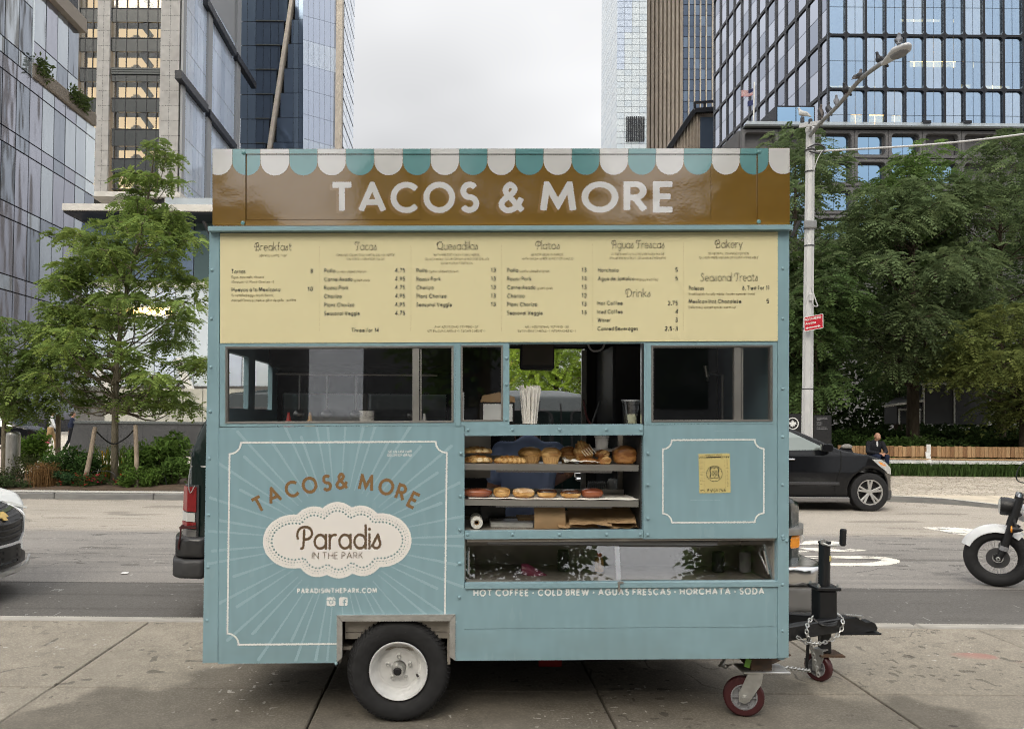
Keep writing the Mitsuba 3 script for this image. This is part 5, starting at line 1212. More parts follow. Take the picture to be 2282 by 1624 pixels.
# ---------------------------------------------------------------- vehicles
flake = lambda p, n, uv: N(p.x * 3, p.y * 3, p.z * 3)
mat('m_van_green', (.005, .013, .0115), .1, spec=.4, clearcoat=.6, clearcoat_gloss=.95)
mat('m_car_black', (.004, .0045, .006), .08, spec=.35, clearcoat=.4, clearcoat_gloss=.95)
mat('m_car_white', (.62, .63, .63), .2, spec=.5, clearcoat=.8)
mat('m_car_glass', (.012, .016, .016), .04, spec=.8)
mat('m_red_lens', (.20, .006, .008), .12, spec=.7, clearcoat=.8); mat('m_amber', (.85, .30, .015), .15, spec=.6, clearcoat=.8); mat('m_clear_lens', (.50, .50, .48), .12, spec=.8, clearcoat=.8)
mat('m_bumper', (.028, .028, .029), .28, spec=.45, clearcoat=.4); mat('m_bumper_grey', (.17, .165, .16), .4)
mat('m_gold', (.62, .42, .12), .35, .4); mat('m_dark_grey', (.04, .04, .042), .5); mat('m_alloy', (.55, .54, .51), .28, .6)
mat('m_seam', (.002, .002, .002), .8); mat('m_bright_trim', (.82, .82, .82), .3, .4)


def car_shell(side, front, plan, y0, length=.06, rounds=5):
    """outline from the side (x, z), from the front (y, z) and from above (x, y), met as one body; y0 the car's middle"""
    X0, X1 = min(p[0] for p in side) - 1, max(p[0] for p in side) + 1
    a = mpoly(side, -1.3, 1.3, tr(0, y0, 0) @ XZ)
    b = mpoly([(y, z) for y, z in front] + [(-y, z) for y, z in front[::-1]], X0, X1, tr(0, y0, 0) @ YZ)
    c = mpoly([(x, y) for x, y in plan] + [(x, -y) for x, y in plan[::-1]], -.6, 3.0, tr(0, y0, 0))
    return a ^ b ^ c


def car_wheel(parent, c, r, w, side=-1, spokes=5, rimm='m_alloy', turn=0):
    T = tr(*c) @ rot((0, 0, 1), turn) @ frame((0, 0, 0), (1, 0, 0), (0, 0, 1), (0, -1, 0)) if side < 0 else tr(*c) @ frame((0, 0, 0), (-1, 0, 0), (0, 0, 1), (0, 1, 0))
    k = put('wheel', MB().lathe([(r * .62, -w / 2), (r * .9, -w / 2), (r * .985, -w * .42), (r, -w * .25), (r, w * .25), (r * .985, w * .42), (r * .9, w / 2), (r * .70, w * .49), (r * .66, w * .44), (r * .64, w * .3)], T, 64), 'm_rubber', parent, smooth=35)
    mb = MB().lathe([(r * .655, w * .40), (r * .675, w * .47), (r * .64, w * .47), (r * .61, w * .36), (r * .58, w * .0), (r * .1, -.02)], T, 48)
    put('rim_barrel', mb, 'm_dark_grey', k, smooth=40)
    mb = MB().lathe([(r * .66, w * .42), (r * .665, w * .48), (r * .62, w * .475), (r * .60, w * .38)], T, 48)
    mb.lathe([(r * .17, w * .2), (r * .16, w * .38), (r * .10, w * .41), (0, w * .41)], T, 20)
    for i in range(spokes):
        for s in (-1, 1):
            a = i * 2 * PI / spokes + .3; da = s * .13
            p = np.array([r * .12 * math.cos(a + da), r * .12 * math.sin(a + da), w * .36]); q = np.array([r * .625 * math.cos(a + da * 1.25), r * .625 * math.sin(a + da * 1.25), w * .42])
            mb.beam(p, q, r * .105, .03, up=(0, 0, 1), c=.006, T=T)
    put('spokes', mb, rimm, k, smooth=30, kind='stuff')
    return k


# dark green van parked between the trailer and the street
VAN = thing('parked_van', 'dark green van parked at the kerb right behind the trailer', 'van')
vy0 = 7.5
vside = [(-2.17, .34), (-2.19, .70), (-2.165, 1.14), (-2.09, 1.40), (-1.99, 1.64), (-1.86, 1.765), (-1.6, 1.80), (.9, 1.815), (1.15, 1.77), (1.4, 1.66), (2.05, 1.10), (2.72, .96), (2.95, .88), (3.0, .70), (2.98, .38), (2.9, .30)]
vfront = [(.86, .28), (.955, .42), (.975, .80), (.965, 1.10), (.93, 1.35), (.875, 1.64), (.80, 1.755), (.62, 1.83)]
vplan = [(-2.25, 0), (-2.21, .80), (-2.12, .93), (-1.9, 1.0), (2.4, 1.0), (2.75, .90), (2.92, .68), (3.0, .3), (3.02, 0)]
vm = car_shell(vside, vfront, vplan, vy0)
for x in (-1.30, 2.10):
    vm = vm - mpoly(Point(x, .20).buffer(.39, 16), -1.4, 1.4, tr(0, vy0, 0) @ XZ)
put('body', soften(vm, .06, 6), 'm_van_green', VAN, smooth=50)
big = car_shell([(x * 1.0, z) for x, z in vside], [(y + .006, z) for y, z in vfront], vplan, vy0)
for x0, x1 in ((-1.92, -1.05), (-.95, .05), (.15, .80), (.98, 1.42)):
    g = sbox(x0, 1.30, x1, 1.635).buffer(-.07).buffer(.07, 6)
    if x0 == -1.92: g = Polygon([(-1.84, 1.63), (-1.05, 1.63), (-1.05, 1.30), (-1.98, 1.30)]).buffer(-.04).buffer(.04, 6)
    if x0 == .98: g = Polygon([(.98, 1.635), (1.28, 1.635), (1.66, 1.30), (.98, 1.30)]).buffer(-.04).buffer(.04, 6)
    put('window', (big ^ mpoly(g, .80, 1.3, tr(0, vy0, 0) @ XZ)), 'm_car_glass', VAN)
    rr = big ^ mpoly(g.buffer(.022).difference(g.buffer(.002)), .80, 1.3, tr(0, vy0, 0) @ XZ)
    put('window_trim', rr, 'm_black', VAN)
for x in (.885, 1.72): put('door_seam', big ^ mpoly(sbox(x - .006, .45, x + .006, 1.70), .8, 1.3, tr(0, vy0, 0) @ XZ), 'm_seam', VAN)
put('door_handle', MB().box(.99, 1.14, vy0 - 1.0, vy0 - .965, 1.075, 1.105, c=.012).box(.98, 1.15, vy0 - .985, vy0 - .96, 1.10, 1.15, c=.01), 'm_chrome', VAN)
put('belt_strip', big ^ mpoly(sbox(-2.14, 1.160, -1.7, 1.170), .7, 1.3, tr(0, vy0, 0) @ XZ), 'm_galv', VAN)
tl = f'{VAN}__tail_light'
lens = car_shell([(x - .02, z) for x, z in vside], [(y + .012, z) for y, z in vfront], [(x - .02, y * 1.01) for x, y in vplan], vy0)
def rearcut(z0, z1, x1): return lens ^ mpoly(sbox(-2.4, z0, x1, z1), .70, 1.3, tr(0, vy0, 0) @ XZ)
put('tail_light', rearcut(.515, 1.015, -2.045), 'm_dark_grey', VAN)
lens2 = car_shell([(x - .028, z) for x, z in vside], [(y + .018, z) for y, z in vfront], [(x - .026, y * 1.018) for x, y in vplan], vy0)
def rc2(z0, z1, x0, x1): return lens2 ^ mpoly(sbox(x0, z0, x1, z1), .70, 1.3, tr(0, vy0, 0) @ XZ)
put('red_lens', rc2(.80, 1.0, -2.4, -2.065), 'm_red_lens', tl); put('clear_lens', rc2(.72, .79, -2.4, -2.075), 'm_clear_lens', tl); put('red_lens', rc2(.665, .715, -2.4, -2.065), 'm_red_lens', tl); put('smoked_lens', rc2(.53, .655, -2.4, -2.06), 'm_bumper_grey', tl)
c = P(404, 1172, 6.6)
put('tape_strip', MB().tube(spline([P(412, 1172, 6.55), P(404, 1172, 6.5), P(402, 1195, 6.5), P(398, 1215, 6.52), P(399, 1224, 6.52)], 14), .008, 6), 'm_maroon', VAN)
put('tape', MB().beam(P(400, 1176, 6.5), P(437, 1172, 6.5), .012, .02), 'm_maroon', tl)
put('dent', MB().tube(spline([P(424, 1045, 6.525), P(420, 1075, 6.515), P(424, 1098, 6.515), P(434, 1082, 6.515)], 12), .004, 5), 'm_galv', VAN)
def bumper(x0, x1, z0, z1, sgn, ymax):
    pl = [(x0 * 1.0, 0), (x0, ymax * .72), (x0 + .06 * sgn, ymax * .92), (x0 + .17 * sgn, ymax), (x1, ymax)]
    pts = [(x, y) for x, y in pl] + [(x, -y) for x, y in pl[::-1]]
    m = mpoly(Polygon(pts).buffer(0), z0, z1, tr(0, vy0, 0))
    return soften(m, .04, 5)
bp = put('rear_bumper', bumper(-2.30, -1.98, .435, .60, 1, 1.02), 'm_bumper', VAN, smooth=60)
put('lower_step', bumper(-2.315, -1.985, .27, .425, 1, 1.03), 'm_dark_grey', bp, smooth=60)
put('quarter_skirt', MB().box(-1.98, -1.70, vy0 - .985, vy0 - .955, .26, .42, c=.01), 'm_van_green', VAN)
fb_ = put('front_bumper', bumper(3.08, 2.6, .25, .40, -1, .99), 'm_chrome', VAN, smooth=60)
put('lower_valance', bumper(3.10, 2.6, .03, .24, -1, .97), 'm_bumper_grey', fb_, smooth=60)
hl = put('headlight', soften(mpoly([(x, y) for x, y in ((2.62, -.955), (2.86, -.83), (2.985, -.55), (2.93, -.5), (2.6, -.86))], .53, .63, tr(0, vy0, 0)), .03, 3), 'm_amber', VAN, smooth=50)
put('clear_lens', MB().box(2.86, 2.97, vy0 - .68, vy0 - .42, .54, .625, c=.02), 'm_clear_lens', hl)
put('headlight_trim', soften(mpoly([(x, y) for x, y in ((2.60, -.975), (2.88, -.85), (3.015, -.55), (3.0, -.3), (2.6, -.5))], .64, .70, tr(0, vy0, 0)), .03, 2), 'm_steel', VAN, smooth=40)
for x in (-1.30, 2.10):
    for s in (-1, 1): car_wheel(VAN, (x, vy0 + s * .80, ZS + .335), .335, .22, s)
put('underside', MB().box(-1.9, 2.7, vy0 - .7, vy0 + .7, .14, .36), 'm_black', VAN)

# black SUV on the far side of the street
SUV = thing('parked_car', 'black four-wheel-drive car parked across the street on the right', 'car')
sy0 = 16.22
sside = [(3.95, .10), (3.85, .55), (3.92, .95), (4.12, 1.42), (4.5, 1.55), (5.5, 1.585), (6.1, 1.53), (6.5, 1.42), (7.38, 1.02), (7.9, .93), (8.27, .82), (8.46, .65), (8.55, .42), (8.5, .06)]
sfront = [(.86, .02), (.93, .20), (.955, .60), (.93, .92), (.90, .98), (.80, 1.25), (.66, 1.52), (.5, 1.60)]
splan = [(3.8, 0), (3.85, .7), (4.1, .95), (7.7, .96), (8.2, .87), (8.45, .62), (8.56, .3), (8.58, 0)]
sm_ = car_shell(sside, sfront, splan, sy0)
for x in (5.22, 7.90): sm_ = sm_ - mpoly(Point(x, ZS + .38).buffer(.42, 20), -1.4, 1.4, tr(0, sy0, 0) @ XZ)
put('body', soften(sm_, .05, 5), 'm_car_black', SUV, smooth=50)
sbig = car_shell([(x, z + .004) for x, z in sside], [(y + .007, z) for y, z in sfront], splan, sy0)
mat('m_car_pane', (.30, .34, .32), .05, .55, spec=.9)
put('side_window', sbig ^ mpoly(Polygon([(6.0, 1.42), (6.45, 1.36), (7.12, 1.03), (6.0, 1.0)]).buffer(-.03).buffer(.03), .6, 1.4, tr(0, sy0, 0) @ XZ), 'm_car_pane', SUV)
put('side_window', sbig ^ mpoly(Polygon([(4.5, 1.45), (5.9, 1.47), (5.9, 1.0), (4.35, 1.02)]).buffer(-.03).buffer(.03), .6, 1.4, tr(0, sy0, 0) @ XZ), 'm_car_pane', SUV)
put('windscreen', car_shell([(x + .004, z + .006) for x, z in sside], [(y * .90, z) for y, z in sfront], splan, sy0) ^ mpoly(Polygon([(6.42, 1.50), (6.52, 1.50), (7.42, 1.06), (7.34, .98)]), -.9, .9, tr(0, sy0, 0) @ XZ), 'm_car_pane', SUV)
put('mirror', soften(mpoly(sbox(-.10, -.07, .10, .08).buffer(-.03).buffer(.03), -.06, .06, tr(7.02, sy0 - 1.03, 1.07) @ XZ), .03, 5), 'm_car_black', SUV, smooth=60)
put('mirror_arm', MB().beam((7.05, sy0 - .98, 1.0), (7.1, sy0 - .9, .98), .05, .04), 'm_car_black', SUV)
put('door_handle', MB().box(6.20, 6.46, sy0 - .985, sy0 - .945, .825, .86, c=.014), 'm_chrome', SUV)
put('door_seam', sbig ^ mpoly(LineString([(7.35, 1.0), (7.33, .7), (7.22, .35), (7.24, .12)]).buffer(.008), .6, 1.4, tr(0, sy0, 0) @ XZ), 'm_seam', SUV)
put('side_moulding', MB().box(5.75, 7.3, sy0 - .975, sy0 - .94, .36, .42, c=.012), 'm_dark_grey', SUV)
put('sill', MB().box(5.6, 7.5, sy0 - .96, sy0 - .90, .04, .14, c=.02), 'm_bumper_grey', SUV)
sl = car_shell([(x + .012, z + .008) for x, z in sside], [(y + .012, z) for y, z in sfront], [(x + .012, y * 1.01) for x, y in splan], sy0)
put('headlight', sl ^ mpoly(Polygon([(7.93, .855), (8.12, .85), (8.42, .68), (8.44, .56), (8.30, .58), (8.08, .73)]), .45, 1.4, tr(0, sy0, 0) @ XZ), 'm_clear_lens', SUV)
put('turn_signal', sl ^ mpoly(Polygon([(8.05, .82), (8.2, .77), (8.24, .71), (8.12, .74)]), .80, 1.4, tr(0, sy0 - .006, 0) @ XZ), 'm_amber', SUV)
put('fog_trim', sl ^ mpoly(Polygon([(8.2, .22), (8.6, .25), (8.6, .12), (8.2, .10)]), .4, 1.4, tr(0, sy0, 0) @ XZ), 'm_dark_grey', SUV)
for x in (5.22, 7.90):
    for s in (-1, 1): car_wheel(SUV, (x, sy0 + s * .80, ZS + .362), .362, .24, s, 5, 'm_alloy')
put('underside', MB().box(4.2, 8.2, sy0 - .8, sy0 + .8, .05, .3), 'm_black', SUV)

# white car whose nose shows at the left edge
CAR = thing('parked_car', 'white car nosing into the picture at the left edge, behind the van', 'car')
cy0 = 7.42
def nose(t): return -4.11 - .38 * t * t - .10 * max(0, abs(t) - .66) * 4
cplan = [(nose(t), t) for t in np.linspace(0, .86, 10)]
cplan = [(-8.6, 0), (-8.5, .8), (-8.2, .90)] + [(-5.2, .91)] + cplan[::-1]
cside = [(-8.5, .12), (-8.6, .6), (-8.4, 1.0), (-7.9, 1.40), (-7.0, 1.52), (-6.2, 1.47), (-5.3, .98), (-4.75, .86), (-4.42, .77), (-4.20, .66), (-4.04, .50), (-4.02, .26), (-4.12, .10)]
cfront = [(.82, .08), (.89, .3), (.905, .6), (.88, .9), (.62, 1.4), (.5, 1.53)]
cm = car_shell(cside, cfront, cplan, cy0)
for x in (-5.15, -7.75): cm = cm - mpoly(Point(x, .2).buffer(.37, 16), -1.4, 1.4, tr(0, cy0, 0) @ XZ)
put('body', soften(cm, .05, 4), 'm_car_white', CAR, smooth=50)
for x in (-5.15, -7.75):
    for s in (-1, 1): car_wheel(CAR, (x, cy0 + s * .78, ZS + .335), .335, .21, s)
put('windscreen', car_shell([(x + .01, z + .008) for x, z in cside], [(y * .9, z) for y, z in cfront], cplan, cy0) ^ mpoly(Polygon([(-6.15, 1.5), (-6.0, 1.5), (-5.25, 1.06), (-5.4, .98)]), -.8, .8, tr(0, cy0, 0) @ XZ), 'm_car_glass', CAR)
def front_piece(poly_tz, d0=.0, d1=.02):
    """a shape on the nose, given across the car (t, from its middle) and up (z)"""
    m = trimesh.creation.extrude_polygon(poly_tz, 1.0, engine='earcut'); m = trimesh.Trimesh(*trimesh.remesh.subdivide_to_size(m.vertices * [1, 1, .02], m.faces, .06))
    v = np.asarray(m.vertices); t, z, k = v[:, 0] * .72, v[:, 1], v[:, 2] / .02
    prof_x = np.interp(z, [.10, .26, .5, .66, .77], [-4.12, -4.02, -4.04, -4.20, -4.42])
    x = np.minimum(np.array([nose(a) for a in t]), prof_x) + .03 + d0 + (d1 - d0) * k
    return np.c_[x, cy0 + t, z], m.faces
gr = put('grille', front_piece(Polygon([(-.44, .765), (.44, .765), (.48, .70), (.45, .44), (.32, .37), (-.32, .37), (-.45, .44), (-.48, .70)]), 0, .012), 'm_black', CAR)
for i, z in enumerate((.41, .46, .515, .57, .625, .70)):
    w = .42 if z > .44 else .34
    put('slat', front_piece(Polygon([(-w, z + .012), (-.1, z - .010), (.1, z - .010), (w, z + .012), (w, z + .024), (.1, z + .004), (-.1, z + .004), (-w, z + .024)]), .012, .022), 'm_dark_grey', gr)
chp = LineString([(.485, .70), (.455, .44), (.32, .37), (-.32, .37), (-.455, .44), (-.485, .70)]).buffer(.018, join_style='mitre')
put('chrome_strip', front_piece(chp, .014, .03), 'm_bright_trim', gr)
put('chrome_bar', front_piece(LineString([(-.48, .70), (-.3, .68), (0, .665), (.3, .68), (.48, .70)]).buffer(.009), .014, .026), 'm_chrome', gr)
put('emblem', front_piece(Polygon([(-.105, .672), (-.035, .672), (-.035, .697), (.045, .697), (.045, .672), (.115, .672), (.10, .628), (.033, .628), (.033, .603), (-.047, .603), (-.047, .628), (-.12, .628)]), .02, .036), 'm_gold', gr)
put('lamp', front_piece(Polygon([(.47, .745), (.60, .725), (.70, .67), (.64, .66), (.5, .70)]), .012, .03), 'm_clear_lens', CAR)
put('plate_holder', front_piece(sbox(-.27, .235, .27, .365), .03, .045), 'm_black', CAR)
mb = MB()
for t, z in ((-.16, .325), (.16, .325), (.16, .27), (-.16, .27)): mb.tm(front_piece(Point(t, z).buffer(.012, 3), .045, .048))
put('plate_holes', mb, 'm_seam', CAR, kind='stuff')
put('lower_intake', front_piece(Polygon([(-.58, .25), (-.28, .33), (-.28, .2), (.28, .2), (.28, .33), (.58, .25), (.60, .17), (-.60, .17)]), .005, .02), 'm_black', CAR)
put('skid_strip', front_piece(Polygon([(-.78, .205), (-.5, .15), (.5, .15), (.78, .205), (.78, .17), (.5, .105), (-.5, .105), (-.78, .17)]), .03, .05), 'm_galv', CAR)

# dark car in the side street far left
FAR = thing('parked_car', 'dark car standing far back at the left behind the shrubs', 'car')
fx, fy = -21.0, 37.0
fside = [(fx + x, z) for x, z in ((-2.3, .15), (-2.3, .7), (-2.1, .95), (-1.5, 1.45), (-1.1, 1.55), (.6, 1.55), (1.6, 1.0), (2.3, .85), (2.35, .2))]
fm = car_shell(fside, [(.8, .1), (.92, .5), (.9, .95), (.65, 1.5), (.5, 1.6)], [(fx - 2.4, 0), (fx - 2.2, .85), (fx - 1.9, .95), (fx + 1.9, .95), (fx + 2.3, .7), (fx + 2.4, 0)], fy)
put('body', soften(fm, .08, 4), 'm_car_black', FAR, smooth=50)
put('side_window', car_shell([(x, z) for x, z in fside], [(.81, .1), (.93, .5), (.91, .95), (.66, 1.5), (.5, 1.61)], [(fx - 2.4, 0), (fx - 2.2, .85), (fx - 1.9, .95), (fx + 1.9, .95), (fx + 2.3, .7), (fx + 2.4, 0)], fy) ^ mpoly(Polygon([(fx - 1.6, 1.0), (fx - 1.2, 1.45), (fx + .5, 1.45), (fx + 1.3, 1.0)]), .5, 1.4, tr(0, fy, 0) @ XZ), 'm_car_pane', FAR)
for x in (-1.45, 1.45):
    for s in (-1, 1): car_wheel(FAR, (fx + x, fy + s * .8, .33), .33, .22, s)

# white motorcycle at the right edge
MC = thing('motorcycle', 'white motorcycle with spoked wheels and black fork at the right edge', 'motorcycle')
psi = math.radians(32); fwd = np.array([-math.cos(psi), math.sin(psi), 0]); lat = np.array([-math.sin(psi), -math.cos(psi), 0])
ax0 = P(2223, 1243, 8.45); ax0[2] = ZS + .305
TM = frame(ax0, fwd, lat, (0, 0, 1))        # local x forward, y towards the near side, z up
TMW = TM @ frame((0, 0, 0), (1, 0, 0), (0, 0, 1), (0, -1, 0)) @ scl(1, 1, -1)
wk = f'{MC}__wheel'
def mc_wheel(off, r):
    TT = TM @ tr(*off) @ frame((0, 0, 0), (1, 0, 0), (0, 0, 1), (0, -1, 0))
    a = np.linspace(0, 2 * PI, 14, endpoint=False); R0, rr = r - .066, .066
    k = put('wheel', MB().lathe([(R0 + rr * math.cos(t), rr * 1.0 * math.sin(t)) for t in a], TT, 64, closed=True), 'm_rubber', MC, smooth=50)
    put('rim', MB().lathe([(R0 - .045, -.04), (R0 - .056, -.034), (R0 - .062, 0), (R0 - .056, .034), (R0 - .045, .04)], TT, 64), 'm_black', k, smooth=40)
    put('hub', MB().lathe([(0, -.07), (.035, -.07), (.04, -.05), (.028, -.03), (.028, .03), (.04, .05), (.035, .07), (0, .07)], TT, 24), 'm_black_metal', k, smooth=30)
    put('brake_disc', MB().lathe([(.05, -.072), (.105, -.072), (.105, -.077), (.05, -.077)], TT, 40, closed=True), 'm_dark_grey', k)
    mb = MB()
    for i in range(40):
        t = i * 2 * PI / 40; s = 1 if i % 2 else -1; t2 = t + (.55 if (i // 2) % 2 else -.55)
        mb.tube([(.036 * math.cos(t2), .036 * math.sin(t2), s * .05), ((R0 - .056) * math.cos(t), (R0 - .056) * math.sin(t), s * .012)], .0022, 4, TT)
    put('spokes', mb, 'm_galv', k, kind='stuff')
mc_wheel((0, 0, 0), .305); mc_wheel((-1.55, 0, 0), .305)
LB = lambda x, y, z: (x, y, z)
for s in (-1, 1):
    fk = put('fork_leg', MB().tube([(0.0, s * .105, -.02), (-.05, s * .105, .10), (-.052, s * .105, .105), (-.20, s * .105, .66)], [.028, .03, .036, .036], 16, TM), 'm_black', MC, smooth=40)
    put('fork_collar', MB().tube([(-.045, s * .105, .085), (-.058, s * .105, .13)], .040, 16, TM), 'm_grey_plastic', fk)
    put('fork_cap', MB().tube([(-.196, s * .105, .64), (-.205, s * .105, .675)], [.04, .036], 16, TM), 'm_chrome', fk)
put('axle_nut', MB().lathe([(.02, .12), (.02, .148), (.012, .15), (.012, .13), (0, .13)], TM @ frame((0, 0, 0), (1, 0, 0), (0, 0, 1), (0, -1, 0)) @ scl(1, 1, -1), 12), 'm_galv', MC)
fd = MB(); n = 24; th = np.linspace(math.radians(22), math.radians(132), n); cr = np.linspace(-1, 1, 9)
vv = []
for rr_ in (.325, .319):
    for t in th:
        for c_ in cr: vv.append(((rr_ - .075 * c_ ** 2 + .020) * math.cos(PI - t) * -1, c_ * .092, (rr_ - .075 * c_ ** 2 + .020) * math.sin(t)))
ff = []
for L in (0, 1):
    for i in range(n - 1):
        for j in range(8):
            a = L * n * 9 + i * 9 + j; q = (a, a + 1, a + 10, a + 9); ff.append(q if L else q[::-1])
fd.add(vv, np.array(ff), TM); put('front_fender', fd, 'm_car_white', MC, smooth=60)
put('fender_strut', MB().tube([(-.10, .09, .27), (-.13, .11, .30)], .012, 8, TM), 'm_black', MC)
hlb = [(0, -.05), (.06, -.045), (.085, .0), (.095, .07), (.092, .12), (.088, .125), (.0, .125)]
hk = put('headlight', MB().lathe(hlb, TM @ frame((-.15, 0, .53), (0, 1, 0), (-.05, 0, 1), (1, 0, .05)) , 32), 'm_black', MC, smooth=40)
put('lens', MB().lathe([(.088, .126), (.06, .14), (0, .145)], TM @ frame((-.15, 0, .53), (0, 1, 0), (-.05, 0, 1), (1, 0, .05)), 32), 'm_clear_lens', hk, smooth=60)
for s in (-1, 1):
    bk = put('turn_signal', MB().lathe([(0, -.075), (.018, -.05), (.032, .0), (.034, .02), (.0, .02)], TM @ frame((-.14, s * .17, .315), (0, 1, 0), (0, 0, 1), (1, 0, 0)), 20), 'm_black', MC, smooth=40)
    put('lens', MB().lathe([(.034, .021), (.033, .032), (.0, .038)], TM @ frame((-.14, s * .17, .315), (0, 1, 0), (0, 0, 1), (1, 0, 0)), 20), 'm_amber', bk)
    put('signal_arm', MB().tube(spline([(-.16, s * .16, .33), (-.14, s * .13, .41), (-.20, s * .1, .47)], 8), .014, 8, TM), 'm_black', MC)
put('tank', soften(manifold3d.Manifold.batch_hull([manifold3d.Manifold.sphere(1, 24).scale(s_).translate(t_) for s_, t_ in (([.13, .09, .105], [-.27, 0, .475]), ([.16, .15, .12], [-.55, 0, .50]), ([.10, .10, .07], [-.85, 0, .46]))]), .04, 3).apply_transform(TM), 'm_car_white', MC, smooth=60)
put('seat', body_of_bones([(((-.85, 0, .45), (.14, .12, .05)), ((-1.2, 0, .42), (.16, .15, .05)))], .04, 3).apply_transform(TM), 'm_black', MC, smooth=60)
put('rear_fender', body_of_bones([(((-1.3, 0, .33), (.1, .09, .05)), ((-1.7, 0, .28), (.1, .09, .05)))], .04, 3).apply_transform(TM), 'm_car_white', MC, smooth=60)
put('frame', MB().tube(spline([(-.24, 0, .58), (-.30, .06, .30), (-.42, .09, -.02), (-.55, .09, -.14), (-1.1, .09, -.12), (-1.5, .09, .0)], 24), .022, 10, TM).tube(spline([(-.24, 0, .58), (-.30, -.06, .30), (-.42, -.09, -.02), (-.55, -.09, -.14), (-1.1, -.09, -.12)], 24), .022, 10, TM).tube([(-.28, 0, .56), (-1.0, 0, .36), (-1.5, 0, .05)], .025, 10, TM), 'm_black_metal', MC, smooth=50)
mb = MB().box(-.95, -.5, -.16, .16, -.14, .08, TM, .03)
for i in range(8): mb.lathe([(.07, .0), (.085, .004), (.085, .012), (.07, .016)], TM @ tr(-.62, 0, .08 + i * .026) @ rot((0, 1, 0), -12), 20)
mb.lathe([(.07, 0), (.07, .24), (0, .24)], TM @ tr(-.62, 0, .08) @ rot((0, 1, 0), -12), 16)
put('engine', mb, 'm_black_metal', MC)
put('radiator_cover', MB().box(-.40, -.33, -.11, .11, .08, .36, TM @ rot((0, 1, 0), -8), .02), 'm_black', MC)
put('side_reflector', MB().box(-.33, -.30, .12, .14, .20, .27, TM, .005), 'm_amber', MC)
put('handlebar', MB().tube(spline([(-.30, -.36, .80), (-.26, -.15, .79), (-.26, 0, .76), (-.26, .15, .79), (-.36, .38, .80), (-.46, .44, .79)], 30), .013, 10, TM), 'm_black_metal', MC, smooth=60)
put('grip', MB().tube([(-.36, .385, .80), (-.47, .445, .79)], .018, 10, TM), 'm_black', MC)
put('brake_lever', MB().tube(spline([(-.28, .30, .77), (-.22, .36, .74), (-.30, .42, .66), (-.34, .44, .62), (-.32, .45, .61)], 14), .007, 7, TM), 'm_black', MC, smooth=60)
put('control_cable', MB().tube(spline([(-.30, .20, .79), (-.16, .22, .82), (-.20, .2, .98), (-.38, .2, 1.05), (-.45, .22, .95)], 24), .006, 6, TM), 'm_black', MC, smooth=60)
put('mirror_stem', MB().tube(spline([(-.30, .28, .80), (-.32, .34, .95), (-.36, .4, 1.02)], 10), .006, 6, TM), 'm_black', MC)
put('foot_peg', MB().tube([(-.42, .10, -.12), (-.36, .34, -.13)], .018, 10, TM).tube([(-.36, .34, -.13), (-.358, .37, -.13)], .02, 10, TM), 'm_black', MC)
put('side_stand', MB().beam((-.7, .10, -.12), (-.85, .26, -.30), .02, .02, T=TM), 'm_black', MC)
# ---------------------------------------------------------------- buildings
def glass(key, tint, mirror, rough=.03, wave=0.0, freq=(1.2, .16), trans=(1, 1, 1), metal=1.0):
    m = {'type': 'principled', 'base_color': rgb(tint), 'metallic': metal, 'roughness': rough}
    if wave:
        m = {'type': 'bumpmap', 'arbitrary': mikit.proc(lambda p, n, uv: F((p.x + p.y) * freq[0], (p.x - p.y) * .6, p.z * freq[1], 2), .02), 'scale': wave, 'nested': m}
    if mirror >= 1: scene[key] = {'type': 'twosided', 'nested': m}
    else: scene[key] = {'type': 'blendbsdf', 'weight': float(1 - mirror), 'a': {'type': 'twosided', 'nested': m}, 'b': {'type': 'thindielectric', 'specular_transmittance': rgb(trans)}}
    return key
glass('g_wavy', (.37, .38, .44), 1, .08, .035, (1.0, .22), metal=.75); glass('g_wavy_light', (.46, .50, .54), 1, .08, .025, (1.2, .2), metal=.75); glass('g_wavy_dark', (.27, .30, .35), 1, .08, .04, (1.2, .3), metal=.75)
glass('g_pale', (.72, .80, .92), 1, .08, .004, (.6, .1), metal=.2); glass('g_pale_b', (.64, .73, .87), 1, .08, .004, (.6, .1), metal=.2)
glass('g_deep', (.11, .15, .22), 1, .06, .004, (.3, .1), metal=.5); glass('g_deep_b', (.18, .24, .33), 1, .06, .004, (.3, .1), metal=.55); glass('g_facet', (.50, .56, .68), 1, .05, .006, (.3, .1), metal=.7)
glass('g_blue', (.52, .68, .86), .74, .02, .004, (.5, .2), (.7, .8, .9)); glass('g_blue_b', (.64, .77, .91), .74, .02, .0, (1, 1), (.7, .8, .9)); glass('g_slate', (.50, .54, .64), 1, .03, .015, (.5, .2)); glass('g_slate_b', (.32, .36, .45), 1, .03, .02, (.5, .2))
glass('g_sky', (.36, .56, .78), 1, .03, .004, (.4, .2)); glass('g_light', (.74, .81, .85), 1, .08, .004, (.4, .1), metal=.25); glass('g_light_b', (.68, .76, .82), 1, .08, .004, (.4, .1), metal=.3); glass('g_teal', (.10, .15, .15), 1, .06, .01, metal=.5)
scene['g_clear'] = {'type': 'thindielectric', 'int_ior': 1.5, 'specular_transmittance': rgb((.85, .87, .85))}
scene['g_rail'] = {'type': 'blendbsdf', 'weight': .45, 'a': {'type': 'twosided', 'nested': {'type': 'diffuse', 'reflectance': rgb((.6, .66, .70))}}, 'b': {'type': 'thindielectric'}}
def stone(key, c1, c2, sc=.5, rough=.8):
    mat(key, {'type': 'proc', **{k: v for k, v in mikit.proc(lambda p, n, uv: mixc(C3(*c1), C3(*c2), F(p.x * sc, p.y * sc, p.z * sc, 4)) * (.9 + .2 * N(p.x * 2, p.y * 2, p.z * 2))).items() if k != 'type'}}, rough)
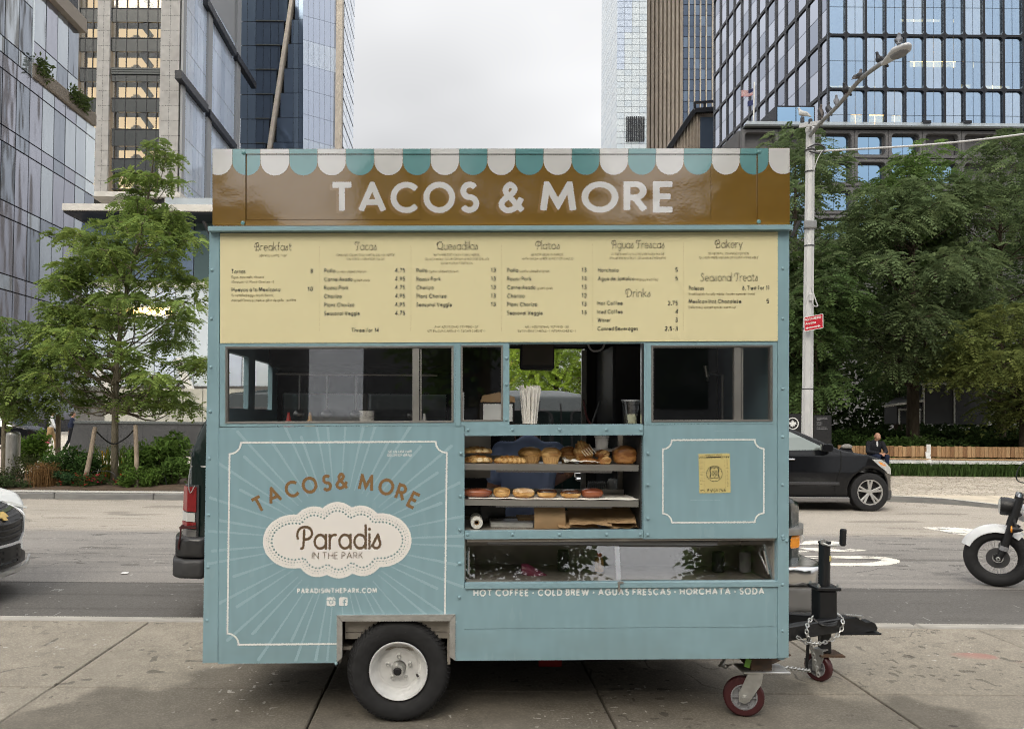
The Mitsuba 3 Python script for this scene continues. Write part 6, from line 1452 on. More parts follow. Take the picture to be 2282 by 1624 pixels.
stone('s_grey', (.33, .32, .305), (.55, .54, .52), .45); stone('s_beige', (.60, .53, .44), (.70, .63, .54), .3); stone('s_brown', (.32, .275, .23), (.42, .37, .315), .25)
stone('s_cream', (.46, .44, .37), (.60, .58, .50), .8); stone('s_white', (.62, .60, .55), (.74, .72, .68), .3); stone('s_dark', (.045, .046, .048), (.075, .076, .08), .6); stone('s_precast', (.105, .105, .11), (.15, .15, .155), .4)
mat('m_mullion', (.010, .012, .018), .4); mat('m_spandrel', (.035, .042, .044), .25, spec=.6); mat('m_louvre', (.09, .10, .10), .5); mat('m_frame_light', (.32, .33, .34), .5)
mat('m_cane', (.30, .26, .215), .7); mat('m_room', (.30, .29, .27), .8); mat('m_room_dark', (.06, .065, .07), .8)
def lamp(key, c): scene[key] = {'type': 'diffuse', 'reflectance': rgb((.5, .5, .5))}; return {'emitter': {'type': 'area', 'radiance': rgb(c)}}
WARM = dict(emitter={'type': 'area', 'radiance': rgb((.20, .14, .083))}); STRIP = dict(emitter={'type': 'area', 'radiance': rgb((.62, .46, .25))}); GLOW = dict(emitter={'type': 'area', 'radiance': rgb((1.3, .80, .26))})
scene['m_lit'] = {'type': 'diffuse', 'reflectance': rgb((.5, .45, .35))}


def wall_box(x0, y0, x1, y1, Y, d0, d1, mb=None):
    """a box standing at distance Y whose front shows at these measured places; d0..d1 metres behind Y"""
    mb = mb or MB(); xm, ym = (x0 + x1) / 2, (y0 + y1) / 2
    return mb.box(P(x0, ym, Y)[0], P(x1, ym, Y)[0], Y + d0, Y + d1, P(xm, y1, Y)[2], P(xm, y0, Y)[2])


def side_pt(px, py, X):
    """where a measured place falls on the wall at world x = X"""
    a, b = (px - PPX) / FOC, -(py - PPY) / FOC; d = FWD + RIGHT * a + UP * b; t = X / d[0]
    return EYE + d * t


# --- stone tower with lit offices
BY = 108.0
B = thing('office_tower', 'grey stone office tower with dark glazing and warmly lit floors, behind the young tree', 'building')
bx0, bx1 = P(150, 300, BY)[0], P(402, 300, BY)[0]
zt, zb_ = 96.0, P(300, 430, BY)[2]
put('core', MB().box(bx0, bx1 - .3, BY + 3.0, 132, 0, zt), 'm_room_dark', B); put('rear_glazing', MB().box(bx0, bx1 - .3, 132, 135, 0, zt), 'm_frame_light', B)
XB = bx1
cols = [(150, 176), (219, 247), (360, 402)]
for x0, x1 in cols:
    k = put('column', wall_box(x0, -400, x1, 432, BY, -.15, 2.0), 's_grey', B)
seam = MB()
for x0, x1 in cols[1:]:
    for i, yy in enumerate(np.arange(-30, 430, 33.3)):
        wall_box(x0, yy, x1, yy + .5, BY, -.17, -.1, seam)
    wall_box((x0 + x1) / 2 - .25, -400, (x0 + x1) / 2 + .25, 432, BY, -.165, -.1, seam)
put('stone_joint', seam, 's_dark', B, kind='stuff')
lit = [(-86, -50), (-19, 17), (48, 83), (114, 150), (181, 217), (249, 286), (325, 352), (384, 420)]
mull = [247, 256, 280, 304, 327, 349, 360]; mullL = [176, 188, 205, 219]
for fi, (y0, y1) in enumerate(lit):
    yprev = lit[fi - 1][1] if fi else y0 - 31
    for xs_, nm in ((mull, 'r'), (mullL, 'l')):
        x0, x1 = xs_[0], xs_[-1]
        put('spandrel', wall_box(x0, yprev + 1.5, x1, y0 - .5, BY, .25, .6), 'm_spandrel', B)
        put('lit_room', wall_box(x0, y0 - 3, x1, y1, BY, 2.6, 2.7), 'm_lit', B, **WARM)
        put('ledge', wall_box(x0, y1, x1, y1 + 1.5, BY, .15, 1.2), 'm_mullion', B)
        for a, b in zip(xs_[:-1], xs_[1:]):
            put('pane', wall_box(a + .5, y0, b - .5, y1, BY, .40, .42), 'g_clear', B)
        for a, b in ((x0 + 8, x0 + (x1 - x0) * .45), (x0 + (x1 - x0) * .70, x1 - 4)) if nm == 'r' else ((x0 + 6, x1 - 6),):
            put('ceiling_lamp', wall_box(a, y0 + (y1 - y0) * .66, b, y0 + (y1 - y0) * .70, BY, 2.2, 2.3), 'm_lit', B, **STRIP)
        if nm == 'r':
            mbk = MB(); A_, B_ = P(308, y0 - 4, BY + 1.6), P(338, y1, BY + 1.6); mbk.beam(A_, B_, .5, .7)
            put('brace', mbk, 'm_louvre', B)
            mbk = wall_box(283, y1 - 11, 304, y1, BY, 1.4, 2.0); wall_box(288, y1 - 15, 300, y1 - 11, BY, 1.4, 2.0, mbk); wall_box(318, y1 - 7, 322, y1, BY, 1.4, 1.8, mbk)
            put('desk', mbk, 'm_cane', B)
mb = MB()
for x in mull[1:-1] + mullL[1:-1]: wall_box(x - .9, -200, x + .9, 424, BY, .2, .38, mb)
put('mullion', mb, 'm_mullion', B, kind='stuff')
for y in (151.5, 156.5, 161.5): put('louvre', wall_box(247, y, 360, y + 3.6, BY, .05, .3), 'm_louvre', B)
put('fascia', wall_box(205, 430, 405, 441, BY, -.6, 3), 's_white', B)
put('recess', wall_box(300, 441, 372, 474, BY, .5, 3), 's_dark', B)
put('recess_column', wall_box(360, 441, 386, 480, BY, .0, 2), 's_dark', B); put('recess_post', wall_box(369, 443, 371, 472, BY, -.4, -.1), 's_white', B)
# the side facing the avenue
y2 = side_pt(521, 300, XB + .02)[1]
put('corner_strip', MB().box(XB - .05, XB + .25, BY - .1, BY + 1.1, zb_, zt), 'm_frame_light', B)
Ys = [BY + 1.1, side_pt(457, 300, XB)[1], side_pt(466, 300, XB)[1], side_pt(521, 300, XB)[1], side_pt(530, 300, XB)[1]]
put('stone_strip', MB().box(XB - .3, XB + .35, Ys[1], Ys[2], zb_ - 4, zt), 'm_frame_light', B); put('stone_strip', MB().box(XB - .3, XB + .35, Ys[3], Ys[4], zb_ - 4, zt), 'm_frame_light', B)
zl = [side_pt(403, y, XB)[2] for y in (-110, -5, 95, 195, 298, 400)] + [zb_ - 5]
zl = sorted([z for z in zl], reverse=True)
for (ya, yb) in ((Ys[0], Ys[1]), (Ys[2], Ys[3])):
    n = 7; e = np.linspace(ya, yb, n + 1)
    for i in range(len(zl) - 1):
        for j in range(n):
            put('side_pane', MB().box(XB - .02, XB + .0 + .01 * ((i + j) % 2), e[j] + .04, e[j + 1] - .04, zl[i + 1] + .05, zl[i] - .05), 'g_pale' if (i * 3 + j) % 3 else 'g_pale_b', B)
    put('side_backing', MB().box(XB - .2, XB - .05, ya, yb, zb_ - 5, zt), 'm_frame_light', B)
def slot(p, q):
    a, b = side_pt(*p, XB + .3), side_pt(*q, XB + .3); return MB().beam(a, b, .9, 1.1)
for p, q in (((397, 166), (458, 243)), ((462, 252), (522, 330)), ((457, 3), (521, 118)), ((524, 124), (566, 192))): put('slot', slot(p, q), 'm_mullion', B)
# --- low glazed base of that tower, seen through the leaves
LB_ = thing('lobby_building', 'low pale lobby building with glass front behind the young tree at left', 'building')
LY = 62.0
put('canopy', wall_box(180, 478, 600, 492, LY, -3, 8), 's_white', LB_); put('canopy_edge', wall_box(180, 492, 600, 496, LY, -2.8, 8), 'm_mullion', LB_)
put('glass_rail', wall_box(395, 462, 600, 478, LY, -2.6, -2.55), 'g_rail', LB_)
put('back_wall', wall_box(100, 496, 600, 950, LY, 5.0, 5.5), 'm_room', LB_)
for i, (a, b) in enumerate(((180, 240), (240, 300), (300, 345), (345, 390), (390, 432), (432, 475), (475, 540), (540, 600))):
    put('upper_pane', wall_box(a + 1, 497, b - 1, 628, LY, .0, .1), 'g_teal' if i % 2 else 'g_deep_b', LB_)
    put('lower_pane', wall_box(a + 1, 640, b - 1, 860, LY, .0, .1), 'g_light' if i % 3 else 'g_pale', LB_)
put('floor_band', wall_box(180, 628, 600, 640, LY, -.3, 1), 's_white', LB_)
put('lit_strip', wall_box(262, 686, 385, 700, LY, -.1, -.05), 'm_lit', LB_, **GLOW)
for a, b in (((196, 790), (250, 870)), ((395, 800), (440, 905)), ((205, 700), (260, 640))): put('strut', MB().beam(P(*a, LY - 1), P(*b, LY - 1), .5, .5), 's_white', LB_)
# --- cream and grey base wall
WL = thing('plaza_wall', 'cream panelled wall on a dark grey plinth behind the planted bed at left', 'wall')
WY = 31.0
for a, b in ((183, 262), (263, 368), (369, 415), (416, 520)): put('panel', wall_box(a + .4, 862, b - .4, 945, WY, 2.0, 2.3), 's_cream', WL)
pl = Polygon([(P(166, 944, WY)[0], P(300, 944, WY)[2]), (P(600, 944, WY)[0], P(300, 944, WY)[2]), (P(600, 944, WY)[0], 0), (P(150, 944, WY)[0] , 0)])
put('plinth', MB().poly(pl, -2.2, 0, tr(0, WY, 0) @ XZ), 's_dark', WL); put('coping', MB().poly(Polygon([(P(165, 944, WY)[0], 0), (P(600, 944, WY)[0], 0), (P(600, 944, WY)[0], .08), (P(165, 944, WY)[0], .08)]), -2.3, .05, tr(0, WY, P(300, 944, WY)[2] + .002) @ XZ), 'm_louvre', WL)
for x in (240, 318, 396): put('plinth_joint', wall_box(x, 947, x + .5, 1010, WY, -.006, .01), 'm_mullion', WL)

# --- wavy glass block at far left, its face along the avenue
A = thing('glass_block', 'glass office block with wavy reflections and planted ledges at far left', 'building')
XA = -35.0
def sp(px, py): return side_pt(px, py, XA)
yA1, yA0 = sp(211, 400)[1], 52.0
zline = lambda px, py: sp(px, py)[2]
# floor lines read at the far end of the face
zs_low = [zline(211, y) for y in (284, 312, 412, 440, 545, 573, 675, 703, 805, 833, 935)]
colsY = [yA1 - 2.02 * i for i in range(0, 15)]
k_ = 0
put('structure', MB().box(XA - 14, XA - .12, yA0 - 3, yA1 - .1, 0, zs_low[0] + .2), 'm_mullion', A)
for i in range(len(zs_low) - 1):
    for j in range(len(colsY) - 1):
        tint = ('g_wavy', 'g_wavy', 'g_wavy', 'g_wavy_light', 'g_wavy_dark')[int(rng.integers(0, 5))]
        if j == 0 and i < 3: tint = 'g_light'
        put('pane', MB().box(XA - .06, XA + float(rng.normal(0, .006)), colsY[j + 1] + .055, colsY[j] - .055, zs_low[i + 1] + .055, zs_low[i] - .055), tint, A)
# planted ledge and upper storeys set back
yU = sp(188, 200)[1]
zled = zs_low[0]
put('ledge', MB().box(XA - .8, XA + .25, sp(72, 130)[1], sp(209, 250)[1], zled + .02, zled + 1.15), 'm_cane', A)
mb = MB()
for i in range(11): mb.box(XA + .25, XA + .29, sp(72, 130)[1], sp(209, 250)[1], zled + .05 + i * .1, zled + .11 + i * .1)
put('ledge_slat', mb, 'm_cane', A, kind='stuff')
zu = [zled + 1.2, zled + 3.6, zled + 8.2]
cu = [yU - 2.02 * i for i in range(0, 12)]
XU = XA - .6
put('upper_structure', MB().box(XU - 12, XU - .1, yA0 - 3, yU - .1, zled, zu[-1] + 12), 'm_mullion', A)
for i in range(len(zu) - 1):
    for j in range(len(cu) - 1):
        put('upper_pane', MB().box(XU - .05, XU + float(rng.normal(0, .006)), cu[j + 1] + .055, cu[j] - .055, zu[i] + .05, zu[i + 1] - .05), ('g_wavy_light', 'g_wavy_dark', 'g_wavy_light', 'g_wavy')[(i + j) % 4], A)
put('upper_ledge', MB().box(XU - .5, XU + .6, cu[-1], yU + .3, zu[-1] + .02, zu[-1] + 1.3), 'm_cane', A)
# near bays, taller glass in front of the ledge
yn = sp(72, 100)[1]
cn = [yn - 2.02 * i for i in range(0, 7)]
zn = [zled, zled + 1.3, zled + 5.6, zled + 6.9, zled + 11]
for i in range(len(zn) - 1):
    for j in range(len(cn) - 1):
        put('near_pane', MB().box(XA - .06, XA + float(rng.normal(0, .006)), cn[j + 1] + .055, cn[j] - .055, zn[i] + .05, zn[i + 1] - .05), ('g_wavy_light', 'g_wavy_dark')[(i + j) % 2], A)
put('near_structure', MB().box(XA - 6, XA - .12, cn[-1], yn, zled, zn[-1]), 'm_mullion', A); put('end_fin', MB().box(XA - .5, XA + .02, yn, yn + .25, zled, zn[-1]), 'g_light', A)

# --- blue glass tower with a slanting beige pier
C = thing('office_tower', 'blue glass tower with a slanting beige pier, left of the open sky', 'building')
CY = 152.0
put('core', wall_box(528, -500, 758, 940, CY, 3, 19.5), 'm_room_dark', C)
fl = [-124, -69, -14, 41, 95, 150, 205, 260, 315, 370]
def cxs(y): return 645 - 50 * y / 332
for i in range(len(fl) - 1):
    y0, y1 = fl[i], fl[i + 1]
    xb = min(cxs(y0), cxs(y1)) - 1
    n = 4; e = [531, 548, 567, 583, 600, 617, 634]
    e = [q for q in e if q < xb - 4] + [xb]
    for j in range(len(e) - 1):
        put('bay_pane', wall_box(e[j] + .5, y0 + 1.6, e[j + 1] - .5, y1, CY, 1.2, 1.3), 'g_deep' if e[j] >= 560 else 'g_deep_b', C)
    put('floor_edge', wall_box(567, y0 - .8, xb, y0 + .8, CY, .9, 1.2), 'm_louvre', C)
    x1 = max(cxs(y0), cxs(y1)) + 9
    m = [q for q in (652, 664, 676) if q > x1 + 3]
    e = [x1] + m + [674 + 1]; e = sorted(set([q for q in e if q <= 675]))
    for j in range(len(e) - 1): put('dark_pane', wall_box(e[j] + .4, y0 + .6, e[j + 1] - .4, y1 - .4, CY, .6, .7), 'g_deep_b' if j % 2 else 'g_deep', C)
    for a, b in zip((675, 687, 699, 711, 723, 736), (687, 699, 711, 723, 736, 749)):
        # the facet turns away: its floors fall to the right
        o0, o1 = (a - 675) * .27, (b - 675) * .27
        q = [P(a + .35, y0 + o0 - 6, CY + (a - 675) * .02), P(b - .35, y0 + o1 - 6, CY + (b - 675) * .02), P(b - .35, y1 + o1 - 6.7, CY + (b - 675) * .02), P(a + .35, y1 + o0 - 6.7, CY + (a - 675) * .02)]
        v = np.vstack([q, np.array(q) + [0, .15, 0]]); put('facet_pane', (v, np.array([(0, 3, 2), (0, 2, 1), (4, 5, 6), (4, 6, 7), (0, 1, 5), (0, 5, 4), (3, 7, 6), (3, 6, 2)])), 'g_facet' if i % 4 else 'g_pale_b', C)
    xr = P(758, 300, CY)[0]; za, zb2 = P(700, y1, CY)[2], P(700, y0, CY)[2]
    for a, b in ((CY + 3.2, CY + 8), (CY + 8.2, CY + 13), (CY + 13.2, CY + 19)):
        put('side_pane', MB().box(xr, xr + .1, a, b, za + .25, (za + zb2) / 2 - .12), 'g_pale', C); put('side_pane', MB().box(xr, xr + .1, a, b, (za + zb2) / 2 + .12, zb2 - .25), 'g_pale_b', C)
pier = Polygon([(cxs(-130), -130), (cxs(-130) + 7.5, -130), (cxs(370) + 7, 370), (cxs(370) - .5, 370)])
m = trimesh.creation.extrude_polygon(pier, 1, engine='earcut'); v = np.asarray(m.vertices); w = Pv(v[:, :2], CY); w[:, 1] += v[:, 2] * 2.0
put('slanting_pier', (w, np.asarray(m.faces)[:, ::-1]), 's_beige', C)
put('corner_pier', wall_box(750, -400, 763, 420, CY, -.2, 2), 's_beige', C)
# --- pale glass tower right of the sky
D = thing('office_tower', 'very tall pale glass tower just right of the open sky', 'building')
DY = 150.0; DX = P(1375, 300, DY)[0]; DX1 = P(1442, 300, DY)[0]; DYB = DY * (1375 - 1010) / (1339 - 1010)
put('core', MB().box(DX + .1, DX1, DY + .5, DYB, 0, 110), 'm_frame_light', D)
dz = np.arange(46, 104, 1.17)
for i in range(len(dz) - 1):
    e = np.linspace(DX, DX1, 5)
    for j in range(4):
        dk = (j == 0 and dz[i] > 66) or (j == 1 and dz[i] > 74)
        put('pane', MB().box(e[j] + .03, e[j + 1] - .03, DY + .3, DY + .4, dz[i] + .04, dz[i + 1] - .04), 'g_pale_b' if dk else ('g_light' if (i * 2 + j) % 5 else 'g_light_b'), D)
    e = np.linspace(DY + .4, DYB, 4)
    for j in range(3): put('side_pane', MB().box(DX, DX + .06, e[j] + .05, e[j + 1] - .05, dz[i] + .03, dz[i + 1] - .03), 'g_light' if (i + j) % 4 else 'g_light_b', D)
mb = MB()
for i in range(10): wall_box(1396 + i * 4.2, 260, 1398.2 + i * 4.2, 315, DY, -.1, .25, mb)
put('dark_louvre', mb, 'm_mullion', D, kind='stuff')
# --- brown striped tower
E = thing('office_tower', 'brown stone tower with closely set vertical ribs', 'building')
EY = 165.0
put('wall', wall_box(1441, -600, 1524, 900, EY, .6, 30), 's_brown', E)
for i in range(9): put('rib', wall_box(1442 + i * 9.1, -500, 1447.5 + i * 9.1, 400, EY, -.4, .6), 's_brown', E)
put('dark_wall', wall_box(1524, -600, 1600, 900, EY, 1.0, 30), 'm_mullion', E)
for j, (a, b) in enumerate(((1524, 1537), (1537, 1550), (1550, 1563), (1563, 1576), (1576, 1590), (1590, 1604))):
    for y in np.arange(-40, 400, 24.0): put('pane', wall_box(a + .8, y + .5, b - .8, y + 23, EY, .6, .7), 'g_deep' if (j + int(y)) % 5 else 'g_deep_b', E)
    put('pier', wall_box(b - 1.3, -500, b + .6, 400, EY, .2, .8), 's_beige', E)
E2 = thing('low_building', 'lower brown building with a stepped dark roofline beside the ribbed tower', 'building')
y_ = 110.0
pts = [(1480, 420), (1480, 345), (1545, 250), (1600, 246), (1600, 420)]
pg = Polygon([(P(x, y, y_)[0], P(x, y, y_)[2]) for x, y in pts]); put('wall', MB().poly(pg, -12, 0, tr(0, y_, 0) @ XZ), 's_brown', E2)
put('coping', MB().beam(P(1480, 345, y_ - .3), P(1546, 249, y_ - .3), 1, .6).beam(P(1546, 249, y_ - .3), P(1602, 245, y_ - .3), 1, .6), 'm_mullion', E2)
put('roof_rail', MB().beam(P(1546, 230, y_), P(1596, 226, y_), .3, .3).beam(P(1548, 231, y_), P(1548, 248, y_), .3, .3).beam(P(1570, 229, y_), P(1570, 247, y_), .3, .3), 'm_mullion', E2)
put('dark_window', wall_box(1560, 262, 1592, 420, y_, -.1, .02), 'g_deep', E2)
for i in range(10):
    x = 1486 + i * 7.2; yt = 345 - (x - 1480) * 1.46 + 6
    put('rib', wall_box(x, max(yt, 256), x + 2.6, 420, y_, -.35, .0), 's_brown', E2)

# --- dark framed glass tower at right
Ft = thing('office_tower', 'glass tower with rounded black window frames and blue reflections at right', 'building')
FY, FX = 67.0, P(1845, 250, 67.0)[0]
Z = lambda py: P(2000, py, FY)[2]
flr = [Z(y) for y in (-164, -44, 77, 197.5, 318)]; top = [Z(-164 - 120.5 * q) for q in (3, 2, 1)]
bayx = [P(x, 150, FY)[0] for x in (1847, 1888)]
bw = (P(2284, 150, FY)[0] - P(1888, 150, FY)[0]) / 9.0
bays = [bayx[0]] + [bayx[1] + bw * i for i in range(0, 13)]
put('core', MB().box(FX + 4, bays[-1] + 4, FY + 4.5, FY + 34, 0, top[0]), 'm_room_dark', Ft)
def frame_cell(x0, x1, z0, z1, t, r, plane):
    o = sbox(x0, z0, x1, z1); i_ = sbox(x0 + t, z0 + t, x1 - t, z1 - t).buffer(-r).buffer(r, 4)
    return o.difference(i_)
for i in range(4):
    z1, z0 = flr[i], flr[i + 1]; zm = z0 + (z1 - z0) * .53
    put('floor_slab', MB().box(FX + .6, bays[-1], FY + .7, FY + 4.4, z0 - .3, z0 + .3), 'm_room', Ft)
    for j in range(len(bays) - 1):
        a, b = bays[j], bays[j + 1]; xm = (a + b) / 2 if j else None
        fr_ = MB().poly(frame_cell(a + .004, b - .004, z0 + .004, z1 - .004, .085, .26, 0), 0, .16, tr(0, FY + .30, 0) @ XZ)
        put('window_frame', fr_, 'm_mullion', Ft)
        for xa, xb in (((a, xm), (xm, b)) if xm else ((a, b),)):
            for za, zc_ in ((z0, zm), (zm, z1)):
                put('pane', MB().box(xa + .02, xb - .02, FY + .33, FY + .35, za + .02, zc_ - .02), 'g_blue' if (i * 2 + j) % 3 else 'g_blue_b', Ft)
for (x0, x1, y0, y1) in ((2062, 2166, 112, 124), (1860, 1960, 168, 190), (1925, 1950, 235, 255), (1968, 2000, 235, 256), (2020, 2040, 236, 250), (2040, 2130, 15, 20), (2180, 2200, 165, 172), (2230, 2290, 168, 176), (2030, 2060, 180, 184), (2090, 2140, 186, 190)):
    put('ceiling_lamp', wall_box(x0, y0, x1, y1, FY, 2.2, 2.3), 'm_lit', Ft, **GLOW)
# its face along the avenue
sideY = [FY + .3, FY + 1.9] + [FY + 1.9 + 2.35 * i for i in range(1, 13)]
sf = top + flr
for i in range(7):
    z1, z0 = sf[i], sf[i + 1]; zm = z0 + (z1 - z0) * .53
    for j in range(len(sideY) - 1):
        a, b = sideY[j], sideY[j + 1]
        put('side_frame', MB().poly(frame_cell(a + .004, b - .004, z0 + .004, z1 - .004, .15, .2, 0), -.20, 0, tr(FX + .3, 0, 0) @ YZ), 'm_mullion', Ft)
        for za, zc_ in ((z0, zm), (zm, z1)):
            put('side_pane', MB().box(FX + .22, FX + .25, a + .02, b - .02, za + .03, zc_ - .03), ('g_slate', 'g_slate_b', 'g_slate')[(i + 2 * j + (za == z0)) % 3], Ft)
    zlow = flr[-1]
for j in range(len(sideY) - 1):
    a, b = sideY[j], sideY[j + 1]
    for za, zb2 in ((zlow - 4.5, zlow), (zlow - 9, zlow - 4.5)):
        put('side_frame', MB().poly(frame_cell(a + .004, b - .004, za + .004, zb2 - .004, .15, .2, 0), -.20, 0, tr(FX + .3, 0, 0) @ YZ), 'm_mullion', Ft); put('side_pane', MB().box(FX + .22, FX + .25, a + .02, b - .02, za + .03, zb2 - .03), 'g_slate_b', Ft)
put('side_core', MB().box(FX + .35, FX + 4, FY + 5, sideY[-1], 0, top[0]), 'm_room_dark', Ft)
put('entrance_box', wall_box(1729, 236, 1816, 290, 60.5, 0, 3), 'm_mullion', Ft); put('entrance_pane', wall_box(1732, 240, 1772, 288, 60.5, -.06, -.02), 'g_sky', Ft); put('entrance_pane', wall_box(1774, 240, 1813, 288, 60.5, -.06, -.02), 'g_sky', Ft)
# --- podium with rounded windows
G = thing('podium_building', 'dark grey podium with rounded window openings and a glass rail, behind the trees', 'building')
GY = 57.0
put('body', wall_box(1655, 285, 2700, 960, GY, 1.0, 5), 's_precast', G)
put('glass_rail', wall_box(1665, 272, 2600, 284, GY, .2, .24), 'g_rail', G); put('rail_coping', wall_box(1660, 283, 2650, 287, GY, -.15, .8), 'm_louvre', G)
gx = [1655 + 0, 1738, 1826, 1908, 1984, 2060, 2147, 2232, 2320]
gz = [(289, 350), (353, 413), (416, 476), (479, 540)]
for i, (y0, y1) in enumerate(gz):
    for j in range(len(gx) - 1):
        a, b = gx[j] + .6, gx[j + 1] - .6
        o = sbox(a, y0, b, y1); q1 = sbox(a + 6, y0 + 5, b - 6, y1 - 5).buffer(-7).buffer(7, 5)
        x0, x1 = P(a, 350, GY)[0], P(b, 350, GY)[0]; z1, z0 = P(2000, y0, GY)[2], P(2000, y1, GY)[2]
        cell = frame_cell(x0, x1, z0, z1, .20, .28, 0); put('frame', MB().poly(cell, 0, .4, tr(0, GY + .6, 0) @ XZ), 's_precast', G)
        solid = (i == 0 and (j < 2 or j > 4)) or (i > 0 and j > 5)
        if solid: put('blank_panel', MB().box(x0 + .1, x1 - .1, GY + .75, GY + .8, z0 + .1, z1 - .1), 's_precast', G)
        else:
            put('inner_frame', MB().poly(frame_cell(x0 + .18, x1 - .18, z0 + .18, z1 - .18, .13, .22, 0), 0, .25, tr(0, GY + .72, 0) @ XZ), 's_dark', G)
            xm = (x0 + x1) / 2
            put('pane', MB().box(x0 + .2, xm - .015, GY + .62, GY + .66, z0 + .2, z1 - .2), 'g_sky', G); put('pane', MB().box(xm + .015, x1 - .2, GY + .62, GY + .66, z0 + .2, z1 - .2), 'g_sky', G)
# roof-terrace lamps on the podium
for x, m in ((2072, 0), (2163 + 0, 1)):
    k = put('roof_unit', wall_box(x - 8, 265, x + 9, 271, GY - .2, .3, 1.0), 'm_mullion', G)
# --- stair landmark seen through the hatch
VS = thing('stair_structure', 'stacked stair landings with copper undersides seen through the serving hatch', 'structure')
mat('m_copper', (.50, .23, .13), .35, .5)
VY = 75.0
for i, (y0, x1) in enumerate(((768, 1160), (800, 1158), (838, 1150), (868, 1150), (735, 1155), (700, 1155))):
    pg = Polygon([(P(1060, y0, VY)[0], 0), (P(x1 - 8, y0, VY)[0], 0), (P(x1, y0, VY)[0], .35), (P(x1, y0, VY)[0], .75), (P(x1 - 6, y0, VY)[0], 1.0), (P(1060, y0, VY)[0], 1.0)])
    z = P(1120, y0 + 16, VY)[2]
    put('landing', MB().poly(pg, -5, 0, tr(0, VY, z) @ XZ), 'm_louvre', VS); put('copper_soffit', MB().poly(Polygon([(P(1060, y0, VY)[0], -.02), (P(x1 - 9, y0, VY)[0], -.02), (P(x1 - 1, y0, VY)[0], .3), (P(x1 - 1, y0, VY)[0], .42), (P(1060, y0, VY)[0], .42)]), -5.1, .04, tr(0, VY, z) @ XZ), 'm_copper', VS)
    put('glass_rail', MB().box(P(1060, y0, VY)[0], P(x1 - 2, y0, VY)[0], VY + .05, VY + .1, z + 1.0, z + 2.0), 'g_light', VS)
# --- flags
FLG = thing('flag_pole', 'flag pole with a striped flag above a small dark flag', 'flag pole')
fy_ = 59.0
put('pole', MB().tube([P(1679, 300, fy_), P(1681, 184, fy_)], .06, 8), 'm_galv', FLG)
mat('m_flag_red', (.42, .05, .06), .8); mat('m_flag_white', (.72, .71, .70), .8); mat('m_flag_blue', (.03, .04, .12), .8)
def flagpt(u, v):  # u from the pole outwards, v downwards, 0..1
    return P(1678 - 26 * u, 197 + 14 * v + 7 * u + 2 * math.sin(u * 5), fy_ + .25 * math.sin(u * 7))
flg = f'{FLG}__flag'; n = 10
mbs = {'m_flag_red': MB(), 'm_flag_white': MB(), 'm_flag_blue': MB()}
for i in range(13):
    for j in range(n):
        u0, u1, v0, v1 = j / n, (j + 1) / n, i / 13, (i + 1) / 13
        m = 'm_flag_blue' if i < 7 and j < 4 else ('m_flag_red' if i % 2 == 0 else 'm_flag_white')
        q = [flagpt(u0, v0), flagpt(u1, v0), flagpt(u1, v1), flagpt(u0, v1)]; mbs[m].quad(*q); mbs[m].quad(*[p + [0, .02, 0] for p in q[::-1]])
put('flag', mbs['m_flag_red'], 'm_flag_red', FLG); put('white_stripe', mbs['m_flag_white'], 'm_flag_white', flg, kind='stuff'); put('canton', mbs['m_flag_blue'], 'm_flag_blue', flg)
mb = MB()
for j in range(6):
    q = [P(1678 - 12 * u, 222 + 12 * v + 5 * u + math.sin(u * 6), fy_) for u, v in ((j / 6, 0), ((j + 1) / 6, 0), ((j + 1) / 6, 1), (j / 6, 1))]; mb.quad(*q); mb.quad(*[p + [0, .02, 0] for p in q[::-1]])
put('lower_flag', mb, 'm_flag_blue', FLG)
# --- small black kiosk among the trees
KI = thing('park_kiosk', 'small black kiosk with white trim among the trees at right', 'kiosk')
KY = 31.0
put('block', wall_box(2058, 858, 2200, 945, KY, 0, 1.3), 's_dark', KI)
for a in (((2056, 856), (2128, 853)), ((2128, 853), (2210, 858))): put('roof_edge', MB().beam(P(*a[0], KY - .1), P(*a[1], KY - .1), .2, .07), 's_white', KI)
for x in (2057.5, 2125): put('white_post', wall_box(x - 1, 857, x + 1.6, 945, KY, -.06, .02), 's_white', KI)
put('vent', wall_box(2069, 866, 2078, 875, KY, -.04, .02), 'm_frame_light', KI); put('vent', wall_box(2105, 869, 2111, 873, KY, -.04, .02), 'm_frame_light', KI)
put('wing', wall_box(2002, 905, 2058, 945, KY - .3, .1, 1.0), 's_dark', KI)
rf = MB().add([P(1972, 902, KY - .8), P(2058, 890, KY - .8), P(2058, 880, KY + .8), P(1995, 886, KY + .8), P(1972, 905, KY - .8), P(2058, 893, KY - .8), P(2058, 883, KY + .8), P(1995, 889, KY + .8)], np.array([(0, 1, 2), (0, 2, 3), (4, 6, 5), (4, 7, 6), (0, 4, 5), (0, 5, 1), (1, 5, 6), (1, 6, 2), (3, 2, 6), (3, 6, 7), (0, 3, 7), (0, 7, 4)]))
put('wing_roof', rf, 's_dark', KI); put('wing_edge', MB().beam(P(1971, 905, KY - .85), P(2058, 893, KY - .85), .1, .07), 's_white', KI)
for x0, x1 in ((2004, 2006), (2027, 2030), (2049, 2051)): put('window_trim', wall_box(x0, 912, x1, 945, KY - .3, 0, .06), 's_white', KI)
put('window_head', wall_box(2004, 910, 2052, 915, KY - .3, -.02, .06), 's_white', KI)
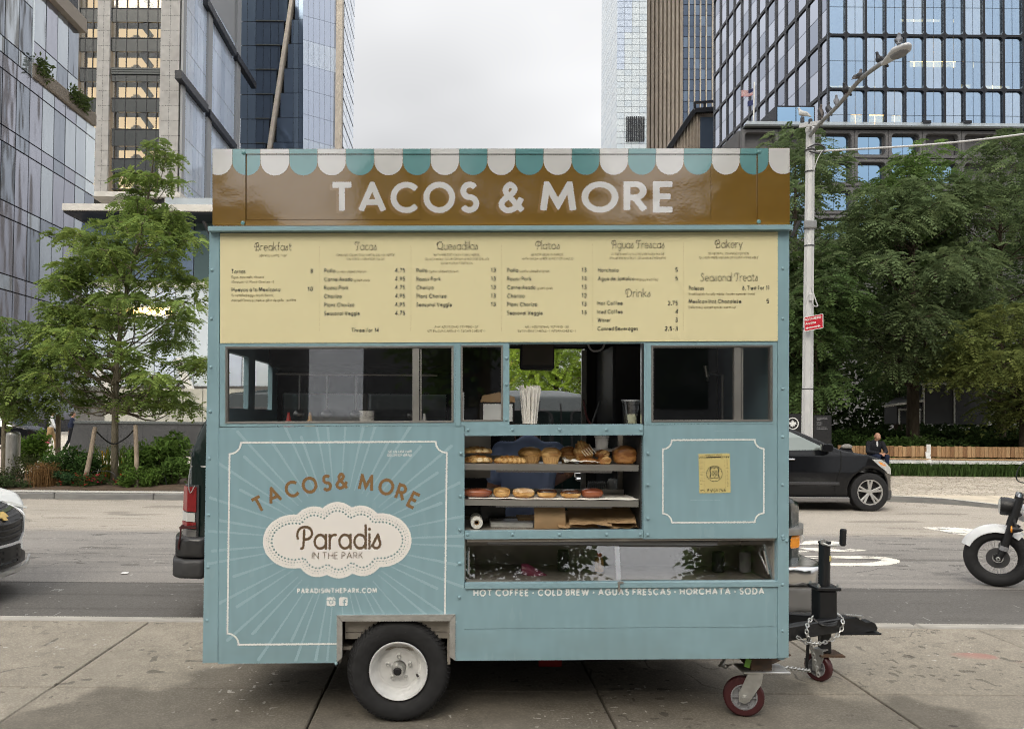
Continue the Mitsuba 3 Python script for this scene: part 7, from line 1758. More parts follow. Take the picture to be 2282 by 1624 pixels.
# ---------------------------------------------------------------- plants
scene['m_leaf'] = {'type': 'principledthin', 'base_color': VC, 'roughness': .45, 'diff_trans': .75, 'eta': 1.4, 'spec_trans': 0.0}
def bark(key, c1, c2):
    bumped(key, mikit.proc(lambda p, n, uv: mixc(C3(*c1), C3(*c2), F(p.x * 16, p.y * 16, p.z * 5, 3))), mikit.proc(lambda p, n, uv: F(p.x * 26, p.y * 26, p.z * 7, 3), 3e-3), .03, .9, .2)
bark('m_bark_grey', (.10, .085, .06), (.24, .21, .155)); bark('m_bark_dark', (.035, .028, .02), (.10, .078, .055)); bark('m_stake', (.20, .155, .115), (.38, .31, .24))


def frond_mesh(C, A, size, pairs=5, droop=.35, wide=.30, leaf=.16, roll=.4, seed=0, tint=(.1, .17, .03), spread=.25, yellow=.2):
    """compound leaves: n stems at C along A, each with 'pairs' opposite leaflets and one at its tip"""
    g = np.random.default_rng(seed); C = np.asarray(C, float); n = len(C)
    A = A / np.linalg.norm(A, axis=1, keepdims=True); size = size * g.uniform(.7, 1.25, n)
    S = np.cross(A, [0, 0, 1.0]); S /= np.linalg.norm(S, axis=1, keepdims=True) + 1e-9
    Nn = np.cross(S, A); th = g.normal(0, roll, n)
    S, Nn = S * np.cos(th)[:, None] + Nn * np.sin(th)[:, None], -S * np.sin(th)[:, None] + Nn * np.cos(th)[:, None]
    V, k = [], 0
    for i in range(pairs * 2 + 1):
        tip = i == pairs * 2; t = 1.0 if tip else (.18 + .80 * (i // 2) / max(1, pairs - 1))
        s = 0 if tip else (1 if i % 2 else -1)
        base = C + A * (size * t * .92)[:, None] + np.array([0, 0, -1.0]) * (droop * size * t * t)[:, None]
        ln = size * wide * (1.15 - .45 * t if not tip else .8) * g.uniform(.8, 1.2, n)
        if tip: D = A + np.array([0, 0, -droop * 1.6])
        else: D = S * s + A * .45 - Nn * .12 + np.array([0, 0, -.18])
        D = D / np.linalg.norm(D, axis=1, keepdims=True)
        W = np.cross(D, Nn); W /= np.linalg.norm(W, axis=1, keepdims=True) + 1e-9
        w = (size * leaf * .5)[:, None] * W; L = D * ln[:, None]
        V.append(np.stack([base, base + L * .45 + w, base + L, base + L * .45 - w], 1))
    V = np.stack(V, 1)                                    # n, leaflets, 4, 3
    m = V.shape[1]; v = V.reshape(-1, 3)
    q = np.arange(n * m)[:, None] * 4; f = np.vstack([q + [0, 1, 2], q + [0, 2, 3]])
    b = g.uniform(1 - spread, 1 + spread, (n, 1)); y = g.uniform(0, 1, (n, 1)) ** 2 * yellow
    col = np.array(tint)[None] * b * (1 + y * np.array([1.4, .7, .0])[None])
    return v, f, np.repeat(col, m * 4, 0)


def leaf_mesh(C, size, seed=0, tint=(.06, .11, .03), spread=.3, aspect=.45, up=.3):
    """single pointed leaves, folded along the middle, at C in scattered directions"""
    g = np.random.default_rng(seed); C = np.asarray(C, float); n = len(C)
    D = g.normal(0, 1, (n, 3)); D[:, 2] = D[:, 2] * .6 + up; D /= np.linalg.norm(D, axis=1, keepdims=True)
    W = np.cross(D, g.normal(0, 1, (n, 3)) * .5 + [0, 0, 1.0]); W /= np.linalg.norm(W, axis=1, keepdims=True) + 1e-9
    L = (size * g.uniform(.6, 1.3, n))[:, None]; U = np.cross(W, D)
    v = np.stack([C, C + D * L * .5 + W * L * aspect * .5 + U * L * .08, C + D * L - U * L * .1, C + D * L * .5 - W * L * aspect * .5 + U * L * .08], 1).reshape(-1, 3)
    q = np.arange(n)[:, None] * 4; f = np.vstack([q + [0, 1, 2], q + [0, 2, 3]])
    col = np.array(tint)[None] * g.uniform(1 - spread, 1 + spread, (n, 1)) * (1 + g.uniform(0, .4, (n, 1)) ** 2 * np.array([1.0, .5, 0])[None])
    return v, f, np.repeat(col, 4, 0)


def join(parts):
    v, f, c, n = [], [], [], 0
    for a in parts: v.append(a[0]); f.append(a[1] + n); c.append(a[2]); n += len(a[0])
    return np.vstack(v), np.vstack(f), np.vstack(c)


def put_leaves(name, parts, parent, **k):
    v, f, c = join(parts); return put(name, (v, f), 'm_leaf', parent, color=np.clip(c, 0, 1), **k)


def limb(mb, a, b, r0, r1, seed, sag=.1, n=6):
    g = np.random.default_rng(seed); a, b = np.asarray(a, float), np.asarray(b, float); L = np.linalg.norm(b - a)
    m = (a + b) / 2 + g.normal(0, .06 * L, 3) + [0, 0, -sag * L]
    mb.tube(spline([a, (a * 2 + m) / 3 + [0, 0, .03 * L], m, b], 10), np.linspace(r0, r1, len(spline([a, a, m, b], 10))), n)


def tree(base_name, label, group, trunk, r0, clumps, per, size, pairs, tint, seed, barkm, cat='tree', **kw):
    """trunk: points from the ground up; clumps: (centre, radius in x, y, z); each clump hangs on its own limb"""
    k = thing(base_name, label, cat, group); g = np.random.default_rng(seed)
    tp = spline(trunk, 24); rad = np.interp(np.linspace(0, 1, len(tp)), [0, .04, .3, 1], [r0 * 1.35, r0, r0 * .8, r0 * .12])
    put('trunk', MB().tube(tp, rad, 12), barkm, k, smooth=60)
    mb = MB(); parts = []
    for i, (c, r) in enumerate(clumps):
        c = np.asarray(c, float); d = np.linalg.norm(tp[:, :2] - c[:2], axis=1)
        zt_ = c[2] - .45 * np.linalg.norm(tp[len(tp) // 2, :2] - c[:2]) - .2
        j = int(np.argmin(np.abs(tp[:, 2] - zt_))); j = max(j, len(tp) // 4)
        limb(mb, tp[j], c, max(.012, rad[j] * .45), .008, seed + i, .08)
        n = max(8, int(per * (r[0] * r[1] * r[2]) ** (2 / 3.0)))
        u = g.normal(0, 1, (n, 3)); u /= np.linalg.norm(u, axis=1, keepdims=True); rr = g.uniform(.25, 1, (n, 1)) ** .55
        pos = c + u * rr * np.asarray(r)
        out = u * [1, 1, .5] + g.normal(0, .35, (n, 3)) + [0, 0, .05]
        parts.append(frond_mesh(pos - out / np.linalg.norm(out, axis=1, keepdims=True) * size * .4, out, size, pairs, seed=seed + 100 + i, tint=np.array(tint) * g.uniform(.82, 1.2), **kw))
        for t in range(3):
            q = pos[g.integers(0, n)]; limb(mb, c + (q - c) * .1, q, .010, .004, seed + 7 * i + t, .03, 4)
    put('limbs', mb, barkm, k, smooth=60, kind='stuff'); put_leaves('crown', parts, k)
    return k


def bush(name, label, cat, px, py, Y, w, h, n, size, tint, seed, group=None, base=0.0, dep=None, flowers=None, kw=None):
    c = P(px, py, Y); c[2] = base; g = np.random.default_rng(seed); k = thing(name, label, cat, group); d = dep or w * .8
    nc = max(4, int(n / 160)); cs = []
    for i in range(nc):
        a, r = g.uniform(0, 2 * PI), math.sqrt(g.uniform(0, 1)) * .75
        z = h * (.25 + .62 * g.uniform(0, 1)) * (1 - .35 * r)
        cs.append((c + [w / 2 * r * math.cos(a), d / 2 * r * math.sin(a), z], (w * .22, d * .22, h * .24)))
    pos = []
    for cc_, rr in cs:
        u = g.normal(0, 1, (n // nc, 3)); u /= np.linalg.norm(u, axis=1, keepdims=True); pos.append(cc_ + u * g.uniform(.3, 1.05, (n // nc, 1)) * rr)
    pos = np.vstack(pos); pos = pos[pos[:, 2] > base + .01]
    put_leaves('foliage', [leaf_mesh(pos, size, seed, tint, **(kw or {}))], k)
    mb = MB()
    for i, (cc_, rr) in enumerate(cs): limb(mb, c + g.normal(0, .06, 3) * [1, 1, 0], cc_, .012, .005, seed + i, 0, 5)
    put('stems', mb, 'm_bark_dark', k, smooth=60, kind='stuff')
    if flowers:
        cf, nf, sf = flowers; q = pos[g.integers(0, len(pos), nf)] + [0, 0, .02]
        put_leaves('flowers', [leaf_mesh(np.repeat(q, 5, 0) + g.normal(0, sf * .3, (nf * 5, 3)), sf, seed + 5, cf, .2, .8)], k, kind='stuff')
    return k


# young honey locust in the planted bed on the left, with horizontal tiers
TY = 18.2
g_ = np.random.default_rng(21)
trunk = [P(255, 1080, TY), P(256, 980, TY), P(258, 860, TY), P(268, 740, TY + .05), P(292, 600, TY + .1), P(325, 470, TY), P(345, 330, TY)]
trunk[0][2] = -.02
prof = [(325, 345, 18), (350, 343, 40), (378, 340, 62), (400, 345, 66), (428, 338, 52), (455, 320, 78), (488, 305, 112), (520, 285, 165), (550, 280, 170), (585, 290, 160), (618, 285, 178), (655, 280, 186), (690, 285, 180), (725, 270, 200), (762, 262, 205), (800, 268, 200), (838, 270, 185), (868, 270, 150), (890, 300, 110)]
cl_ = []
for y, xc, hw in prof:
    n = max(1, int(hw / 17))
    for i in range(n):
        a = g_.uniform(0, 2 * PI); r = math.sqrt(g_.uniform(.12, 1))
        x = xc + hw * r * math.cos(a); yy = y + g_.normal(0, 7) + 10 * r
        c = P(x, yy, TY + hw / 100 * r * math.sin(a)); s = .36 if hw < 70 else .46
        cl_.append((c, (s * g_.uniform(.8, 1.25), s * g_.uniform(.8, 1.2), .11)))
tree('honey_locust', 'young honey locust with feathery bright green tiers, staked in the planted bed', None, trunk, .085, cl_, 520, .28, 6, (.20, .285, .085), 31, 'm_bark_grey', droop=.45, wide=.30, leaf=.17, yellow=.25)
trunk = [P(8, 1060, 19), P(9, 930, 19), P(12, 860, 19), P(20, 760, 19)]; trunk[0][2] = -.02
cl_ = []
for y, xc, hw in ((720, 20, 60), (750, 10, 90), (785, 0, 100), (820, 10, 100), (855, 20, 85), (885, 30, 70), (905, 40, 50), (890, 90, 40), (860, 110, 30)):
    for i in range(max(1, int(hw / 16))):
        a, r = g_.uniform(0, 2 * PI), math.sqrt(g_.uniform(.1, 1)); c = P(xc + hw * r * math.cos(a), y + g_.normal(0, 8), 19 + hw / 100 * r * math.sin(a)); cl_.append((c, (.45, .45, .18)))
tree('honey_locust', 'smaller feathery green tree at the far left edge of the bed', None, trunk, .06, cl_, 380, .28, 6, (.18, .26, .08), 41, 'm_bark_grey', droop=.45, wide=.30, leaf=.17)

# dark trees of the park on the right
def park_tree(label, x0, x1, ytop, ybot, Y, seed, n, tint=(.145, .20, .095), tr_=None, dep=3.0, size=.46, per=120, rz=.55):
    g = np.random.default_rng(seed); xc = (x0 + x1) / 2; base = P(xc if tr_ is None else tr_, 1000, Y); base[2] = -.05
    top = P(xc, ytop + 60, Y); trk = [base, base + [.04, 0, top[2] * .30], np.array([(base[0] * 2 + top[0]) / 3, Y, top[2] * .6]), top]
    cl = []
    for i in range(n):
        while True:
            u = g.uniform(-1, 1, 3)
            if np.linalg.norm(u) < 1: break
        u = u / max(np.linalg.norm(u), .2) * np.linalg.norm(u) ** .5
        x = xc + (x1 - x0) / 2 * u[0]; yy = (ytop + ybot) / 2 - (ybot - ytop) / 2 * u[2]
        cl.append((P(x, yy, Y + dep * u[1]), np.array([.95, .95, rz]) * g.uniform(.65, 1.15)))
    return tree('park_tree', label, 'park trees on the right', trk, .17, cl, per, size, 6, tint, seed + 3, 'm_bark_dark', droop=.5, wide=.30, leaf=.14, yellow=.12)
park_tree('dark park tree rising over the trailer roof end behind the lamp post', 1640, 1905, 296, 900, 27.5, 50, 60, per=130)
park_tree('broad dark park tree with the thick bare trunk in front of the kiosk', 1880, 2190, 395, 830, 27.0, 60, 62, tr_=2036, per=130)
park_tree('tall dense park tree at the right edge', 2040, 2420, 300, 860, 29.5, 70, 74, per=130)
park_tree('low spreading yellowish park tree at the right edge', 2120, 2440, 690, 935, 25.0, 80, 34, (.15, .185, .06), dep=1.6, per=120)
park_tree('narrow park tree beside the lamp post with low hanging branches', 1730, 1900, 560, 930, 25.5, 90, 34, (.10, .16, .06), dep=1.5, per=120)
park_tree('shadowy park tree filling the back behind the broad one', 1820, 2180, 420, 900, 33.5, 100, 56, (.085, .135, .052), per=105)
park_tree('slim park tree with a spiky light top in front of the podium windows', 1968, 2090, 296, 620, 28.5, 110, 26, (.14, .22, .07), dep=1.2, per=110, rz=.4)
park_tree('dark park tree mostly hidden behind the trailer', 1420, 1700, 330, 900, 31.0, 120, 50, per=105)
park_tree('rear park tree closing the gap at the right edge', 2150, 2460, 430, 930, 34.0, 125, 50, (.085, .135, .052), per=100)
park_tree('bright yellow-green tree seen through the serving hatch', 1135, 1345, 690, 960, 26.0, 130, 40, (.26, .37, .06), dep=1.6, size=.34, per=170)
park_tree('second light green tree seen through the hatch, further back', 1180, 1440, 600, 940, 31.0, 140, 40, (.20, .30, .06), dep=1.6, size=.36, per=130)
# shrubs behind the bench
for i, (x, w, h, n, tn, lb) in enumerate(((1800, 2.6, 1.5, 2400, (.055, .09, .032), 'dark hedge shrub behind the info panel'), (1885, 2.6, 1.35, 2600, (.065, .115, .036), 'dark hedge shrub behind the backpack'), (1975, 2.6, 1.3, 2600, (.075, .13, .038), 'dense shrub behind the seated man'),
        (2060, 2.6, 1.25, 2600, (.09, .15, .045), 'shrub with large light leaves behind the white bench post'), (2145, 2.6, 1.2, 2600, (.065, .11, .036), 'white-spotted shrub right of the white bench post'), (2225, 2.6, 1.25, 2600, (.06, .10, .034), 'dark shrub near the right edge behind the bench'), (2310, 2.6, 1.3, 2200, (.06, .10, .034), 'dark shrub behind the bench at the very right edge'))):
    bush('shrub', lb, 'shrub', x, 1040, 26.2 + .3 * (i % 2), w, h, n, .17, tn, 200 + i, 'shrubs behind the bench', dep=1.5, flowers=((.62, .62, .55), 26, .06) if i in (3, 4, 5) else None)
for i, x in enumerate(range(1700, 2400, 95)):
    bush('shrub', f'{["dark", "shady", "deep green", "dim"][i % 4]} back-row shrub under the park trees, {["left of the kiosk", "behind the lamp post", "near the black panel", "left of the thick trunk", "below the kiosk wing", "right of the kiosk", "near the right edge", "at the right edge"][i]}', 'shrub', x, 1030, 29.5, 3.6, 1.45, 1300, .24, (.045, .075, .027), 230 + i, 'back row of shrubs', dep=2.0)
gu = np.random.default_rng(66); n = 12000; C = np.c_[gu.uniform(PX(1560, 38), PX(2480, 38), n), gu.uniform(36.5, 40, n), np.zeros(n)]
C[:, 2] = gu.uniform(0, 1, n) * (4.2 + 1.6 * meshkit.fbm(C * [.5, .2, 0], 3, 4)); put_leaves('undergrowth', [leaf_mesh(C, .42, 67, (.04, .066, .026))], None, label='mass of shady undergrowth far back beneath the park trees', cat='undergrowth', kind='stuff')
# grass tufts below the bench
gr_ = np.random.default_rng(77); C = []; A = []
n = 2600; xs_ = gr_.uniform(PX(1830, 23.6), PX(2340, 23.6), n); C = np.c_[xs_, gr_.uniform(23.3, 24.2, n), np.zeros(n)]
def blades(C, L, w, seed, tint, lean=.5, spread=.3):
    g = np.random.default_rng(seed); n = len(C); a = g.uniform(0, 2 * PI, n); d = np.c_[np.cos(a), np.sin(a), np.zeros(n)]; s = np.c_[-np.sin(a), np.cos(a), np.zeros(n)]
    L = (L * g.uniform(.6, 1.25, n))[:, None]; ln = g.uniform(.3, 1.0, (n, 1)) * lean
    p1 = C + d * L * ln * .35 + [0, 0, 1] * L * .65; p2 = C + d * L * ln * 1.05 + [0, 0, 1] * L * (1 - .45 * ln)
    v = np.stack([C - s * w, C + s * w, p1 + s * w * .8, p1 - s * w * .8, p2], 1).reshape(-1, 3); q = np.arange(n)[:, None] * 5
    f = np.vstack([q + [0, 1, 2], q + [0, 2, 3], q + [3, 2, 4]])
    return v, f, np.repeat(np.array(tint)[None] * g.uniform(1 - spread, 1 + spread, (n, 1)), 5, 0)
put_leaves('grass', [blades(C, .42, .016, 5, (.085, .14, .045), .8)], None, label='strappy green grass growing in a strip below the bench', cat='grass', kind='stuff')
put('bed_soil', MB().box(PX(1700, 25), PX(2420, 25), 23.5, 40, -.02, .03), 'm_soil', kind='structure')
# planted bed on the left
put('planting_bed', MB().add(*(lambda: (lambda gx, gy: (np.stack([gx, gy, .02 + .10 * meshkit.fbm(np.stack([gx * 1.5, gy * 1.5, gx * 0], -1), 3, 3) * np.clip((gy - 16.6) * 2, 0, 1)], -1).reshape(-1, 3), (lambda i, j: np.stack([i * 14 + j, (i + 1) * 14 + j, (i + 1) * 14 + j + 1, i * 14 + j + 1], -1).reshape(-1, 4))(*np.meshgrid(np.arange(59), np.arange(13), indexing='ij'))))(*np.meshgrid(np.linspace(-12, -1.5, 60), np.linspace(16.6, 20.5, 14), indexing='ij')))()), 'm_soil', kind='structure', smooth=True)
BD = 17.6
for a in (('shrub', 'leafy green shrub right of the young tree, beside the van', 'shrub', 350, 1085, 17.9, 1.5, 1.32, 3000, .15, (.12, .205, .05), 300), ('shrub', 'dark green shrub between the bollard and the left stake', 'shrub', 160, 1085, 17.7, 1.35, .95, 2600, .11, (.065, .125, .04), 301),
          ('shrub', 'light green shrub standing behind the steel bollard', 'shrub', 82, 1040, 20.6, 1.1, 1.15, 1500, .14, (.17, .28, .06), 302), ('shrub', 'sparse twiggy shrub with small leaves at the left edge', 'shrub', 30, 1085, 17.5, 1.6, .85, 900, .07, (.055, .07, .03), 303),
          ('shrub', 'low grey-green plant in front of the twiggy shrub', 'shrub', 25, 1090, 17.0, 1.1, .35, 700, .07, (.06, .09, .04), 305), ('shrub', 'small blue-green plant right of the brown dried plant', 'shrub', 140, 1090, 17.1, .62, .42, 700, .07, (.06, .12, .055), 306),
          ('shrub', 'bright green low shrub at the foot of the right stake', 'shrub', 315, 1090, 17.2, .9, .5, 1100, .09, (.13, .22, .05), 307), ('shrub', 'green shrub at the bed edge close to the van bumper', 'shrub', 395, 1088, 17.5, .9, .75, 1100, .11, (.11, .19, .05), 308)):
    bush(*a)
g = np.random.default_rng(9)
n = 420; c = P(97, 1088, 17.1); C = np.c_[c[0] + g.normal(0, .13, n), c[1] + g.normal(0, .1, n), np.full(n, .03)]
put_leaves('dried_plant', [blades(C, .55, .006, 8, (.26, .16, .075), .55), leaf_mesh(C + np.c_[g.normal(0, .14, n), g.normal(0, .1, n), g.uniform(.1, .5, n)], .05, 9, (.24, .14, .06))], None, label='brown dried-out plant at the edge of the bed', cat='plant')
for i, (x, y, w, cf) in enumerate(((185, 1085, .8, (.55, .05, .05)), (235, 1082, .8, (.50, .04, .10)), (275, 1084, .5, (.6, .10, .05)), (210, 1088, .6, (.52, .08, .06)), (178, 1090, .4, (.6, .12, .10)))):
    bush('flower_clump', ['red flowering clump at the foot of the left stake', 'dark pink flowers left of the tree foot', 'orange-red flowers right of the tree foot', 'low red flowers along the bed edge', 'small pink-red flowers near the brown plant'][i], 'flowers', x, y, 17.15 + .1 * (i % 2), w, .34, 480, .06, (.06, .10, .035), 320 + i, 'flower clumps in the bed', flowers=(cf, 20, .04))
n = 260; c = P(255, 1060, 18.9); C = np.c_[c[0] + g.normal(0, .62, n), c[1] + g.normal(0, .2, n), np.full(n, .05)]
put_leaves('grass_clump', [blades(C, .95, .012, 12, (.15, .22, .06), .9), blades(C[:40], .9, .02, 13, (.55, .36, .04), 1.0)], None, label='long arching grass with yellow blades behind the tree foot', cat='grass', kind='stuff')
mb = MB()
for x0 in (190, 262, 300):
    a = P(x0, 1075, 17.3); a[2] = .03
    mb.tube(spline([a, a + [.1, .02, .28], a + [.35, .04, .34], a + [.6, .02, .28], a + [.7, 0, .0]], 14), .011, 6)
put('bed_hoop', mb, 'm_black_metal', label='low black hoop edging rails along the planted bed', cat='edging', smooth=60, kind='stuff')
# stakes and straps holding the young tree
for i, (a, b, l) in enumerate((((186, 1064), (212, 952), 'leaning wooden tree stake left of the young tree'), ((305, 1066), (302, 948), 'upright wooden tree stake right of the young tree'), ((128, 1010), (130, 924), 'square wooden post beside the walking man'))):
    p, q = P(*a, 17.15 if i < 2 else 19.6), P(*b, 17.5 if i < 2 else 19.6); p[2] = -.02
    put('tree_stake', MB().tube([p, (p + q) / 2 + [.01, 0, 0], q], [.055, .05, .045] if i < 2 else .06, 10), 'm_stake', label=l, cat='stake', smooth=50)
put('tree_strap', MB().tube(spline([P(212, 958, 17.5), P(232, 978, 17.9), P(248, 988, 18.05), P(262, 987, 18.05), P(285, 972, 18.0), P(302, 952, 17.5)], 24), .016, 7), 'm_black', label='black strap slung between the two stakes and round the trunk', cat='strap', smooth=60)
gl = np.random.default_rng(88); n = 1500; C = np.c_[XA + gl.uniform(.1, .75, n), gl.uniform(sp(72, 130)[1], sp(209, 250)[1], n), zled + gl.uniform(.3, 1.75, n) * 1.0]
C = C[meshkit.noise(np.c_[C[:, 1] * .55, C[:, 2] * .3, C[:, 0] * 0], 5) > .52]; put_leaves('ledge_plants', [leaf_mesh(C, .38, 89, (.10, .14, .05))], A, kind='stuff')
# trees and a building across the pavement behind the photographer: what the trailer's glass and paint reflect
for i, (x, y, h) in enumerate(((-8.6, -9.0, 9.5), (.6, -9.5, 9.5), (9.4, -8.5, 9.5), (-14.5, -13, 10.0))):
    g = np.random.default_rng(400 + i); cl = []
    for q in range(34):
        u = g.normal(0, 1, 3); u /= np.linalg.norm(u); r = g.uniform(.3, 1) ** .5
        cl.append((np.array([x + (2.6 if i == 1 else 3.4) * u[0] * r, y + 2.6 * u[1] * r, h * .60 + h * .36 * u[2] * r]), np.array([1.0, 1.0, .6]) * g.uniform(.7, 1.2)))
    tree('street_tree', ['street tree behind the viewer on the left', 'slim street tree straight behind the viewer', 'street tree behind the viewer on the right', 'street tree far left behind the viewer'][i], 'street trees behind the viewer', [(x, y, 0), (x + .1, y, h * .3), (x, y + .1, h * .6), (x, y, h * .9)], .16, cl, 75, .75, 5, (.075, .13, .038), 410 + i, 'm_bark_dark', droop=.4)
k = thing('stone_building', 'long stone building across the pavement behind the viewer', 'building')
put('wall', MB().box(-60, -7.6, -34, -22, 0, 9), 's_dark', k); put('cornice', MB().box(-60.3, -7.3, -34.3, -21.6, 9, 9.5), 's_dark', k); put('wall', MB().box(-3.4, 24, -34, -22, 0, 9), 's_dark', k); put('cornice', MB().box(-3.7, 24.3, -34.3, -21.6, 9, 9.5), 's_dark', k)
for i in range(19):
    for j in range(2 * (not -9.7 < -58 + i * 4.1 < -3.4)): put('window', MB().box(-58 + i * 4.1, -56 + i * 4.1, -22.0, -21.95, 2 + j * 4.1, 4.6 + j * 4.1), 'm_car_glass', k)
# ---------------------------------------------------------------- street furniture, people, birds
mat('m_lamp_paint', {'type': 'proc', **{k: v for k, v in mikit.proc(lambda p, n, uv: C3(.60, .60, .595) * (.86 + .2 * F(p.x * 6, p.y * 6, p.z * 1.3))).items() if k != 'type'}}, .45, .15)
mat('m_arm', (.30, .30, .30), .45, .4); mat('m_pole_band', (.05, .05, .055), .5); mat('m_sign_red', (.50, .015, .03), .35)
LPY = 18.3
L = thing('street_lamp', 'tall pale octagonal street lamp with a long arm full of pigeons', 'street lamp')
pb, pt_ = P(1797, 1040, LPY), P(1806, 292, LPY); pb[2] = -.01
n8 = MB().tube([pb, pb + (pt_ - pb) * .5, pt_], [.135, .118, .10], 8); put('pole', n8, 'm_lamp_paint', L)
put('pole_base', MB().tube([pb, pb + [0, 0, .7]], [.22, .19], 8), 'm_lamp_paint', L)
put('pole_cap', MB().lathe([(.115, 0), (.115, .09), (.06, .14), (.03, .16), (0, .16)], tr(*(pt_ - [0, 0, .04])), 8), 'm_lamp_paint', L)
arm = spline([P(1803, 306, LPY), P(1828, 275, 17.6), P(1868, 235, 16.4), P(1915, 180, 15.55), P(1958, 146, 14.75), P(1972, 140, 14.5)], 30)
put('arm', MB().tube(arm, .042, 12), 'm_arm', L, smooth=50)
e = arm[-1]; dr_ = unit(arm[-1] - arm[-5])
hd_ = P(2022, 101, 13.75); ax_ = unit(hd_ - e); sd = unit(np.cross(ax_, (0, 0, 1))); up_ = np.cross(sd, ax_)
head = manifold3d.Manifold.batch_hull([manifold3d.Manifold.sphere(1, 20).scale([.10, .055, .04]), manifold3d.Manifold.sphere(1, 20).scale([.16, .17, .075]).translate([np.linalg.norm(hd_ - e) * .72, 0, .0]), manifold3d.Manifold.sphere(1, 20).scale([.08, .09, .05]).translate([np.linalg.norm(hd_ - e) * .95, 0, 0])])
v, f = mverts(head); put('lamp_head', (xf(frame(e, ax_, sd, up_), v), f), 'm_lamp_paint', L, smooth=40)
put('lamp_lens', MB().lathe([(.125, 0), (.11, -.03), (.0, -.045)], frame(e + ax_ * np.linalg.norm(hd_ - e) * .66 - up_ * .045, ax_ * 1.7, sd, up_), 20), 'm_grey_plastic', L, smooth=50)
put('photocell_bar', MB().beam(P(1783, 281, LPY - .05), P(1833, 273, LPY - .6), .06, .09), 'm_lamp_paint', L)
for x, y, yy in ((1788, 268, LPY - .1), (1806, 272, LPY - .3), (1827, 264, LPY - .5)): put('photocell', MB().lathe([(0, -.05), (.045, -.05), (.045, .05), (.03, .07), (0, .07)], tr(*P(x, y, yy)), 12), 'm_pole_band', L)
put('stem', MB().tube([pt_, P(1807, 276, LPY - .25)], .025, 8), 'm_arm', L)
for y in (333, 378, 497, 533, 705, 830): put('strap', MB().tube([pb + (pt_ - pb) * ((1040 - y) / 748.0) - [0, 0, .012], pb + (pt_ - pb) * ((1040 - y) / 748.0) + [0, 0, .012]], .128, 8), 'm_pole_band', L)
put('clamp_box', MB().box(-.14, .14, -.17, -.10, -.09, .09, tr(*P(1800, 503, LPY)), .02), 'm_arm', L)
put('control_box', MB().box(-.05, .05, -.17, -.11, -.08, .08, tr(*P(1802, 665, LPY)), .01), 'm_lamp_paint', L)
put('loose_cable', MB().tube(spline([P(1808, 640, LPY - .14), P(1818, 670, LPY - .16), P(1822, 682, LPY - .16), P(1812, 680, LPY - .16), P(1810, 665, LPY - .15)], 20), .013, 6).tube(spline([P(1832, 336, LPY - .14), P(1820, 360, LPY - .16), P(1812, 400, LPY - .14), P(1811, 495, LPY - .14)], 20), .010, 6), 'm_lamp_paint', L, smooth=60)
put('overhead_cable', MB().tube(spline([P(1816, 337, LPY), P(1850, 336, 18.2), P(2080, 322, 17.6), P(2300, 297, 17), P(2700, 240, 16)], 40), .022, 6), 'm_lamp_paint', label='pale overhead cable running from the lamp post to the right edge', cat='cable', smooth=60)
put('cable_tie', MB().tube(spline([P(1800, 330, LPY - .15), P(1820, 322, LPY - .1), P(1838, 330, LPY - .05), P(1828, 342, LPY - .1), P(1804, 338, LPY - .15)], 20), .018, 6), 'm_pole_band', L, smooth=60)
# no standing sign
S = thing('parking_sign', 'red no-standing sign strapped to the lamp post', 'street sign')
A_, B_, C_ = P(1792, 739, LPY - .22), P(1835, 731, LPY - .45), P(1791.5, 707, LPY - .22)
ex, ez = B_ - A_, C_ - A_; W_, H_ = np.linalg.norm(ex), np.linalg.norm(ez); ex, ez = ex / W_, ez / H_; en = unit(np.cross(ex, ez))
TS = frame(A_, ex, ez, en)
put('plate', MB().poly(sbox(0, 0, W_, H_).buffer(-.02).buffer(.02), -.004, 0, TS), 'm_white_print', S); put('face', MB().poly(sbox(.012, .012, W_ - .012, H_ - .012).buffer(-.015).buffer(.015), .0005, .002, TS), 'm_sign_red', S)
def sgn(s, x, y, wd, h, **k): g = fit(text(s, h, **k), 0, 0, wd); return affinity.translate(g, x - g.bounds[0], y)
tg = unary_union([sgn('NO STANDING', .03, H_ * .70, W_ * .82, H_ * .19, w=.2, track=.12), sgn('Anytime', .03, H_ * .42, W_ * .55, H_ * .20, w=.2, track=.12),
    LineString([(W_ * .16, H_ * .2), (W_ * .76, H_ * .2)]).buffer(H_ * .032), Polygon([(W_ * .07, H_ * .2), (W_ * .19, H_ * .29), (W_ * .19, H_ * .11)]), Polygon([(W_ * .86, H_ * .2), (W_ * .74, H_ * .29), (W_ * .74, H_ * .11)])])
put('lettering', MB().poly(tg, .002, .0035, TS), 'm_white_print', S, kind='stuff')
for i in (.2, .75): put('bracket', MB().beam(TS[:3, 3] + ez * H_ * i, P(1797, 722, LPY), .02, .03), 'm_arm', S)
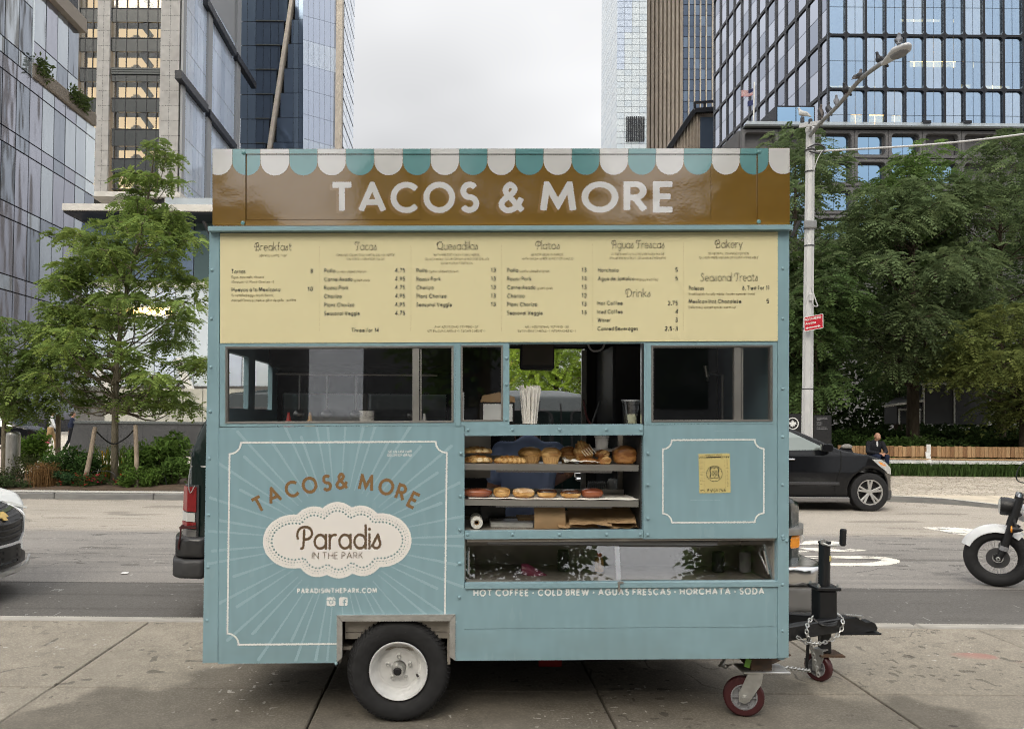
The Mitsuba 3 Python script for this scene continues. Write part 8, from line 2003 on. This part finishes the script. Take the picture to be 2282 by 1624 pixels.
# pigeons
mat('m_pigeon_grey', (.14, .145, .16), .6); mat('m_pigeon_dark', (.03, .031, .036), .5); mat('m_pigeon_white', (.62, .62, .60), .6); mat('m_pigeon_brown', (.11, .09, .08), .6)
def pigeon(px, py, Y, face, pitch, body, wing, label, s=1.0, head=None):
    k = thing('pigeon', label, 'pigeon', 'pigeons on the lamp'); o = P(px, py, Y)
    T = tr(*o) @ rot((0, 0, 1), face) @ rot((0, 1, 0), -pitch) @ scl(s, s, s)
    b = body_of_bones([(((-.06, 0, .0), (.05, .045, .045)), ((.04, 0, .02), (.058, .055, .06))), (((.04, 0, .02), (.055, .05, .055)), ((.085, 0, .085), (.026, .026, .03))), (((.085, 0, .085), .027), ((.10, 0, .115), (.030, .026, .027))), (((-.06, 0, 0), (.045, .04, .03)), ((-.17, 0, -.035), (.03, .03, .008)))], .016, 4, 6)
    put('body', (xf(T, b.vertices), b.faces), body, k, smooth=True)
    for sgn_ in (1, -1):
        w = body_of_bones([(((.05, sgn_ * .045, .035), (.03, .012, .03)), ((-.06, sgn_ * .042, .02), (.04, .012, .034))), (((-.06, sgn_ * .042, .02), (.04, .010, .028)), ((-.15, sgn_ * .015, -.01), (.02, .006, .01)))], .02, 3, 6); put('wing', (xf(T, w.vertices), w.faces), wing, k, smooth=True)
    put('beak', MB().tube([(.125, 0, .113), (.148, 0, .106)], [.008, .002], 6, T), 'm_pigeon_dark', k)
    put('legs', MB().tube([(.01, .02, -.03), (.02, .02, -.085)], .006, 5, T).tube([(.01, -.02, -.03), (.02, -.02, -.085)], .006, 5, T), 'm_maroon', k)
pigeon(2003, 94, 14.0, 60, 18, 'm_pigeon_grey', 'm_pigeon_dark', 'grey pigeon standing on top of the lamp head, highest of all', 1.15)
pigeon(1962, 137, 14.75, 200, 10, 'm_pigeon_dark', 'm_pigeon_dark', 'black pigeon at the joint of arm and lamp head', 1.05)
pigeon(1913, 171, 15.5, 25, 15, 'm_pigeon_brown', 'm_pigeon_dark', 'brownish pigeon halfway up the arm, tail to the left')
pigeon(1886, 203, 15.95, 215, 5, 'm_pigeon_dark', 'm_pigeon_dark', 'hunched black pigeon with its tail to the right, mid arm')
pigeon(1864, 229, 16.5, 70, 30, 'm_pigeon_grey', 'm_pigeon_grey', 'light grey barred pigeon above the black bird on the lower arm')
pigeon(1846, 246, 17.0, 100, 45, 'm_pigeon_dark', 'm_pigeon_dark', 'black upright pigeon at the low end of the arm')
pigeon(1828, 252, 17.8, 95, 55, 'm_pigeon_brown', 'm_pigeon_dark', 'dark pigeon on the right photocell beside the pole top')
pigeon(1789, 255, 18.2, 175, 8, 'm_pigeon_white', 'm_pigeon_white', 'white pigeon on the left photocell of the pole top')
# bench
mat('m_bench_wood', {'type': 'proc', **{k: v for k, v in mikit.proc(lambda p, n, uv: mixc(C3(.26, .155, .075), C3(.44, .29, .155), F(p.x * 1.1, p.y * 1.1, 1.0) * .5 + .5 * F(p.x * 30, p.y * 30, p.z * 3))).items() if k != 'type'}}, .6)
for i_, c_ in enumerate(((.36, .215, .105), (.42, .27, .14), (.29, .165, .08), (.24, .13, .06))): mat(f'm_slat_{i_}', {'type': 'proc', **{k: v for k, v in mikit.proc((lambda cc: lambda p, n, uv: C3(*cc) * (.75 + .45 * F(p.x * 40, p.y * 40, p.z * 3)))(c_)).items() if k != 'type'}}, .6)
BN = thing('park_bench', 'long bench with an upright slatted wooden back on a pale steel frame', 'bench')
YB_ = 24.4; bz0, bz1 = PZ(1017 - 8, YB_, 1010), PZ(993 - 8, YB_, 1010)
x = PX(1868, YB_); i = 0; xe = PX(2420, YB_)
while x < xe:
    w = .118; q = YB_ - .00012 * (x - 14) ** 2
    put('back_slat', MB().box(x, x + w, q, q + .04, bz0 + float(rng.normal(0, .004)), bz1 + float(rng.normal(0, .006)), tr(0, 0, 0), .006), f'm_slat_{int(rng.integers(0, 4)) if rng.uniform() < .5 else int(rng.integers(0, 2))}', BN); x += w + .012
for j in range(4): put('seat_slat', MB().box(PX(1868, YB_), xe, YB_ - .10 - .11 * j, YB_ - .005 - .11 * j, .435, .475, None, .006), 'm_bench_wood', BN)
put('front_rail', MB().box(PX(1868, YB_), xe, YB_ - .52, YB_ - .46, PZ(1028 - 8, YB_ - .5, 1010) - .05, PZ(1028 - 8, YB_ - .5, 1010) + .05), 'm_white_plastic', BN)
put('back_rail', MB().box(PX(1868, YB_), xe, YB_ + .045, YB_ + .09, bz0 + .05, bz0 + .10), 'm_arm', BN)
for xx in (2067, 2330): put('steel_support', wall_box(xx - 4, 990, xx + 5, 1012, YB_, -.06, -.012), 'm_white_plastic', BN); put('steel_arm', MB().beam(P(xx, 1010, YB_ - .05), P(xx + 4, 1034, YB_ - .55), .12, .1), 'm_white_plastic', BN); put('leg', MB().box(PX(xx, YB_), PX(xx + 4, YB_), YB_ - .3, YB_ - .2, 0, .42), 'm_arm', BN)
# seated man on the bench
k = thing('person', 'bald man in a dark suit sitting bowed on the bench', 'person')
mx, my = PX(1948, 24.0), 23.95; st = .48
def VV(x, y, z): return np.array([mx + x, my + y, z])
tor = [((VV(0, .1, st + .10), (.19, .15, .12)), (VV(0, .02, st + .38), (.21, .14, .14))), ((VV(0, .02, st + .38), (.21, .13, .12)), (VV(0, -.04, st + .50), (.12, .09, .06)))]
for s in (-1, 1): tor += [((VV(s * .20, -.02, st + .44), .075), (VV(s * .27, -.10, st + .20), .06)), ((VV(s * .27, -.10, st + .20), .058), (VV(s * .08, -.36, st + .16), .042))]
put('jacket', body_of_bones(tor, .03, 5, 8), 'm_dark_cloth', k, smooth=True)
put('shirt', body_of_bones([((VV(0, -.10, st + .50), (.035, .03, .02)), (VV(0, -.13, st + .36), (.018, .02, .02)))], .02, 2), 'm_white_shirt', k, smooth=True)
hc2 = VV(0, -.14, st + .66)
put('head', body_of_bones([((VV(0, -.06, st + .50), .055), (VV(0, -.10, st + .58), .055)), ((hc2, (.078, .09, .095)), (hc2 + [0, -.05, -.07], (.055, .055, .045))), ((hc2 + [0, -.095, -.02], .016), (hc2 + [0, -.105, -.045], .018)), ((hc2 + [.078, .01, -.02], (.01, .02, .03)), (hc2 + [.08, .01, -.015], (.01, .02, .03))), ((hc2 + [-.078, .01, -.02], (.01, .02, .03)), (hc2 + [-.08, .01, -.015], (.01, .02, .03)))], .016, 4, 8), 'm_skin', k, smooth=True)
hb = []
for s in (-1, 1): hb += hand(VV(s * .07, -.37, st + .16), (-s * .5, -.7, -.2), (0, 0, -1), 1.0, .9)
put('hands', body_of_bones(hb, .012, 3, 6), 'm_skin', k, smooth=True)
lg = []
for s in (-1, 1): lg += [((VV(s * .10, .08, st + .06), .10), (VV(s * .13, -.42, st + .06), .075)), ((VV(s * .13, -.42, st + .06), .07), (VV(s * .13, -.40, .10), .05))]
put('trousers', body_of_bones(lg, .03, 4), 'm_navy', k, smooth=True)
for s in (-1, 1): put('shoe', body_of_bones([((VV(s * .13, -.38, .05), .045), (VV(s * .14, -.58, .045), .04))], .02, 3), 'm_black', k, smooth=True)
c = P(1884, 1010, 24.1); k = thing('backpack', 'dark backpack standing on the bench left of the seated man', 'backpack'); c[2] = .48
put('bag', lump(c, .22, .14, .24, 3, .06, 2, 3), 'm_dark_cloth', k, smooth=True); put('flap', lump(c + [0, -.08, .28], .16, .10, .09, 4, .06, 2, 3), 'm_hair_grey', k, smooth=True)
# park signs
k = thing('park_sign', 'black park sign with a white ring and maple leaf, partly behind the trailer', 'sign'); Y_ = 22.0
put('panel', wall_box(1735, 922, 1786, 1060, Y_, 0, .1), 'm_black', k)
lc = (1766.5, 943.5); ring = Point(lc).buffer(13.5, 24).difference(Point(lc).buffer(11.3, 24))
lf = [(0, 9), (-1.2, 5), (-5.5, 6.5), (-4.5, 3.5), (-9, .5), (-7, -.5), (-7.6, -3.5), (-4.6, -2.8), (-3.8, -4), (-2.4, -1.5), (-2.8, -6), (-1.2, -5.2), (0, -8.5), (1.2, -5.2), (2.8, -6), (2.4, -1.5), (3.8, -4), (4.6, -2.8), (7.6, -3.5), (7, -.5), (9, .5), (4.5, 3.5), (5.5, 6.5), (1.2, 5)]
leaf_ = Polygon([(lc[0] + a, lc[1] + b) for a, b in lf]); mbk = MB(); onface(mbk, unary_union([ring, leaf_.buffer(0)]), .001, .006, Y_); put('emblem', mbk, 'm_white_print', k, kind='stuff')
k = thing('info_panel', 'black information panel with small white lines of text behind the car', 'sign')
put('panel', wall_box(1815, 925, 1853, 1060, Y_ + .5, 0, .1), 'm_black', k); mbk = MB()
for i, (yy, w) in enumerate(((930, 24), (933, 24), (936, 8), (940, 10), (943, 12), (946, 10), (952, 22), (956, 24))): onface(mbk, sbox(1820, yy, 1820 + w, yy + .9), .001, .004, Y_ + .5)
put('text_line', mbk, 'm_grey_plastic', k, kind='stuff')
# bollards
for x0, x1, y0, Yb, lb in ((14, 44, 961, 19.0, 'brushed steel bollard among the shrubs at left'),):
    c = P((x0 + x1) / 2, 1000, Yb); r = (PX(x1, Yb) - PX(x0, Yb)) / 2; h = P(28, y0, Yb)[2]
    put('steel_bollard', MB().lathe([(r, -.02), (r, h - .1), (r * .97, h - .05), (r * .85, h - .02), (r * .5, h), (0, h)], tr(c[0], c[1], 0), 32), 'm_steel', label=lb, cat='bollard', smooth=40)
# walkers on the plaza
def walker(label, px, Y, H_, shirt, pants, hair, pack, stride, face, extra=None):
    k = thing('person', label, 'person'); x, y = PX(px, Y, 980), Y; s = H_ / 1.75
    R_ = tr(x, y, 0) @ rot((0, 0, 1), face) @ scl(s, s, s)
    def pb(bones, m, nm, ln=.03): t = body_of_bones(bones, ln, 5, 8); put(nm, (xf(R_, t.vertices), t.faces), m, k, smooth=True)
    V3 = lambda a, b, c: np.array([a, b, c], float)
    tb = [((V3(0, 0, .98), (.11, .16, .08)), (V3(.03, 0, 1.22), (.11, .17, .12))), ((V3(.03, 0, 1.22), (.11, .18, .12)), (V3(.04, 0, 1.42), (.08, .13, .06)))]
    for q in (-1, 1): tb += [((V3(.04, q * .20, 1.40), .065), (V3(.04 - q * .12, q * .25, 1.12), .05)), ((V3(.04 - q * .12, q * .25, 1.12), .048), (V3(.12 - q * .16, q * .24, .90), .036))]
    pb(tb, shirt, 'shirt')
    pb([((V3(.05, 0, 1.44), .055), (V3(.06, 0, 1.54), .055)), ((V3(.07, 0, 1.62), (.095, .075, .11)), (V3(.10, 0, 1.56), (.05, .05, .06))), ((V3(.165, 0, 1.60), .014), (V3(.17, 0, 1.58), .012))], 'm_skin', 'head', .02)
    pb([((V3(.05, 0, 1.66), (.10, .085, .085)), (V3(.03, 0, 1.62), (.09, .085, .09)))], hair, 'hair', .025)
    hs = []
    for q in (-1, 1): hs += hand(V3(.12 - q * .16, q * .24, .90), (.1, 0, -1), (0, -q, 0), 1.0, .6)
    pb(hs, 'm_skin', 'hands', .014)
    lb_ = [((V3(0, -.08, .96), .12), (V3(0, .08, .96), .12))]
    for q in (-1, 1): kx = q * stride; lb_ += [((V3(0, q * .09, .92), .10), (V3(kx * .55 + .05, q * .09, .50), .072)), ((V3(kx * .55 + .05, q * .09, .50), .07), (V3(kx - .06, q * .09, .10), .05))]
    pb(lb_, pants, 'trousers')
    for q in (-1, 1): pb([((V3(q * stride - .06, q * .09, .05), .045), (V3(q * stride + .12, q * .09, .04), .04))], 'm_black', 'shoe', .02)
    if pack: pb([((V3(-.14, 0, 1.05), (.10, .15, .12)), (V3(-.12, 0, 1.30), (.09, .14, .12)))], pack, 'backpack'); pb([((V3(.02, .12, 1.44), .02), (V3(.10, .13, 1.2), .018))], pack, 'strap', .02)
    return k
walker('man in a white shirt and khaki trousers walking with a black backpack', 112, 33.0, 1.76, 'm_white_shirt', 'm_khaki', 'm_hair_brown', 'm_dark_cloth', .26, 20)
walker('person in navy clothes walking beyond the wooden post', 158, 34.0, 1.70, 'm_navy', 'm_dark_cloth', 'm_hair_brown', None, .22, 30)
mat('m_pink', (.55, .10, .16), .8)
put('pink_bag', lump(P(101, 985, 32.6) - [0, 0, .1], .16, .12, .20, 5, .1, 2, 2), 'm_pink', label='pink bag carried beside the man in the white shirt', cat='bag', smooth=True)
